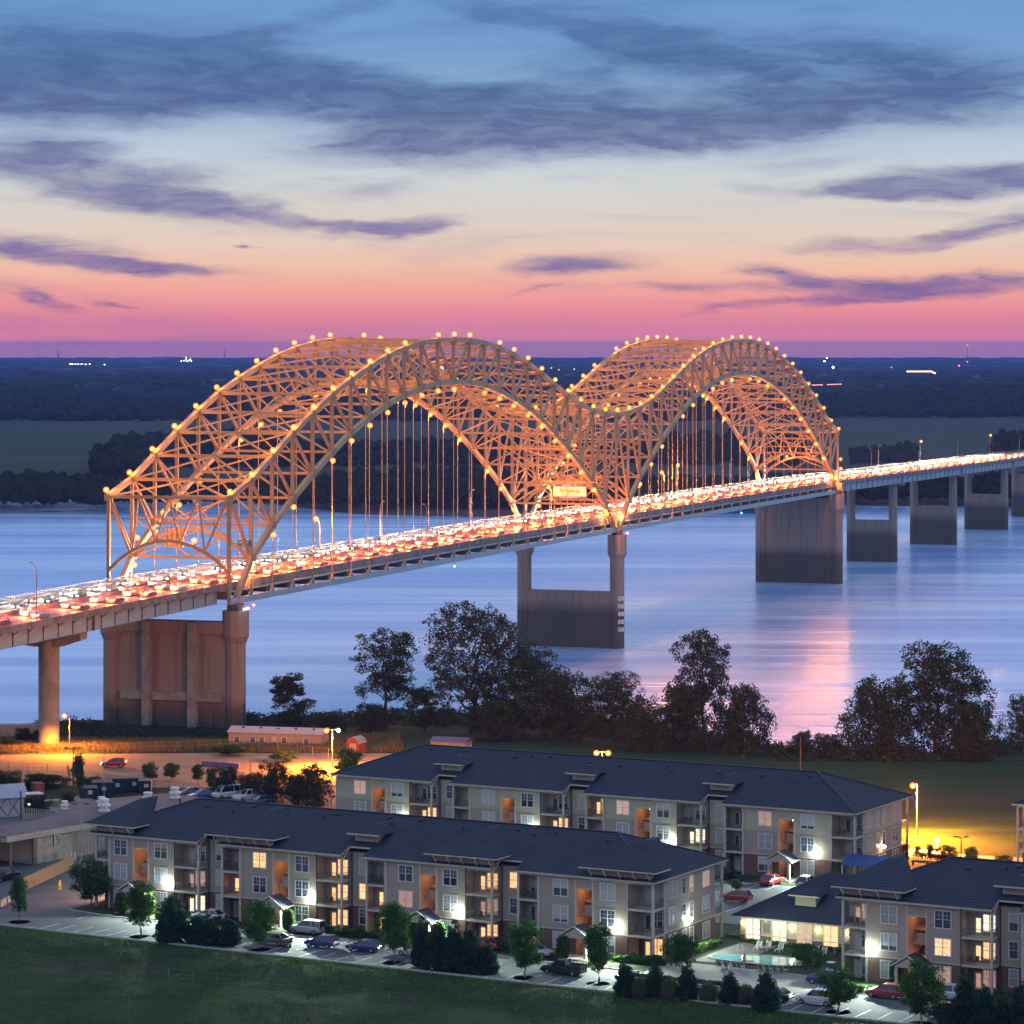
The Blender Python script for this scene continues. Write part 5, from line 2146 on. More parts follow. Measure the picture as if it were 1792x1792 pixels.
    for q in range(int(L_ / 11)):
        vx, vy = 8 + q * 11.3 + rg_.uniform(-2, 2), rg_.uniform(6.5, 9)
        vn.lathe([(.12, 0), (.12, .5), (.2, .5), (.2, .6)], (vx, vy, zr(vy) - .05), 8)
    vn.build('vent_pipes', M['darkmetal'], r)
    # bracketed gable bays with their own hipped roof
    for (a, b) in bays:
        MB().box(a, b, -.06, .3, TOP - .38, TOP + 1.35).build('frieze_panel', upper, r)
        t_ = MB().box(a - .02, b + .02, -.12, -.063, TOP - .5, TOP - .3)
        t_.build('frieze_trim', M['trim'], r)
        n_ = max(3, int((b - a) / 2.1) + 1)
        for q in range(n_):
            bx = a + .2 + (b - a - .4) * q / (n_ - 1)
            bk = MB()
            bk.bar((bx, -.12, TOP - .1), (bx, -1.25, TOP + 1.3), .13, .13)
            bk.box(bx - .06, bx + .06, -.16, -.065, TOP - .3, TOP + 1.3)
            bk.build('bracket', M['trim'], r)
        ye, ze = -1.35, TOP + 1.42
        x0, x1 = a - 1.1, b + 1.1
        yt = 6.6
        zt = ze + (yt - ye) * .335
        ins = min(5.6, (x1 - x0) / 2 - .4)
        yb_e = (ze - z0) / sl_ - E_ + .05
        yb_t = (zt - z0) / sl_ - E_ + .05
        m_ = MB()
        m_.add([(x0, ye, ze), (x1, ye, ze), (x1 - ins, yt, zt), (x0 + ins, yt, zt)], [(0, 1, 2, 3)])
        m_.add([(x1, ye, ze), (x1, yb_e, ze), (x1 - ins, yb_t, zt), (x1 - ins, yt, zt)], [(0, 1, 2, 3)])
        m_.add([(x0, ye, ze), (x0 + ins, yt, zt), (x0 + ins, yb_t, zt), (x0, yb_e, ze)], [(0, 1, 2, 3)])
        m_.add([(x0 + ins, yt, zt), (x1 - ins, yt, zt), (x1 - ins, yb_t, zt), (x0 + ins, yb_t, zt)], [(0, 1, 2, 3)])
        m_.add([(x0, ye, ze - .03), (x0, yb_e, ze - .03), (x1, yb_e, ze - .03), (x1, ye, ze - .03)], [(0, 1, 2, 3)])
        m_.build('bay_roof', M['roof'], r)
        MB().box(x0, x1, ye - .02, ye + .05, ze - .22, ze - .035).build('fascia', M['trim'], r)
        MB().box(x1 - .05, x1 + .02, ye + .06, yb_e, ze - .22, ze - .035).build('fascia', M['trim'], r)
    # dormers
    for dxx in dorm:
        y0 = 3.0
        zb = zr(y0)
        d = MB().box(dxx - 1.75, dxx + 1.75, y0, y0 + 2.6, zb - .3, zb + 1.05)
        do = d.build('dormer', upper, r)
        MB().box(dxx - 1.3, dxx + 1.3, y0 - .06, y0 - .002, zb + .18, zb + .85).build('vent_panel', M['wall_t'], do)
        q = MB().box(dxx - 1.75, dxx - 1.55, y0 - .05, y0 - .001, zb, zb + 1.05).box(dxx + 1.55, dxx + 1.75, y0 - .05, y0 - .001, zb, zb + 1.05)
        q.box(dxx - 1.42, dxx + 1.42, y0 - .09, y0 - .061, zb + .85, zb + .95).box(dxx - 1.42, dxx + 1.42, y0 - .09, y0 - .061, zb + .08, zb + .18)
        q.box(dxx - 1.42, dxx - 1.3, y0 - .09, y0 - .061, zb + .18, zb + .85).box(dxx + 1.3, dxx + 1.42, y0 - .09, y0 - .061, zb + .18, zb + .85)
        q.build('dormer_trim', M['trim'], do)
        x0, x1, ya, za = dxx - 2.6, dxx + 2.6, y0 - .9, zb + 1.08
        zt = za + 1.0
        yt = y0 + 1.6
        m_ = MB()
        bk1 = (za - z0) / sl_ - E_ + .05
        bk2 = (zt - z0) / sl_ - E_ + .05
        m_.add([(x0, ya, za), (x1, ya, za), (x1 - 2.3, yt, zt), (x0 + 2.3, yt, zt)], [(0, 1, 2, 3)])
        m_.add([(x1, ya, za), (x1, bk1, za), (x1 - 2.3, bk2, zt), (x1 - 2.3, yt, zt)], [(0, 1, 2, 3)])
        m_.add([(x0, ya, za), (x0 + 2.3, yt, zt), (x0 + 2.3, bk2, zt), (x0, bk1, za)], [(0, 1, 2, 3)])
        m_.add([(x0 + 2.3, yt, zt), (x1 - 2.3, yt, zt), (x1 - 2.3, bk2, zt), (x0 + 2.3, bk2, zt)], [(0, 1, 2, 3)])
        m_.add([(x0, ya, za - .02), (x0, bk1, za - .02), (x1, bk1, za - .02), (x1, ya, za - .02)], [(0, 1, 2, 3)])
        m_.build('dormer_roof', M['roof'], do)
        MB().box(x0, x1, ya - .04, ya + .03, za - .18, za + .02).build('fascia', M['trim'], do)
    return r


litA = {(1, 'l', 2): 'warm', (0, 'B', 1): 'warm', (1, 'A', 2): 'warm', (1, 'A', 1): 'warm', (1, 'A', 0): 'warm', (1, 'n', 1): 'warm', (1, 'B', 1): 'warm', (2, 'l', 1): 'dim',
        (1, 'B', 0): 'warm', (2, 'A', 2): 'warm', (2, 'n', 2): 'warm', (2, 'A', 0): 'warm', (0, 'A', 1): 'dim', (0, 'A', 2): 'blind', (0, 'A', 0): 'white', (0, 'l', 2): 'dark', (0, 'l', 1): 'blind',
        (1, 'l', 1): 'dark', (2, 'l', 2): 'dark', (1, 'r', 2): 'dark', (2, 'B', 2): 'blind', (2, 'n', 1): 'dark', (2, 'B', 1): 'dark', (3, 'l', 2): 'blind', (3, 'l', 1): 'blind', (3, 'l', 0): 'blind',
        (3, 'r', 2): 'blind', (3, 'r', 1): 'dark', (3, 'C', 0): 'warm', (2, 'B', 0): 'dim', (2, 'A', 1): 'dim', (0, 'n', 0): 'blind', ('side', 2, 2): 'dim', ('side', 0, 2): 'blind', ('side', 3, 2): 'dim', ('side', 1, 2): 'dark',
        ('side', 0, 1): 'blind', ('side', 3, 1): 'blind'}
BA = apartment('long front apartment building with four bracketed roof bays, facing the parking lot and lawn', A2W(0, 0, 10), [7.55, 30.65, 53.7, 76.9], 86.7, 'balcony', 'corner',
               [(0, 6.2), (20.2, 29.3), (54.9, 63.6), (77.9, 86.7)], [42.4], litA, M['wall_t'], M['wall_t'], 1)
litB = {(1, 'B', 2): 'warm', (1, 'B', 1): 'blind', (2, 'l', 2): 'dim', (0, 'A', 1): 'warm', (1, 'A', 1): 'warm', (3, 'l', 2): 'dim', (2, 'A', 1): 'white', (3, 'l', 1): 'blind', (0, 'l', 2): 'dim'}
BORG = Vector((49.7, 473.4, 10)) - DV * 88.7
BB = apartment('long rear apartment building with three small roof dormers, nearest the river', BORG, [7.85, 31.15, 54.4, 77.95], 88.7, 'plain', 'corner', [], [19.3, 42.6, 65.9], litB, M['wall_b'], M['wall_t'], 2)
litC = {(0, 'l', 2): 'blind', (0, 'l', 1): 'blind', (0, 'r', 1): 'warm', (0, 'r', 0): 'dim', (0, 'A', 1): 'warm', (0, 'A', 0): 'dim', (0, 'L', 2): 'dim', (0, 'r', 2): 'dark', (0, 'A', 2): 'white'}
BC = apartment('apartment building at the bottom right corner with a bracketed roof over its left end', Vector((40.86, 402.2, 10)), [9.75, 33.0], 54, 'balcony_wide', 'corner', [(0, 7.6)], [21.5], litC, M['wall_t'], M['wall_t'], 3)
E_ORG = gp(1781, 1528, 10)
BE = apartment('edge of another apartment building just entering the photo at the right', E_ORG, [9.75], 20, 'balcony_wide', 'corner', [], [], {}, M['wall_t'], M['wall_t'], 4, lamps=False)

# ================================================================== CLUBHOUSE
CL = gp(1296, 1646, 10)
ch_ = empty('clubhouse', CL, -AL, 'single-storey pale green clubhouse with tall lit windows facing the pool', 'building')
Wc, Dc, Hc = 22.0, 17.0, 3.35
MB().box(0, Wc, 0, .25, .95, Hc).box(0, .25, .25, Dc, .95, Hc).box(Wc - .25, Wc, .25, Dc, .95, Hc).box(.25, Wc - .25, Dc - .25, Dc, .95, Hc).build('wall', M['wall_g'], ch_)
MB().box(-.05, Wc + .05, -.05, .25, 0, .9).box(-.05, .25, .25, Dc, 0, .9).build('brick_wall', M['brick'], ch_)
MB().box(-.08, Wc + .08, -.09, -.02, .9, 1.02).build('trim_boards', M['trim'], ch_)
for i, (x, st) in enumerate(((1.8, 'white'), (5.6, 'white'), (9.2, 'dim'), (12.9, 'warm'), (17.5, 'blind'))):
    if st == 'white':
        pass
    o = window(ch_, 'tall', x, -.06, .35, st)
for (x, s_) in ((.45, 0), (7.4, 0), (11.1, 0), (15.3, 0)):
    q = MB().box(x - .1, x + .1, -.14, -.03, 2.2, 2.5).build('wall_lamp', M['darkmetal'], ch_)
    MB().lathe([(.01, -.16), (.16, 0), (.01, .16)], (x, -.3, 2.35), 8).build('bulb', emit('clubhouse_lamp', (1, .74, .36), 110), q)
MB().box(3.3, 4.1, -.07, -.02, 1.35, 2.5).build('notice_board', M['door'], ch_)
MB().tube([(3.7, -.1, 2.85), (3.7, -.02, 2.85)], .2, 12).build('wall_clock', M['white_paint'], ch_)
MB().box(15.5, 16.3, -.07, -.02, 1.6, 2.1).build('warning_sign', pbr('sign_pale_red', (.6, .2, .15), .6, .3, 6), ch_)
e_ = 1.1
zc = Hc + .05
rt = zc + 5.0
mr = MB()
mr.add([(-e_, -e_, zc), (Wc + e_, -e_, zc), (Wc - 7.5, Dc / 2, rt), (8.6, Dc / 2, rt)], [(0, 1, 2, 3)])
mr.add([(-e_, -e_, zc), (8.6, Dc / 2, rt), (-e_, Dc + e_, zc)], [(0, 1, 2)])
mr.add([(Wc + e_, -e_, zc), (Wc + e_, Dc + e_, zc), (Wc - 7.5, Dc / 2, rt)], [(0, 1, 2)])
mr.add([(-e_, Dc + e_, zc), (8.6, Dc / 2, rt), (Wc - 7.5, Dc / 2, rt), (Wc + e_, Dc + e_, zc)], [(0, 1, 2, 3)])
mr.build('roof', M['roof'], ch_)
MB().box(-e_, Wc + e_, -e_ - .05, -e_ + .03, zc - .2, zc).box(-e_ - .05, -e_ + .03, -e_, Dc + e_, zc - .2, zc - .003).box(-e_, Wc + e_, -e_ + .04, .3, zc - .06, zc - .02).build('fascia', M['trim'], ch_)
q = MB().box(7.0, 9.9, 1.9, 5.0, zc + 1.2, zc + 2.95).build('dormer', M['wall_g'], ch_)
MB().box(7.5, 9.4, 1.84, 1.898, zc + 1.75, zc + 2.6).build('vent_panel', M['wall_t'], q)
MB().add([(6.3, 1.3, zc + 3.0), (10.6, 1.3, zc + 3.0), (9.1, 3.6, zc + 4.0), (7.8, 3.6, zc + 4.0), (6.3, 6.5, zc + 3.0), (10.6, 6.5, zc + 3.0)], [(0, 1, 2, 3), (1, 5, 2), (0, 3, 4), (3, 2, 5, 4)]).build('dormer_roof', M['roof'], q)
MB().box(6.3, 10.6, 1.26, 1.34, zc + 2.82, zc + 3.0).build('fascia', M['trim'], q)
bm_ = gp(1478, 1560, 10)
bp_ = empty('pavilion', bm_ + NV * 2 + DV * 1.5, -AL, 'blue ribbed metal roof just behind the clubhouse', 'pavilion')
mm = MB().add([(-3, 0, 3.4), (4.5, 0, 3.4), (4.5, 3.4, 4.6), (-3, 3.4, 4.6), (-3, 6.8, 3.4), (4.5, 6.8, 3.4)], [(0, 1, 2, 3), (3, 2, 5, 4)])
for i in range(13):
    mm.bar((-3 + i * .62, 0, 3.44), (-3 + i * .62, 3.4, 4.64), .07, .08)
mm.build('roof', pbr('blue_metal_roof', (.05, .10, .28), .45, .1, metal=.2), bp_)
for x in (-2.8, 4.3):
    for y in (.2, 6.6):
        MB().box(x - .12, x + .12, y - .12, y + .12, 0, 3.4).build('post', M['trim'], bp_)

# ================================================================== PAVED GROUND
def alocal(pts, z=10.0):
    return [A2W(x, y, z) for x, y in pts]


mb = MB()
sheet('parking_lot', alocal([(-34, -16.5), (-8, -18.2), (8, -18.8), (150, -19.2), (150, -6.2), (89, -6.2), (7.5, -6.2), (-1.5, -4.5), (-3.0, 30), (-20, 30), (-24, 4), (-34, 2)]), 10.05, mat_asph, label='asphalt parking lot and drive in front of the front apartment building')
sheet('parking_lot', alocal([(-3, 30), (120, 30), (120, 62), (-3, 62)]), 10.055, mat_asph, label='asphalt parking lot between the front and rear apartment buildings')
sheet('driveway', alocal([(90.5, 4), (96, 4), (96, 30), (90.5, 30)]), 10.06, mat_asph)
sheet('planting_bed', alocal([(-1.3, -6), (86, -6), (86, 0), (-1.3, 0)]), 10.03, ground_mat('mulch_bed', (.05, .035, .028), (.035, .05, .02), (.04, .06, .02), .3, 1.5))
sheet('pool_deck', alocal([(88.5, -13.5), (113.5, -13.5), (113.5, 0), (106, 2.2), (88.5, 2.2)]), 10.09, mat_conc2, label='pale concrete deck around the swimming pool')
ktr = MB()


def kerb(pts, w_=.18, h_=.15, z=10.0, nm='kerb'):
    m_ = MB()
    for (a, b) in zip(pts, pts[1:]):
        pa, pb = A2W(*a, z), A2W(*b, z)
        m_.bar(pa + Vector((0, 0, h_ / 2)), pb + Vector((0, 0, h_ / 2)), w_, h_ + .1)
    return tag(m_.build(nm, mat_kerb), kind='structure')


kerb([(-34, -16.5), (-8, -18.2), (8, -18.8), (150, -19.2)])
kerb([(-1.5, -4.5), (7.5, -6.2), (88.5, -6.2)])
kerb([(88.5, -6.2), (88.5, -13.5)])
# parking bay lines
ln = MB()
for i in range(46):
    x = 4 + i * 2.75
    for (y0, y1) in ((-18.6, -13.8),) + (((-6.5, -9.8),) if i % 3 == 0 else ()):
        a, b = A2W(x, y0, 10.075), A2W(x, y1, 10.075)
        sd_ = DV * .06
        ln.add([a - sd_, a + sd_, b + sd_, b - sd_], [(0, 1, 2, 3)])
for i in range(36):
    x = 2 + i * 2.75
    for (y0, y1) in ((57, 61.8), (38, 43)):
        a, b = A2W(x, y0, 10.08), A2W(x, y1, 10.08)
        sd_ = DV * .06
        ln.add([a - sd_, a + sd_, b + sd_, b - sd_], [(0, 1, 2, 3)])
lo = tag(ln.build('parking_lines', M['white_paint']), kind='structure')
tag(MB().prism([tuple(A2W(*p)[:2]) for p in ((86.6, 22), (89.7, 22), (89.7, 37), (88, 38.5), (86.6, 37))], 9.9, 10.16).build('grass_island', ground_mat('lit_lawn', (.06, .13, .02), (.08, .15, .03), (.05, .11, .02), .2, 1.5)), kind='structure')

# roads and yards on the left, behind
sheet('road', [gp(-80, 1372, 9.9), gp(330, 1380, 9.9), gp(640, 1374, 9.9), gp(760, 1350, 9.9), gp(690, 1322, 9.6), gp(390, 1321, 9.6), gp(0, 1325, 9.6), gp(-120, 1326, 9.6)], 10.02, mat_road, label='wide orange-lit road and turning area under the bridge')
sheet('yard', [gp(-120, 1590), gp(30, 1560), gp(190, 1520), gp(330, 1420), gp(700, 1420), gp(620, 1376), gp(330, 1396), gp(90, 1420), gp(-100, 1440)], 10.06, mat_asph, label='dark asphalt yard round the long shed')
sheet('field_path', [gp(60, 1420), gp(110, 1420), gp(235, 1370), gp(205, 1370)], 10.09, mat_conc2)
sheet('sidewalk', [gp(1560, 1497), gp(1792, 1520), gp(1900, 1520), gp(1900, 1506), gp(1700, 1497), gp(1600, 1484)], 10.05, mat_conc2)
# ================================================================== GARDEN TREES
STREET = [
    tree_proto('s1', 7.0, 1.7, rl(21, 13, 7.0, 4.6, 1.7, rmin=.18, rmax=.28), 230, 26, .15, .55, lm_mid, M['bark_l'], 31, .12),
    tree_proto('s2', 7.0, 1.5, rl(22, 14, 7.0, 5.2, 1.4, rmin=.18, rmax=.27), 250, 26, .16, .55, lm_mid, M['bark_l'], 32, .13),
    tree_proto('s3', 5.0, 1.2, rl(23, 12, 5.0, 6.0, 2.0, rmin=.16, rmax=.26), 210, 26, .15, .5, lm_mid, M['bark_l'], 33, .10, multi=4),
]
_con = [(0, 0, .6 + i * .62, 1.45 * (1 - (i / 7.5) ** 1.6) + .12, 1.45 * (1 - (i / 7.5) ** 1.6) + .12, .75) for i in range(8)]
CONE = tree_proto('j1', 5.4, .2, _con, 330, 30, .16, .34, lm_con, M['bark'], 41, .12)
CONE2 = tree_proto('j2', 5.4, .2, [(rnd.uniform(-.2, .2), rnd.uniform(-.2, .2), .6 + i * .62, 1.6 * (1 - (i / 8.2) ** 2) + .1, 1.6 * (1 - (i / 8.2) ** 2) + .1, .8) for i in range(8)], 330, 30, .16, .4, lm_con, M['bark'], 42, .12)
TOPI = tree_proto('t1', 3.0, .2, [(0, 0, 1.5, .75, .75, 1.45)], 170, 30, .10, .22, lm_hedge, M['bark'], 43, .08)
SHRB = tree_proto('h1', .95, .05, [(0, 0, .45, .6, .6, .45)], 60, 26, .09, .2, lm_hedge, M['bark'], 44, .04)
SHRD = tree_proto('h2', 1.6, .1, [(0, 0, .7, .9, .9, .7)], 90, 26, .13, .3, lm_dry, M['bark'], 45, .05)
GTS = 'young street trees along the lot edge'
GTJ = 'dark conical evergreens along the lot edge'


def ground_at(px, py):
    z = 10.0
    for _ in range(4):
        p = gp(px, py, z)
        z = gh(p.x, p.y)
    p.z = z
    return p


def st(px, py, i, hpx, wpx, label, rz=0, cat='tree', grp=GTS, protos=STREET):
    p = ground_at(px, py)
    k = p.y / F_PX
    hh = (7.0, 7.0, 5.0)[i]
    ww = (4.9, 5.4, 6.2)[i]
    s_ = hpx * k / hh
    w_ = wpx * k / ww
    return put_tree('street_tree', protos[i], p - Vector((0, 0, .05)), rz, (w_, w_, s_), label, cat, grp)


st(34, 1614, 0, 80, 34, 'small slim tree on the grass edge at the far left', 1)
st(159, 1588, 1, 82, 70, 'broad tree in front of the left end of the front apartment building', 2)
st(246, 1640, 0, 94, 62, 'green tree on the grass edge, second from the left', 3)
st(454, 1662, 1, 86, 62, 'yellow-green floodlit tree on the grass edge by the bench', 4)
st(690, 1686, 0, 104, 72, 'tall dense green tree left of the group of dark evergreens', .3)
st(918, 1712, 1, 100, 64, 'green tree left of the black pickup truck', 1.3)
st(1047, 1722, 0, 102, 62, 'green tree right of the black pickup truck', 2.3)
st(1192, 1703, 2, 66, 74, 'low spreading tree by the corner of the front building', 3.3)
st(1416, 1712, 2, 56, 72, 'small multi-stemmed tree beside the swimming pool', .8)
st(1467, 1772, 1, 78, 66, 'green tree in front of the white off-roader', 1.9)
st(1612, 1792, 1, 108, 78, 'tree between the red hatchback and the dark cars at the bottom right', 2.9)
st(1287, 1562, 2, 22, 26, 'little lit tree on the grass island with red car behind', .2)
for (px, py, h, w_, lab) in ((1505, 1528, 34, 34, 'green tree left by the side of the rear apartment building'), (1535, 1528, 34, 34, 'reddish tree by the side wall of the rear building'),
                             (1582, 1513, 38, 24, 'pale floodlit tree right of the rear apartment building'), (1627, 1508, 30, 16, 'narrow young tree on the orange lit lawn edge'),
                             (1656, 1508, 28, 40, 'wide low young tree on the orange lit lawn edge'), (1700, 1512, 30, 30, 'thin pale young tree near the dark twin lamp'),
                             (1606, 1494, 14, 14, 'tiny bushy tree just above the pale floodlit tree'), (1757, 1514, 18, 34, 'low bush at the right by the far sidewalk')):
    st(px, py, 1 if w_ > 24 else 0, h, w_, lab, px * .1, grp='small trees by the far sidewalk')
for (px, py, h, w_, lab) in ((138, 1395, 74, 26, 'slender dark tree beside the left orange road'), (262, 1369, 34, 32, 'round bushy tree on the verge, left of the three by the orange road'),
                             (300, 1365, 30, 30, 'small reddish tree in the middle of the three by the orange road'), (346, 1372, 34, 26, 'upright bushy tree on the verge, right of the three by the orange road'),
                             (368, 1385, 40, 22, 'thin dark tree at the left end of the hedge trees'), (610, 1362, 52, 54, 'golden lit tree between the orange lamp and the rear roof'),
                             (497, 1335, 22, 46, 'low yellow lit bush tree on the traffic island'), (400, 1322, 18, 56, 'row of thin golden saplings on the road island')):
    st(px, py, 1 if w_ > 28 else 0, h, w_, lab, px * .1, grp='small trees around the orange road')
for (px, py, h, w_, lab) in ((395, 1395, 52, 56, 'dark rounded tree behind the parked vans'), (478, 1402, 66, 66, 'reddish-topped dark tree right of the parked vans'),
                             (440, 1398, 44, 44, 'low dark tree between the two bigger ones behind the vans'), (550, 1412, 70, 72, 'big dark tree left of the rear apartment building'),
                             (520, 1408, 50, 40, 'dark bush tree at the left of the big dark tree')):
    p = ground_at(px, py)
    k = p.y / F_PX
    put_tree('hedge_tree', BIG[4], p, px * .3, (w_ * k / 13, w_ * k / 13, h * k / 12), lab, 'tree', 'dark trees behind the parked vans')
for (px, py, h, w_, lab) in ((80, 1378, 22, 74, 'dark low bush on the left slope'), (60, 1385, 30, 40, 'bush behind the slope at the left edge'), (10, 1398, 48, 60, 'dark bush cut off by the left edge'),
                             (66, 1424, 30, 54, 'dark shrub beside the stacked lumber'), (118, 1415, 26, 30, 'shrub left of the first dumpster'), (40, 1300, 26, 30, 'dark bush in front of the brown wall'),
                             (15, 1308, 16, 40, 'yellow-lit weeds at the left end of the verge'), (70, 1300, 22, 34, 'yellow-lit bush near the foot of the hammerhead pier'), (158, 1380, 20, 40, 'bush above the dumpsters'),
                             (243, 1382, 22, 34, 'green bush above the right-hand dumpsters')):
    p = ground_at(px, py)
    k = p.y / F_PX
    put_tree('bush', BIG[4], p, px * .3, (w_ * k / 13, w_ * k / 13, h * k / 12), lab, 'bush', 'bushes on the left slope')


def con(px, py, hpx, wpx, label, i=0):
    p = ground_at(px, py)
    k = p.y / F_PX
    put_tree('evergreen', (CONE, CONE2)[i], p, px * .17, (wpx * k / 3.3, wpx * k / 3.3, hpx * k / 5.6), label, 'evergreen tree', GTJ)


for (px, py, h, w_, lab, i) in ((302, 1648, 84, 58, 'widest dark evergreen left of the white car', 1), (345, 1650, 50, 40, 'small evergreen in front of the white car', 1), (367, 1654, 56, 42, 'middle evergreen of the left group', 0),
                                (400, 1655, 56, 44, 'rightmost evergreen of the left group', 0), (740, 1692, 92, 44, 'leftmost and palest evergreen of the middle group', 0), (766, 1698, 84, 44, 'second evergreen of the middle group', 1),
                                (794, 1700, 92, 50, 'third evergreen of the middle group', 0), (823, 1702, 80, 46, 'fourth evergreen of the middle group', 1), (853, 1704, 60, 44, 'lowest evergreen at the right end of the middle group', 0),
                                (1094, 1742, 66, 42, 'cone-shaped evergreen between the last street tree and the pool', 0), (1148, 1745, 58, 36, 'slim evergreen, second in the row below the pool', 1), (1203, 1750, 70, 42, 'third evergreen in the row below the pool', 0),
                                (1276, 1757, 56, 36, 'fourth evergreen in the row below the pool', 1), (1340, 1768, 70, 46, 'large pointed evergreen beside the dark car', 1), (1690, 1808, 116, 56, 'tallest dark evergreen at the bottom right', 0),
                                (1722, 1815, 90, 50, 'evergreen right of the tallest one at the bottom right', 1), (1755, 1815, 84, 46, 'evergreen one from the bottom right corner', 0), (1786, 1818, 100, 44, 'evergreen in the very bottom right corner', 1),
                                (1660, 1812, 60, 40, 'low evergreen left of the tallest one at the bottom right', 1)):
    con(px, py, h, w_, lab, i)


def shrubs(proto, name, cat, grp, items, base_h, base_w):
    for (px, py, h, w_, lab) in items:
        p = ground_at(px, py)
        k = p.y / F_PX
        put_tree(name, proto, p, px * .21, (w_ * k / base_w, w_ * k / base_w, h * k / base_h), lab, cat, grp)


shrubs(TOPI, 'clipped_shrub', 'shrub', 'tall clipped shrubs beside the porches', (
    (212, 1600, 40, 24, 'dark tall clipped shrub left of the first porch'), (263, 1601, 40, 22, 'bright green clipped shrub right of the first porch'), (455, 1630, 36, 20, 'dark clipped shrub left of the second porch'),
    (505, 1632, 42, 22, 'bright green clipped shrub right of the second porch'), (722, 1652, 38, 20, 'dark clipped shrub left of the third porch'), (769, 1656, 44, 24, 'bright green clipped shrub right of the third porch'),
    (985, 1680, 44, 26, 'dark clipped shrub left of the fourth porch'), (1568, 1724, 44, 24, 'bright green clipped shrub left of the porch of the bottom right building'), (1628, 1730, 34, 20, 'dark clipped shrub right of the porch of the bottom right building')), 3.0, 1.7)
ORD = 'first second third fourth fifth sixth seventh eighth ninth tenth eleventh twelfth thirteenth fourteenth fifteenth sixteenth seventeenth eighteenth nineteenth twentieth twenty-first twenty-second twenty-third twenty-fourth twenty-fifth'.split()
its = []
for i, px in enumerate((278, 290, 316, 352, 380, 520, 538, 556, 574, 588, 604, 622, 640, 655, 795, 828, 862, 880, 1082, 1096, 1108, 1118, 1131, 1146, 1160)):
    a = 1604 + (px - 290) * .0936
    its.append((px, a + 5, 13 + (i % 3) * 3, 16 + (i % 4) * 3, 'low rounded shrub at the foot of the front building, %s from the left' % ORD[i]))
for i, (px, py) in enumerate(((1490, 1732), (1506, 1735), (1523, 1737), (1540, 1737))):
    its.append((px, py, 12, 14, 'low rounded shrub at the foot of the bottom right building, %s from the left' % ORD[i]))
for (px, py, h, w_, lab) in its:
    p = ground_at(px, py)
    k = p.y / F_PX
    put_tree('low_shrub', SHRB, p, px * .21, (w_ * k / 1.4, w_ * k / 1.4, h * k / .95), lab, 'shrub', 'low shrubs at the foot of the front building' if px < 1400 else 'low shrubs at the foot of the bottom right building')
lm_grass = leafmat('fountain_grass', (.07, .085, .04), (.15, .15, .085))
FG = (None, np_mesh('crown', leaf_quads(np.concatenate([blob_pts(1800, np.random.default_rng(8), .5) * np.array([.9, .9, .8]) + np.array([0, 0, .65])]), .26, np.random.default_rng(9), .6, .13), 4, lm_grass))
for px, lab in ((1172, 'left clump of fountain grass'), (1240, 'middle clump of pale fountain grass'), (1305, 'right clump of pale fountain grass'), (1120, 'faint clump of fountain grass left of the others')):
    p = ground_at(px, 1748 + (px - 1172) * .07)
    k = p.y / F_PX
    put_tree('fountain_grass', FG, p, px, (38 * k / 2.0, 38 * k / 2.0, 34 * k / 1.5), lab + ' between the evergreens', 'ornamental grass', 'fountain grass clumps')


def hedge(name, p0, p1, w_, h_, label, seed, mat=None, n=2600):
    g_ = np.random.default_rng(seed)
    a, b = Vector(p0), Vector(p1)
    d = (b - a)
    L_ = d.length
    r = empty(name, a, math.atan2(d.y, d.x), label, 'hedge')
    pts_ = np.stack([g_.uniform(0, L_, n), g_.uniform(-w_ / 2, w_ / 2, n), h_ * g_.uniform(.1, 1, n) ** .6], axis=1)
    link('foliage', np_mesh('foliage', leaf_quads(pts_, .14, g_), 4, mat or lm_hedge), r)
    return r


hedge('hedge', A2W(90.0, -12.6, 10.1), A2W(104.5, -12.6, 10.1), 1.2, 1.15, 'long dark clipped hedge between the pool loungers and the retaining wall', 3, lm_con, 4200)
hedge('hedge', A2W(88.4, 2.8, 10.1), A2W(88.7, 15, 10.1), 1.4, .9, 'bright lit hedge along the side wall of the front building', 4, lm_hedge, 2600)
hedge('flower_bed', CL + DV * .5 - NV * .9, CL + DV * 15 - NV * .9, .9, .5, 'low bright planting under the clubhouse windows', 5, lm_hedge, 2200)
hedge('hedge', gp(1600, 1502), gp(1668, 1510), 1.6, 1.0, 'dark hedge beside the far sidewalk', 6, lm_con, 1800)

# tufts of grass over the foreground lawn: they catch the flood light
rg = np.random.default_rng(77)
N = 90000
ax = rg.uniform(-36, 128, N)
ay = -19.6 - 62 * rg.uniform(0, 1, N) ** 1.35
TW = np.empty((N, 3))
co_, si_ = math.cos(AL), math.sin(AL)
TW[:, 0] = AO.x + ax * co_ + ay * si_
TW[:, 1] = AO.y - ax * si_ + ay * co_
clump = np.sin(ax * .55 + 2 * np.sin(ay * .31)) * np.sin(ay * 1.1 + ax * .09) + rg.normal(size=N) * .5
keep = clump > -.15
TW, ax, ay = TW[keep], ax[keep], ay[keep]
dd = -ay
TW[:, 2] = 10 - 1.6 * np.clip((dd - 20) / 14, 0, 1) ** 2 * (3 - 2 * np.clip((dd - 20) / 14, 0, 1)) - .8 * np.clip((dd - 34) / 46, 0, 1) ** 2 * (3 - 2 * np.clip((dd - 34) / 46, 0, 1)) + .06
tag(link('grass_tufts', np_mesh('grass_tufts', leaf_quads(TW, .17, rg, .55, .45), 4, leafmat('grass_tuft', (.045, .12, .026), (.11, .17, .05)))), 'short uneven grass of the foreground lawn', 'grass', kind='stuff')

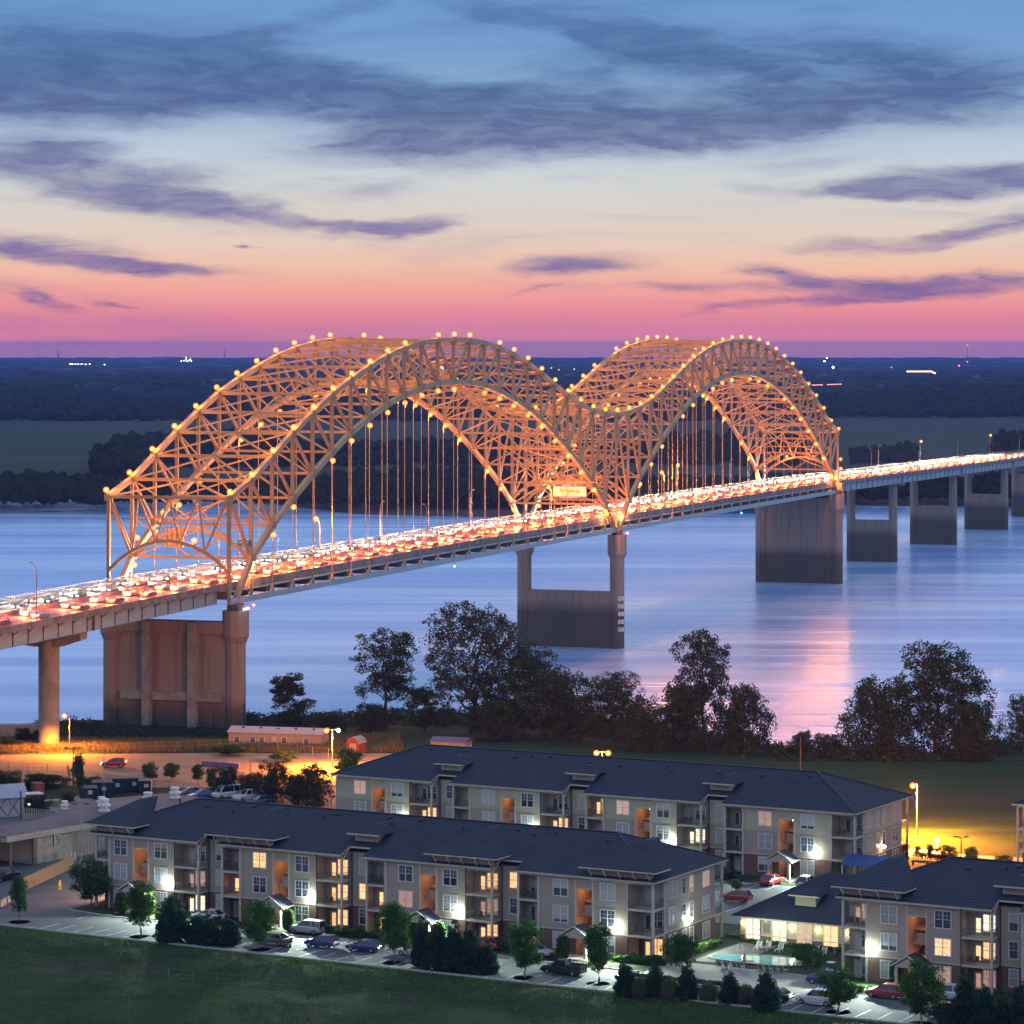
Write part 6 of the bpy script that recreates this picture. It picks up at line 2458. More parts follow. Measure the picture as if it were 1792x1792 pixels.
# ================================================================== PARKED CARS
P_ = {k: paint('car_paint_' + k, c) for k, c in dict(silver=(.38, .37, .36), navy=(.02, .035, .16), black=(.012, .012, .016), white=(.68, .67, .66), red=(.42, .02, .02), grey=(.13, .13, .14), wine=(.30, .02, .03), blue=(.03, .07, .22), pale=(.5, .52, .55)).items()}
LEFT = math.pi - AL
GC = 'cars parked in front of the apartments'


def pc(px, py, kind, pk, label, rz=LEFT, z=10.08, grp=GC, sc=1.04):
    r = car('parked_car' if kind not in ('pickup', 'van') else {'pickup': 'pickup_truck', 'van': 'van'}[kind], kind, P_[pk], gp(px, py, z), rz, label, grp)
    r.scale = (sc,) * 3
    return r


pc(538, 1633, 'suv', 'silver', 'silver sport utility vehicle parked nearest the second porch')
pc(563, 1657, 'hatch', 'navy', 'dark blue hatchback by the grass, left of the two dark blue cars')
pc(638, 1664, 'sedan', 'navy', 'dark blue sedan by the grass, right of the two dark blue cars')
pc(478, 1652, 'sedan', 'grey', 'grey sedan behind the bench and the yellow-green tree')
pc(366, 1610, 'sedan', 'white', 'white car hidden behind the left evergreens')
pc(727, 1672, 'sedan', 'white', 'white car half hidden by the middle evergreens')
pc(848, 1660, 'hatch', 'red', 'red car behind the middle evergreens', LEFT)
pc(936, 1672, 'sedan', 'pale', 'pale car nose-out behind the green tree left of the pickup', -AL)
pc(986, 1704, 'pickup', 'black', 'shiny black crew-cab pickup truck parked by the grass', sc=1.0)
pc(1350, 1547, 'sedan', 'red', 'bright red sedan parked in front of the rear building', R(90) - AL)
pc(1413, 1551, 'hatch', 'white', 'white hatchback right of the red sedan', R(90) - AL)
pc(1288, 1577, 'hatch', 'red', 'red hatchback behind the little tree on the grass island', LEFT)
pc(1268, 1537, 'suv', 'black', 'dark car at the end of the front building, in the rear lot', R(90) - AL)
pc(1430, 1757, 'suv', 'white', 'white boxy off-roader parked by the grass at the lower right')
pc(1549, 1745, 'hatch', 'wine', 'red hatchback with its side to the viewer at the lower right', sc=1.08)
pc(1352, 1750, 'sedan', 'black', 'dark sedan poking out right of the pointed evergreen')
pc(1650, 1780, 'suv', 'black', 'black sport utility vehicle at the bottom, right of the front tree')
pc(1657, 1748, 'suv', 'pale', 'pale car mostly hidden behind the front tree')
pc(1447, 1722, 'suv', 'navy', 'dark blue car parked beyond the white off-roader')
r_ = pc(199, 1342, 'hatch', 'wine', 'red hatchback braking on the orange road, lights on', R(182), grp='cars on the orange road')
for sy in (-1, 1):
    link('brake_light', MB().cbox((0, 0, 0), .1, .3, .2).mesh('brake_light', emit('brake_light', (1, .04, .02), 60)), r_, (-2.2, sy * .66, 1.0))
    link('low_beam', MB().cbox((0, 0, 0), .1, .3, .15).mesh('low_beam', M['head_on']), r_, (2.2, sy * .6, .66))
GV = 'work vehicles in the yard'
pc(398, 1396, 'van', 'white', 'white passenger van in the yard row', R(215), grp=GV)
pc(352, 1397, 'sedan', 'blue', 'dark blue car left of the white van', R(215), grp=GV)
pc(330, 1393, 'sedan', 'blue', 'leftmost dark car in the yard row', R(215), grp=GV)
pc(436, 1400, 'pickup', 'white', 'white pickup truck right of the van in the yard row', R(215), grp=GV)
pc(455, 1408, 'sedan', 'navy', 'low dark car at the right end of the yard row', R(215), grp=GV)
pc(6, 1540, 'pickup', 'black', 'dark truck cut off by the left edge of the photo', R(60), grp=GV)

# ================================================================== POOL
pool = empty('swimming_pool', gp(1332, 1681, 10.1), -AL, 'kidney-shaped swimming pool glowing turquoise and white', 'swimming pool')
k_ = []
for i in range(40):
    t = 2 * math.pi * i / 40
    rx = 6.4 + .5 * math.cos(2 * t)
    ry = 3.0 - .55 * math.cos(t * 2 + .6) * math.cos(t - 1.2)
    k_.append((rx * math.cos(t), ry * math.sin(t) + .5 * math.cos(t)))
MB().add([(x, y, .06) for x, y in k_], [tuple(range(40))]).build('water', (lambda: (lambda m_: m_)(pbr('pool_water', (.12, .42, .42), .06, .2, .6, spec=1.0)))(), pool)
kb = MB()
for a, b in zip(k_, k_[1:] + k_[:1]):
    kb.bar((a[0], a[1], .05), (b[0], b[1], .05), .3, .12)
kb.build('coping', M['conc'], pool)
link('underwater_lamp', MB().lathe([(.01, -.1), (.2, 0), (.01, .1)], n=8).mesh('underwater_lamp', emit('pool_lamp', (.55, 1, .95), 60)), pool, (3.5, 2.2, .12))
hr = MB()
for x in (0, .6):
    hr.tube([(x, 0, 0), (x, 0, .8), (x + .1, -.4, .9), (x + .1, -.8, .2)], .03, 5)
tag(hr.build('pool_handrail', M['pole'], None, gp(1290, 1664, 10.1)), 'thin metal handrail at the far edge of the pool', 'handrail')


m_sling = pbr('sling_fabric', (.20, .22, .20), .8, .1)


def lounger(px, py, rz, label):
    r = empty('sun_lounger', gp(px, py, 10.1), rz, label, 'sun lounger', 'sun loungers round the pool')
    MB().bar((-.3, 0, .32), (.75, 0, .32), .6, .05, (0, 0, 1)).build('seat', m_sling, r)
    MB().bar((-.3, 0, .32), (-.75, 0, .95), .6, .05, (1, 0, 0)).build('backrest', m_sling, r)
    f = MB()
    for y in (-.32, .32):
        f.bar((-.35, y, .32), (.8, y, .32), .05, .06)
        f.bar((-.3, y, .32), (-.78, y, 1.0), .05, .06)
        for x in (-.35, .7):
            f.bar((x, y, 0), (x, y, .32), .05, .05)
    f.build('frame', M['white_paint'], r)
    return r


for i, px in enumerate((1262, 1273, 1288, 1295, 1334, 1345, 1358, 1370)):
    lounger(px, 1694 + (px - 1262) * .07, R(90) - AL, ('leftmost', 'second', 'third', 'fourth', 'fifth', 'sixth', 'seventh', 'rightmost')[i] + ' lounger in the row behind the dark hedge')
for i, (px, py) in enumerate(((1326, 1661), (1342, 1661), (1364, 1665), (1412, 1668), (1426, 1669), (1440, 1672))):
    lounger(px, py, R(-90) - AL, ('first', 'second', 'third', 'fourth', 'fifth', 'sixth')[i] + ' chair from the left in front of the clubhouse windows')
for px, py, lab in ((1312, 1692, 'round dark table behind the hedge at the near pool edge'), (1372, 1660, 'small round table in front of the clubhouse'), (1454, 1694, 'low white table stacked by the right end of the pool deck')):
    t_ = empty('patio_table', gp(px, py, 10.1), 0, lab, 'table')
    MB().lathe([(.6, .7), (.6, .75)], n=16).build('table_top', m_sling if px < 1400 else M['white_paint'], t_)
    MB().lathe([(.35, 0), (.05, .06), (.05, .7)], n=8).build('pedestal', M['darkmetal'], t_)
for px, py, lab in ((1463, 1672, 'dark litter bin in front of the clubhouse at its right end'), (1244, 1657, 'dark litter bin on the path beside the front building')):
    t_ = empty('litter_bin', gp(px, py, 10.1), 0, lab, 'bin')
    MB().lathe([(.27, 0), (.32, .95)], n=14).build('body', pbr('bin_grey', (.08, .10, .12), .6, .1), t_)
    MB().lathe([(.34, .955), (.34, 1.0), (.15, 1.08)], n=14).build('rim', M['darkmetal'], t_)
rw = empty('retaining_wall', (0, 0, 0), 0, 'low pale block retaining wall in front of the pool hedge', 'wall')
q = MB()
a, b = A2W(88.5, -13.9, 10), A2W(104.8, -13.9, 10)
c_ = A2W(109.5, -11.5, 10)
bl = MB().box(-.5, .5, -.5, .5, -.5, .5).mesh('block', mat_kerb)
for (u, v) in ((a, b), (b, c_)):
    d = v - u
    n_ = int(d.length / 1.2)
    for i in range(n_):
        for k in range(3):
            f = (i + .5 + (.25 if k % 2 else 0)) / n_
            o = link('block', bl, rw, u + d * f + Vector((0, 0, .18 + k * .34)), (0, 0, math.atan2(d.y, d.x)), (d.length / n_ - .03, .4 + .01 * ((i + k) % 3), .32))

# the bather standing at the pool edge
def person(name, loc, rz, label, skin, cloth, h=1.72, arm=1.0):
    s_ = h / 1.72
    r = empty(name, loc, rz, label, 'person')
    J = {'pel': (0, 0, .93), 'bel': (0, .01, 1.08), 'che': (0, 0, 1.30), 'nek': (0, 0, 1.45), 'chin': (0, .01, 1.53), 'head': (0, .015, 1.62), 'top': (0, 0, 1.70),
         'hl': (.09, 0, .88), 'kl': (.11, -.02, .49), 'al': (.12, .02, .09), 'tl': (.13, -.13, .03), 'hr': (-.09, 0, .88), 'kr': (-.11, -.03, .49), 'ar': (-.12, .02, .09), 'tr': (-.13, -.13, .03),
         'sl': (.17, 0, 1.40), 'el': (.26, -.02, 1.13), 'wl': (.23, -.16, .93), 'pl': (.22, -.20, .87), 'sr': (-.17, 0, 1.40), 'er': (-.28, -.02, 1.14), 'wr': (-.20, -.18, 1.28), 'pr': (-.16, -.20, 1.35)}
    rad = {'pel': .135, 'bel': .115, 'che': .14, 'nek': .055, 'chin': .065, 'head': .10, 'top': .06, 'hl': .09, 'kl': .058, 'al': .04, 'tl': .035, 'hr': .09, 'kr': .058, 'ar': .04, 'tr': .035,
           'sl': .055, 'el': .042, 'wl': .03, 'pl': .035, 'sr': .055, 'er': .042, 'wr': .03, 'pr': .035}
    E_ = [('pel', 'bel'), ('bel', 'che'), ('che', 'nek'), ('nek', 'chin'), ('chin', 'head'), ('head', 'top'), ('pel', 'hl'), ('hl', 'kl'), ('kl', 'al'), ('al', 'tl'), ('pel', 'hr'), ('hr', 'kr'), ('kr', 'ar'), ('ar', 'tr'),
          ('che', 'sl'), ('sl', 'el'), ('el', 'wl'), ('wl', 'pl'), ('che', 'sr'), ('sr', 'er'), ('er', 'wr'), ('wr', 'pr')]
    ks = list(J)
    me = bpy.data.meshes.new('body')
    verts = [Vector(J[k]) * s_ for k in ks]
    edges = [(ks.index(a), ks.index(b)) for a, b in E_]
    # five short fingers rooted in each palm
    rr = [rad[k] * s_ for k in ks]
    for side, pk in ((1, 'pl'), (-1, 'pr')):
        base = Vector(J[pk]) * s_
        for f in range(5):
            dx = (f - 2) * .016
            L_ = (.05, .07, .075, .07, .055)[f]
            dirz = -1 if side == 1 else 1
            a = len(verts)
            verts.append(base + Vector((dx, -.012, dirz * .045)))
            verts.append(base + Vector((dx * 1.3, -.03, dirz * (.045 + L_))))
            rr += [.010, .008]
            edges += [(ks.index(pk), a), (a, a + 1)]
    me.from_pydata(verts, edges, [])
    o = link('body', me, r)
    sk = o.modifiers.new('skin', 'SKIN')
    for i, v in enumerate(me.skin_vertices[0].data):
        v.radius = (rr[i], rr[i] * .85)
        v.use_root = (i == 0)
    ss = o.modifiers.new('sub', 'SUBSURF')
    ss.levels = 1
    ss.render_levels = 2
    me.materials.append(skin)
    MB().lathe([(.155, .78), (.165, .90), (.150, 1.0)], n=14).build('swim_shorts', cloth, r)
    MB().lathe([(.02, 1.735), (.085, 1.70), (.108, 1.63), (.10, 1.60)], (0, .015, 0), 12).build('hair', M['darkmetal'], r)
    fc = MB()
    fc.cbox((.035, -.088, 1.635), .022, .012, .012).cbox((-.035, -.088, 1.635), .022, .012, .012).cbox((0, -.092, 1.57), .05, .01, .01)
    fc.build('eyes_and_mouth', M['darkmetal'], r)
    MB().cbox((0, -.10, 1.605), .022, .03, .04).build('nose', skin, r)
    return r


person('person', gp(1302, 1693, 10.1), R(25), 'person in reddish swimwear standing at the near edge of the pool', pbr('skin', (.55, .30, .20), .6, .1), pbr('swim_cloth', (.45, .12, .15), .8, .1), 1.75)

# ================================================================== YARD: long shed, dumpsters, stores
m_shroof = pbr('purple_brown_flat_roof', (.17, .125, .12), .85, .25, .12, bump=.1)
m_corr = pbr('pale_corrugated_metal', (.40, .38, .33), .6, .15, .6)
shed = empty('industrial_shed', (0, 0, 0), 0, 'long flat-roofed pale metal shed with white roof ventilators at the left', 'building')
zr_ = 15.0
s1 = gp(20, 1463, zr_)
s2 = gp(164, 1439, zr_)
dS = (s2 - s1).normalized()
nS = Vector((-dS.y, dS.x, 0))
shed.location = Vector((s1.x, s1.y, 10))
shed.rotation_euler = (0, 0, math.atan2(dS.y, dS.x))
LS, DSH = 48.0, 8.7
mb = MB().prism([(-1, 0), (48, 0), (48, 13.5), (30, 18.9), (19.8, 11), (13.3, 8.7), (-1, 8.8)], 4.8, 5.0)
mb.build('roof', m_shroof, shed)
MB().box(-22, -1.003, 1.5, DSH - 1, 4.5, 4.7).build('lower_roof', m_shroof, shed)
wl = MB()
wl.box(5, LS, .5, .8, 0, 4.79).box(LS - .3, LS, .8, 13.4, 0, 4.79).box(5, 5.3, .8, 8.4, 0, 4.79)
wl.build('wall', m_corr, shed)
rb = MB()
for i in range(140):
    x = 5.1 + i * .304
    if 5.5 < x < 12.6:
        rb.box(x, x + .1, .4, .499, 3.9, 4.79)
    else:
        rb.box(x, x + .1, .4, .499, 0.1, 4.79)
rb.build('corrugation', m_corr, shed)
fs_ = MB().box(-1, LS, -.12, -.02, 4.15, 4.99)
for i in range(125):
    fs_.box(-1 + i * .39, -.88 + i * .39, -.16, -.121, 4.15, 4.99)
fs_.build('fascia_cladding', m_corr, shed)
MB().box(-.9, -.8, 0, DSH, 4.1, 4.79).build('fascia_cladding', m_corr, shed)
for i, x in enumerate((5.6, 7.0, 8.4, 9.8, 11.2)):
    MB().box(x, x + 1.37, .30, .45, .1, 3.85).build('door_panel', pbr('plywood_panel', (.36, .32, .26), .85, .2, 1.2), shed)
lg_ = MB().box(9.0, 10.5, .2, .29, 2.4, 4.1).build('logo_sign', M['darkmetal'], shed)
MB().box(9.1, 10.4, .15, .199, 2.5, 4.0).build('sign_face', m_corr, lg_)
sw = MB()
for i in range(12):
    t = -1.9 + i * .36
    sw.bar((9.75 + .42 * math.cos(t), .12, 3.25 + .5 * math.sin(t)), (9.75 + .42 * math.cos(t + .36), .12, 3.25 + .5 * math.sin(t + .36)), .05, .16)
sw.bar((9.5, .12, 3.4), (9.9, .12, 3.2), .05, .16)
sw.build('emblem', M['darkmetal'], lg_)
for x in (0, 4.8):
    MB().box(x - .15, x + .15, .1, .4, 0, 4.79).build('post', M['steel_dark'], shed)
MB().box(-.8, 4.9, 8.2, 8.4, 0, 4.7).build('back_wall', pbr('tan_board', (.3, .24, .16), .9, .2), shed)


def shed_local(px, py, z):
    p = gp(px, py, z)
    q = Vector((p.x, p.y, 0)) - Vector((shed.location.x, shed.location.y, 0))
    return q.dot(dS), q.dot(nS)


VENT = MB().lathe([(.75, 0), (.85, .15), (.85, .35), (.6, .4), (.6, .8), (.95, .85), (.95, 1.15), (.6, 1.2), (.6, 1.6), (.75, 1.62), (.7, 1.9)], n=16).mesh('roof_ventilator', M['white_paint'])
for i, (px, py, sc) in enumerate(((113, 1417, .75), (178, 1412, .85), (182, 1421, 1.1), (259, 1407, 1.0), (306, 1398, 1.0))):
    x, y = shed_local(px, py, 15)
    link('roof_ventilator', VENT, shed, (x, y, 5.0), None, (sc,) * 3)

q = empty('lit_corrugated_fence', gp(38, 1434, 11), R(8), 'strip of orange-lit corrugated fence behind the shed roof', 'fence')
fb = MB()
for i in range(26):
    fb.box(i * .38, i * .38 + .2, 0, .08, 0, 2.0 - i * .05)
fb.box(0, 9.8, .09, .14, 0, 1.0)
fb.build('corrugation', m_corr, q)
MB().box(-.3, 0, -.1, .25, 0, 4.6).build('post', M['steel_dark'], q)
link('lamp', MB().cbox((0, 0, 0), .35, .2, .2).mesh('lamp', M['sodium']), q, (1.2, -1.2, 2.6))
MB().bar((0, 0, 2.7), (1.2, -1.2, 2.75), .06, .06).build('lamp_arm', M['pole'], q)

m_dump = pbr('dark_blue_dumpster', (.015, .035, .055), .5, .3, 1.5)
m_lab = pbr('dumpster_label', (.6, .62, .62), .6, .2, 6)
for i, (px, py, w_, h_) in enumerate(((155, 1396, 3.0, 1.7), (179, 1392, 3.4, 2.3), (203, 1386, 3.4, 2.4), (232, 1383, 3.6, 2.2), (253, 1385, 2.0, 1.9))):
    d = empty('dumpster', gp(px, py, 10.1), R(8), 'dark dumpster number %s from the left in the yard row' % ('one', 'two', 'three', 'four', 'five')[i], 'dumpster', 'dumpsters along the yard')
    MB().ext_y([(-w_ / 2, 0), (w_ / 2, 0), (w_ / 2 + .15, h_), (-w_ / 2 - .15, h_)], -.9, .9).build('body', m_dump, d)
    MB().ext_x([(-.95, h_ + .01), (.95, h_ + .3), (.95, h_ + .36), (-.95, h_ + .07)], -w_ / 2, w_ / 2).build('lid', M['darkmetal'], d)
    rb = MB()
    for x in (-w_ / 2 + .3, 0, w_ / 2 - .3):
        rb.box(x - .06, x + .06, -.98, -.903, .1, h_ - .1)
    rb.build('rib', m_dump, d)
    MB().box(-.1, .65, -1.03, -.985, h_ * .42, h_ * .42 + .65).build('label_plate', m_lab, d)
q = empty('gas_tank', gp(261, 1384, 10.1), 0, 'small pale upright tank at the right end of the dumpster row', 'tank')
MB().lathe([(.3, 0), (.45, .2), (.45, 1.7), (.3, 2.0), (.1, 2.1)], n=14).build('shell', M['white_paint'], q)
MB().lathe([(.12, 2.1), (.12, 2.3)], n=8).build('valve', M['steel_dark'], q)
q = empty('storage_container', gp(164, 1489, 10.1), math.atan2(dS.y, dS.x), 'white storage box standing beside the shed wall', 'container')
MB().box(-2.4, 2.4, -1.2, 1.2, .15, 2.4).build('body', M['white_paint'], q)
f = MB()
for x in (-2.4, 0, 2.34):
    f.box(x, x + .08, -1.24, -1.203, .15, 2.4)
f.box(-2.4, 2.4, -1.24, -1.203, 2.3, 2.42)
f.build('frame', M['pole'], q)
for i, (px, py) in enumerate(((68, 1497), (77, 1496), (84, 1495))):
    q = empty('barrel', gp(px, py, 10.1), 0, ('left blue barrel in front of the shed door', 'dark barrel between the two blue ones', 'right blue barrel with a white label')[i], 'barrel', 'barrels by the shed')
    MB().lathe([(.38, 0), (.38, .35), (.41, .38), (.38, .41), (.38, .8), (.41, .83), (.38, .86), (.38, 1.25)], n=16).build('drum', pbr('barrel_blue%d' % i, (.02, .09, .5) if i != 1 else (.02, .06, .08), .45, .1), q)
    MB().lathe([(.36, 1.251), (.36, 1.28)], n=16).build('drum_lid', M['darkmetal'], q)
for i, (px, py, w_, h_, c, lab) in enumerate(((50, 1414, 4.5, 2.4, (.10, .10, .12), 'dark store box with a pale top beyond the shed'), (87, 1410, 5.5, .8, (.34, .30, .2), 'low tan stack of boards in the far yard'),
                                             (12, 1428, 5.0, 3.2, (.45, .47, .5), 'white gable-roofed hut cut by the left edge of the photo'), (9, 1420, 6.0, 3.4, (.25, .25, .3), 'grey shed roof at the far left behind the white hut'),
                                             (66, 1408, 1.6, 3.6, (.25, .07, .04), 'rusty red frame standing by the store box'))):
    q = empty('yard_store', gp(px, py, 10.1), math.atan2(dS.y, dS.x) - .5, lab, 'hut' if i in (2, 3) else 'stack')
    m_ = pbr('store_%d' % i, c, .8, .2)
    MB().box(-w_ / 2, w_ / 2, -1.3, 1.3, 0, h_).build('body', m_, q)
    if i in (2, 3):
        MB().ext_x([(-1.7, h_), (0, h_ + 1.2), (1.7, h_)], -w_ / 2 - .3, w_ / 2 + .3).build('roof', pbr('hut_roof%d' % i, (.4, .42, .5), .6, .1), q)
        x_ = MB()
        for x in (-w_ / 2 + .1, -.2):
            x_.bar((x, -1.33, .2), (x + 2, -1.33, h_), .06, .08).bar((x + 2, -1.33, .2), (x, -1.33, h_), .06, .08)
        x_.build('cross_brace', M['steel_dark'], q)
    else:
        MB().box(-w_ / 2 - .05, w_ / 2 + .05, -1.35, 1.35, h_, h_ + .12).build('cover', M['white_paint'] if i == 0 else m_, q)

# plank fence at the left drive
fa, fb_ = gp(37, 1562, 10), gp(112, 1527, 10)
fence = empty('plank_fence', fa, math.atan2(fb_.y - fa.y, fb_.x - fa.x), 'orange-lit vertical plank fence between the drive and the yard', 'fence')
L_ = (fb_ - fa).length * 1.25
PLK = MB().box(0, .36, 0, .04, .05, 1.95).mesh('plank', pbr('cedar_plank', (.36, .24, .13), .85, .25, 2.0))
n_ = min(280, int(L_ / .4))
for i in range(n_):
    link('plank', PLK, fence, (.4 * i, .012 * (i % 2), 0), None, (1, 1, 1 + .02 * ((i * 7) % 5 - 2)))
MB().box(0, L_, .05, .12, .4, .5).box(0, L_, .05, .12, 1.5, 1.6).build('rail', M['bark_l'], fence)
MB().box(-.9, 0, -.1, .6, 0, 2.2).build('pillar', pbr('brick_pillar', (.25, .13, .09), .9, .2, 3), fence)
q = empty('concrete_wall', gp(-4, 1592, 10), math.atan2((gp(70, 1548) - gp(-4, 1592)).y, (gp(70, 1548) - gp(-4, 1592)).x), 'low pale wall with a rail at the left end of the drive', 'wall')
MB().box(0, 13, 0, .4, 0, .8).build('wall', M['trim'], q)
f = MB()
for i in range(6):
    f.box(1 + i * 3.4, 1.1 + i * 3.4, -.1, 0, 0, 1.2)
f.box(0, 19, -.1, -.03, 1.15, 1.22)
f.build('rail', M['steel_dark'], q)
for px, lab in ((102.5, 'left'), (106.5, 'right')):
    q = empty('bollard', gp(px, 1557, 10), 0, '%s yellow bollard of the pair at the end of the plank fence' % lab, 'bollard', 'yellow bollards')
    MB().tube([(0, 0, 0), (.12 if lab == 'left' else -.12, 0, 1.3)], .12, 8).build('post', pbr('bollard_yellow', (.7, .5, .05), .6, .1), q)
    MB().lathe([(.14, 0), (.14, .06)], n=8).build('base', M['conc'], q)
for px, lab in ((125, 'left'), (131.5, 'right')):
    q = empty('bollard', gp(px, 1506, 10), 0, '%s white post of the pair in the middle of the yard' % lab, 'bollard', 'white yard posts')
    MB().tube([(0, 0, 0), (0, 0, 1.3)], .09, 8).build('post', M['white_paint'], q)
    MB().lathe([(.14, 0), (.14, .06)], n=8).build('base', M['conc'], q)


# ================================================================== LAMPS ON POLES
def pole(px, pyb, pyt, label, heads, r0=.12, z=10.0, Z=None, name='street_lamp', cat='street lamp', mat=None, r1=.07, watts=105000):
    """heads: list of (dx metres, kind)"""
    if Z:
        b = Vector((xat(px, Z), Z, z))
    else:
        b = ground_at(px, pyb)
        Z = b.y
    h = zat(pyt, Z) - b.z
    r = empty(name, b, 0, label, cat)
    MB().tube([(0, 0, 0), (0, 0, h)], [r0, r1], 8).build('pole', mat or M['pole'], r)
    MB().lathe([(r0 * 2.2, 0), (r0 * 2.2, .25)], n=8).build('base', M['conc'], r)
    for (dx, kd) in heads:
        MB().bar((0, 0, h - .1), (dx, 0, h), .07, .07).build('arm', mat or M['pole'], r)
        hs = MB().cbox((dx, 0, h + .12), .8, .4, .16).build('lamp_head', M['darkmetal'], r)
        if kd:
            bl_ = link('bulb', MB().lathe([(.01, -.34), (.34, 0), (.01, .34)], n=10).mesh('bulb', kd), hs, (dx, -.1, h - .25))
            if kd is M['sodium_st']:
                link('lamp_halo', LHALO, hs, (dx, -.1, h - .25), None, (.8, .8, .8))
                flood(r, (dx, -.1, h - .85), (0, -.15, -1), watts, (1.0, .27, .022), 172, .3)
                if px > 200:
                    glow(r, (dx, -.1, h - .85), watts * (.4 if px < 1500 else 1.1), (1.0, .27, .022))
    return r


so_ = M['sodium_st']
pole(122, 1314, 1250, 'lit orange street lamp beside the foot of the hammerhead pier', [(-1.0, so_)])
m_gl = emit('green_tinged_lamp', (.35, 1, .35), 220)
pole(582, 1345, 1276, 'street lamp with one orange and one green head left of the rear building', [(-1.1, so_), (1.1, m_gl)])
pole(1054, 0, 1315, 'pair of bright orange lamps seen above the rear roof', [(-1.0, so_), (1.0, so_)], Z=556)
pole(1605, 1466, 1372, 'tall orange lit lamp post on the lawn right of the rear building', [(-.7, so_)], r0=.17, watts=240000)
pole(1640, 1490, 1469, 'short globe lamp glowing pink on the far sidewalk', [(0, emit('pink_globe', (1, .5, .3), 30))], r0=.06)
glow(None, gp(1640, 1490) + Vector((0, -.6, 1.6)), 30000, (1.0, .33, .08))
pole(1682, 1506, 1465, 'unlit dark twin-headed lamp post by the far sidewalk', [(-.8, None), (.8, None)], mat=M['darkmetal'])
pole(1492, 1524, 1490, 'unlit slim lamp post by the side of the rear building', [(-.3, None)], mat=M['darkmetal'], r0=.08)
pole(142, 1510, 1407, 'thin pole with two floodlight heads rising from the yard', [(-1.0, None), (.8, None)])
pole(128, 1404, 1310, 'thin pole with a cluster of dark floodlights beside the slender tree', [(-1.2, None), (.2, None), (1.2, None)], mat=M['bark'])
pole(182, 1437, 1295, 'very thin tall mast on the shed roof', [], r0=.05, z=15, Z=520, name='mast', cat='mast', r1=.03)
pole(438, 1390, 1318, 'thin unlit pole behind the hedge trees', [], r0=.09, name='utility_pole', cat='pole')
pole(580, 1440, 1357, 'pale pole with two floodlight heads at the left end of the rear building', [(-.7, None), (.9, None)], r0=.09)
pole(427, 1280, 1232, 'leaning dark wooden pole right of the ribbed pier', [], r0=.2, name='utility_pole', cat='pole', mat=M['bark'], r1=.16)
pole(374, 1285, 1238, 'dark wooden pole in front of the ribbed pier', [], r0=.14, name='utility_pole', cat='pole', mat=M['bark'])
pole(1401, 1350, 1290, 'bare pole standing among the bank bushes under the orange reflection', [], r0=.13, name='utility_pole', cat='pole', mat=M['bark_l'])

# fences of posts and wire along the road
def post_fence(name, pts, z, h_, step, label, mat=None, mesh=True):
    r = empty(name, (0, 0, 0), 0, label, 'fence')
    PF = MB().box(-.05, .05, -.05, .05, 0, h_).mesh('post', mat or M['steel_dark'])
    ra = MB()
    for (a, b) in zip(pts, pts[1:]):
        a = Vector(a); b = Vector(b)
        n_ = max(1, int((b - a).length / step))
        for i in range(n_ + 1):
            p = a + (b - a) * (i / n_)
            p.z = gh(p.x, p.y) + .02
            link('post', PF, r, p)
            if i < n_:
                q = a + (b - a) * ((i + 1) / n_)
                q.z = gh(q.x, q.y) + .02
                for hz in (.98, .5, .08):
                    ra.bar(p + Vector((0, 0, h_ * hz)), q + Vector((0, 0, h_ * hz)), .03, .03)
                for k in range(5):
                    f = k / 5
                    g = (k + 1) / 5
                    ra.bar(p + (q - p) * f + Vector((0, 0, .1)), p + (q - p) * g + Vector((0, 0, h_ * .95)), .012, .012)
                    ra.bar(p + (q - p) * f + Vector((0, 0, h_ * .95)), p + (q - p) * g + Vector((0, 0, .1)), .012, .012)
    ra.build('wire', mat or M['steel_dark'], r)


post_fence('wire_fence', [gp(-20, 1322), gp(200, 1318), gp(420, 1308), gp(520, 1320), gp(575, 1326)], 10, 1.8, 4.0, 'wire fence along the tall grass behind the orange road', M['pole'])
post_fence('wire_fence', [gp(-20, 1350), gp(118, 1352), gp(122, 1362), gp(245, 1378), gp(400, 1396)], 10, 1.6, 3.2, 'dark wire fence between the road and the yard')
post_fence('garden_fence', [A2W(-30, -33), A2W(20, -32), A2W(56, -31), A2W(70, -31)], 10, 1.3, 3.5, 'thin wire fence crossing the dark field in the foreground')

# trailer building, barn shed, misc. on the bank
ta, tb = gp(400, 1308, 9.2), gp(562, 1313, 9.2)
ang = math.atan2((tb - ta).y, (tb - ta).x)
L_ = (tb - ta).length
ta.z = gh(ta.x, ta.y) - .1
tb_ = empty('trailer_building', ta, ang, 'long low cream site office with a pink-lit metal roof on the bank', 'building')
mw = pbr('cream_siding', (.42, .32, .24), .8, .12)
MB().box(0, L_, 0, 5, 0, 2.7).build('wall', mw, tb_)
MB().add([(-.3, -.3, 2.75), (L_ + .3, -.3, 2.75), (L_ + .3, 2.5, 3.75), (-.3, 2.5, 3.75), (-.3, 5.3, 2.75), (L_ + .3, 5.3, 2.75)], [(0, 1, 2, 3), (3, 2, 5, 4)]).add([(L_, 0, 2.7), (L_, 5, 2.7), (L_, 2.5, 3.7)], [(0, 1, 2)]).build('roof', pbr('pinkish_metal_roof', (.50, .38, .36), .6, .1, .5), tb_)
for i, fx in enumerate((.09, .26, .36, .6, .84)):
    w_ = window(tb_, 'narrow', L_ * fx, -.01, .9, 'dark')
    w_.scale = (.9, 1, .5)
MB().box(L_ * .47, L_ * .47 + .9, -.04, -.005, .2, 2.2).build('door', M['trim'], tb_)
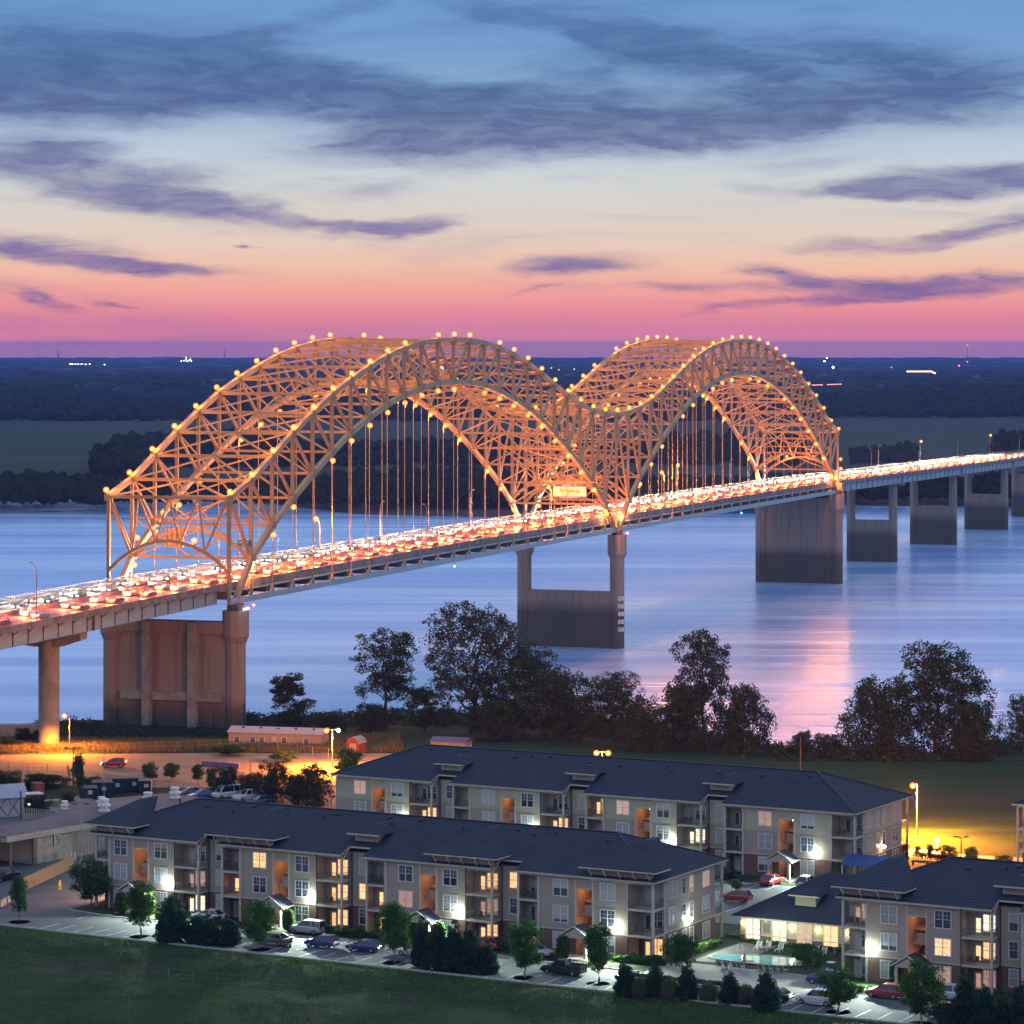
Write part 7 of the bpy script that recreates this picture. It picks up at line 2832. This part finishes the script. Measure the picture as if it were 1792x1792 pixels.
for i in range(5):
    MB().box(L_ * (.12 + .19 * i), L_ * (.12 + .19 * i) + .4, 1.6, 2.0, 3.45, 3.7).build('roof_vent', M['darkmetal'], tb_)
bs = ground_at(624, 1318)
q = empty('barn_shed', bs, R(-25), 'little red barn-shaped garden shed with a white window on the bank', 'shed')
MB().ext_y([(-1.3, 0), (1.3, 0), (1.3, 2.0), (.9, 2.8), (0, 3.2), (-.9, 2.8), (-1.3, 2.0)], -1.5, 1.5).build('wall', pbr('barn_red', (.22, .05, .03), .85, .15), q)
MB().ext_y([(1.36, 1.95), (1.42, 2.0), (.98, 2.88), (0, 3.3), (-.98, 2.88), (-1.42, 2.0), (-1.36, 1.95), (-.92, 2.82), (0, 3.21), (.92, 2.82)], -1.6, 1.6).build('roof', pbr('barn_roof', (.25, .27, .33), .7, .1), q)
w_ = window(q, 'bal', 0, -1.51, 1.0, 'dark')
w_.scale = (.6, 1, .45)
hb = ground_at(790, 1312)
q = empty('low_hut', hb, R(-20), 'low blue-roofed hut just behind the rear roof ridge', 'hut')
MB().box(-3.5, 3.5, -2, 2, 0, 1.7).build('wall', M['conc'], q)
MB().ext_x([(-2.3, 1.7), (0, 2.5), (2.3, 1.7)], -3.8, 3.8).build('roof', pbr('blue_hut_roof', (.08, .09, .16), .6, .1), q)
# bench and small signs at the lot edge
bp0 = ground_at(498, 1658)
q = empty('park_bench', bp0, -AL, 'small wooden bench on the grass beside the yellow-green tree', 'bench')
MB().box(-.9, .9, -.2, .25, .42, .48).build('seat', M['bark_l'], q)
MB().box(-.9, .9, .25, .3, .55, .95).build('backrest', M['bark_l'], q)
for x in (-.8, .8):
    MB().box(x - .04, x + .04, -.18, .28, 0, .42).build('leg', M['darkmetal'], q)
q = empty('road_sign', gp(291, 1360), 0, 'small diamond road sign on the verge by the orange road', 'sign')
MB().box(-.04, .04, -.04, .04, 0, 2.2).build('post', M['pole'], q)
MB().ext_y([(0, 2.0), (.5, 2.6), (0, 3.2), (-.5, 2.6)], -.08, -.045).build('panel', pbr('sign_yellow', (.7, .5, .1), .6, .1), q)
for nm, (pa, pb) in {'left': (gp(420, 1345), gp(355, 1340)), 'right': (gp(505, 1378), gp(530, 1366))}.items():
    q = empty('planter_sign', pa, math.atan2((pb - pa).y, (pb - pa).x), 'low purple painted planter wall on the %s road island' % nm, 'planter')
    L_ = (pb - pa).length
    MB().box(0, L_, 0, .4, 0, .9).build('wall', pbr('purple_paint_' + nm, (.25, .12, .30), .7, .2, 1.0), q)
    MB().box(-.05, L_ + .05, -.05, .45, .9, 1.0).build('coping', M['conc'], q)

# tree rings of mulch below the street trees
mulch = pbr('dark_mulch', (.035, .022, .018), .95, .3, 3)
mm = MB()
for (px, py) in ((34, 1614), (246, 1640), (454, 1662), (690, 1686), (918, 1712), (1047, 1722), (1467, 1772), (1612, 1792)):
    p = ground_at(px, py)
    n0 = len(mm.v)
    mm.add([(p.x + 1.5 * math.cos(t * .524), p.y + 1.5 * math.sin(t * .524), gh(p.x + 1.5 * math.cos(t * .524), p.y + 1.5 * math.sin(t * .524)) + .05) for t in range(12)], [tuple(range(12))])
tag(mm.build('mulch_rings', mulch), 'dark mulch rings round the street trees', kind='structure')

# ================================================================== AIR
HAZE = bpy.data.materials.new('haze')
HAZE.use_nodes = True
t = NT(HAZE.node_tree)
pvn = t.n('ShaderNodeVolumePrincipled')
pvn.inputs['Color'].default_value = (.24, .40, 1.0, 1)
pvn.inputs['Density'].default_value = 4.6e-5
pvn.inputs['Anisotropy'].default_value = 0.2
out = t.n('ShaderNodeOutputMaterial')
t.l(pvn.outputs[0], out.inputs['Volume'])
hz = MB().box(-16500, 16500, -900, 20600, -4, 101).build('haze', HAZE)
tag(hz, 'thin bluish evening haze over river and plain', kind='stuff')
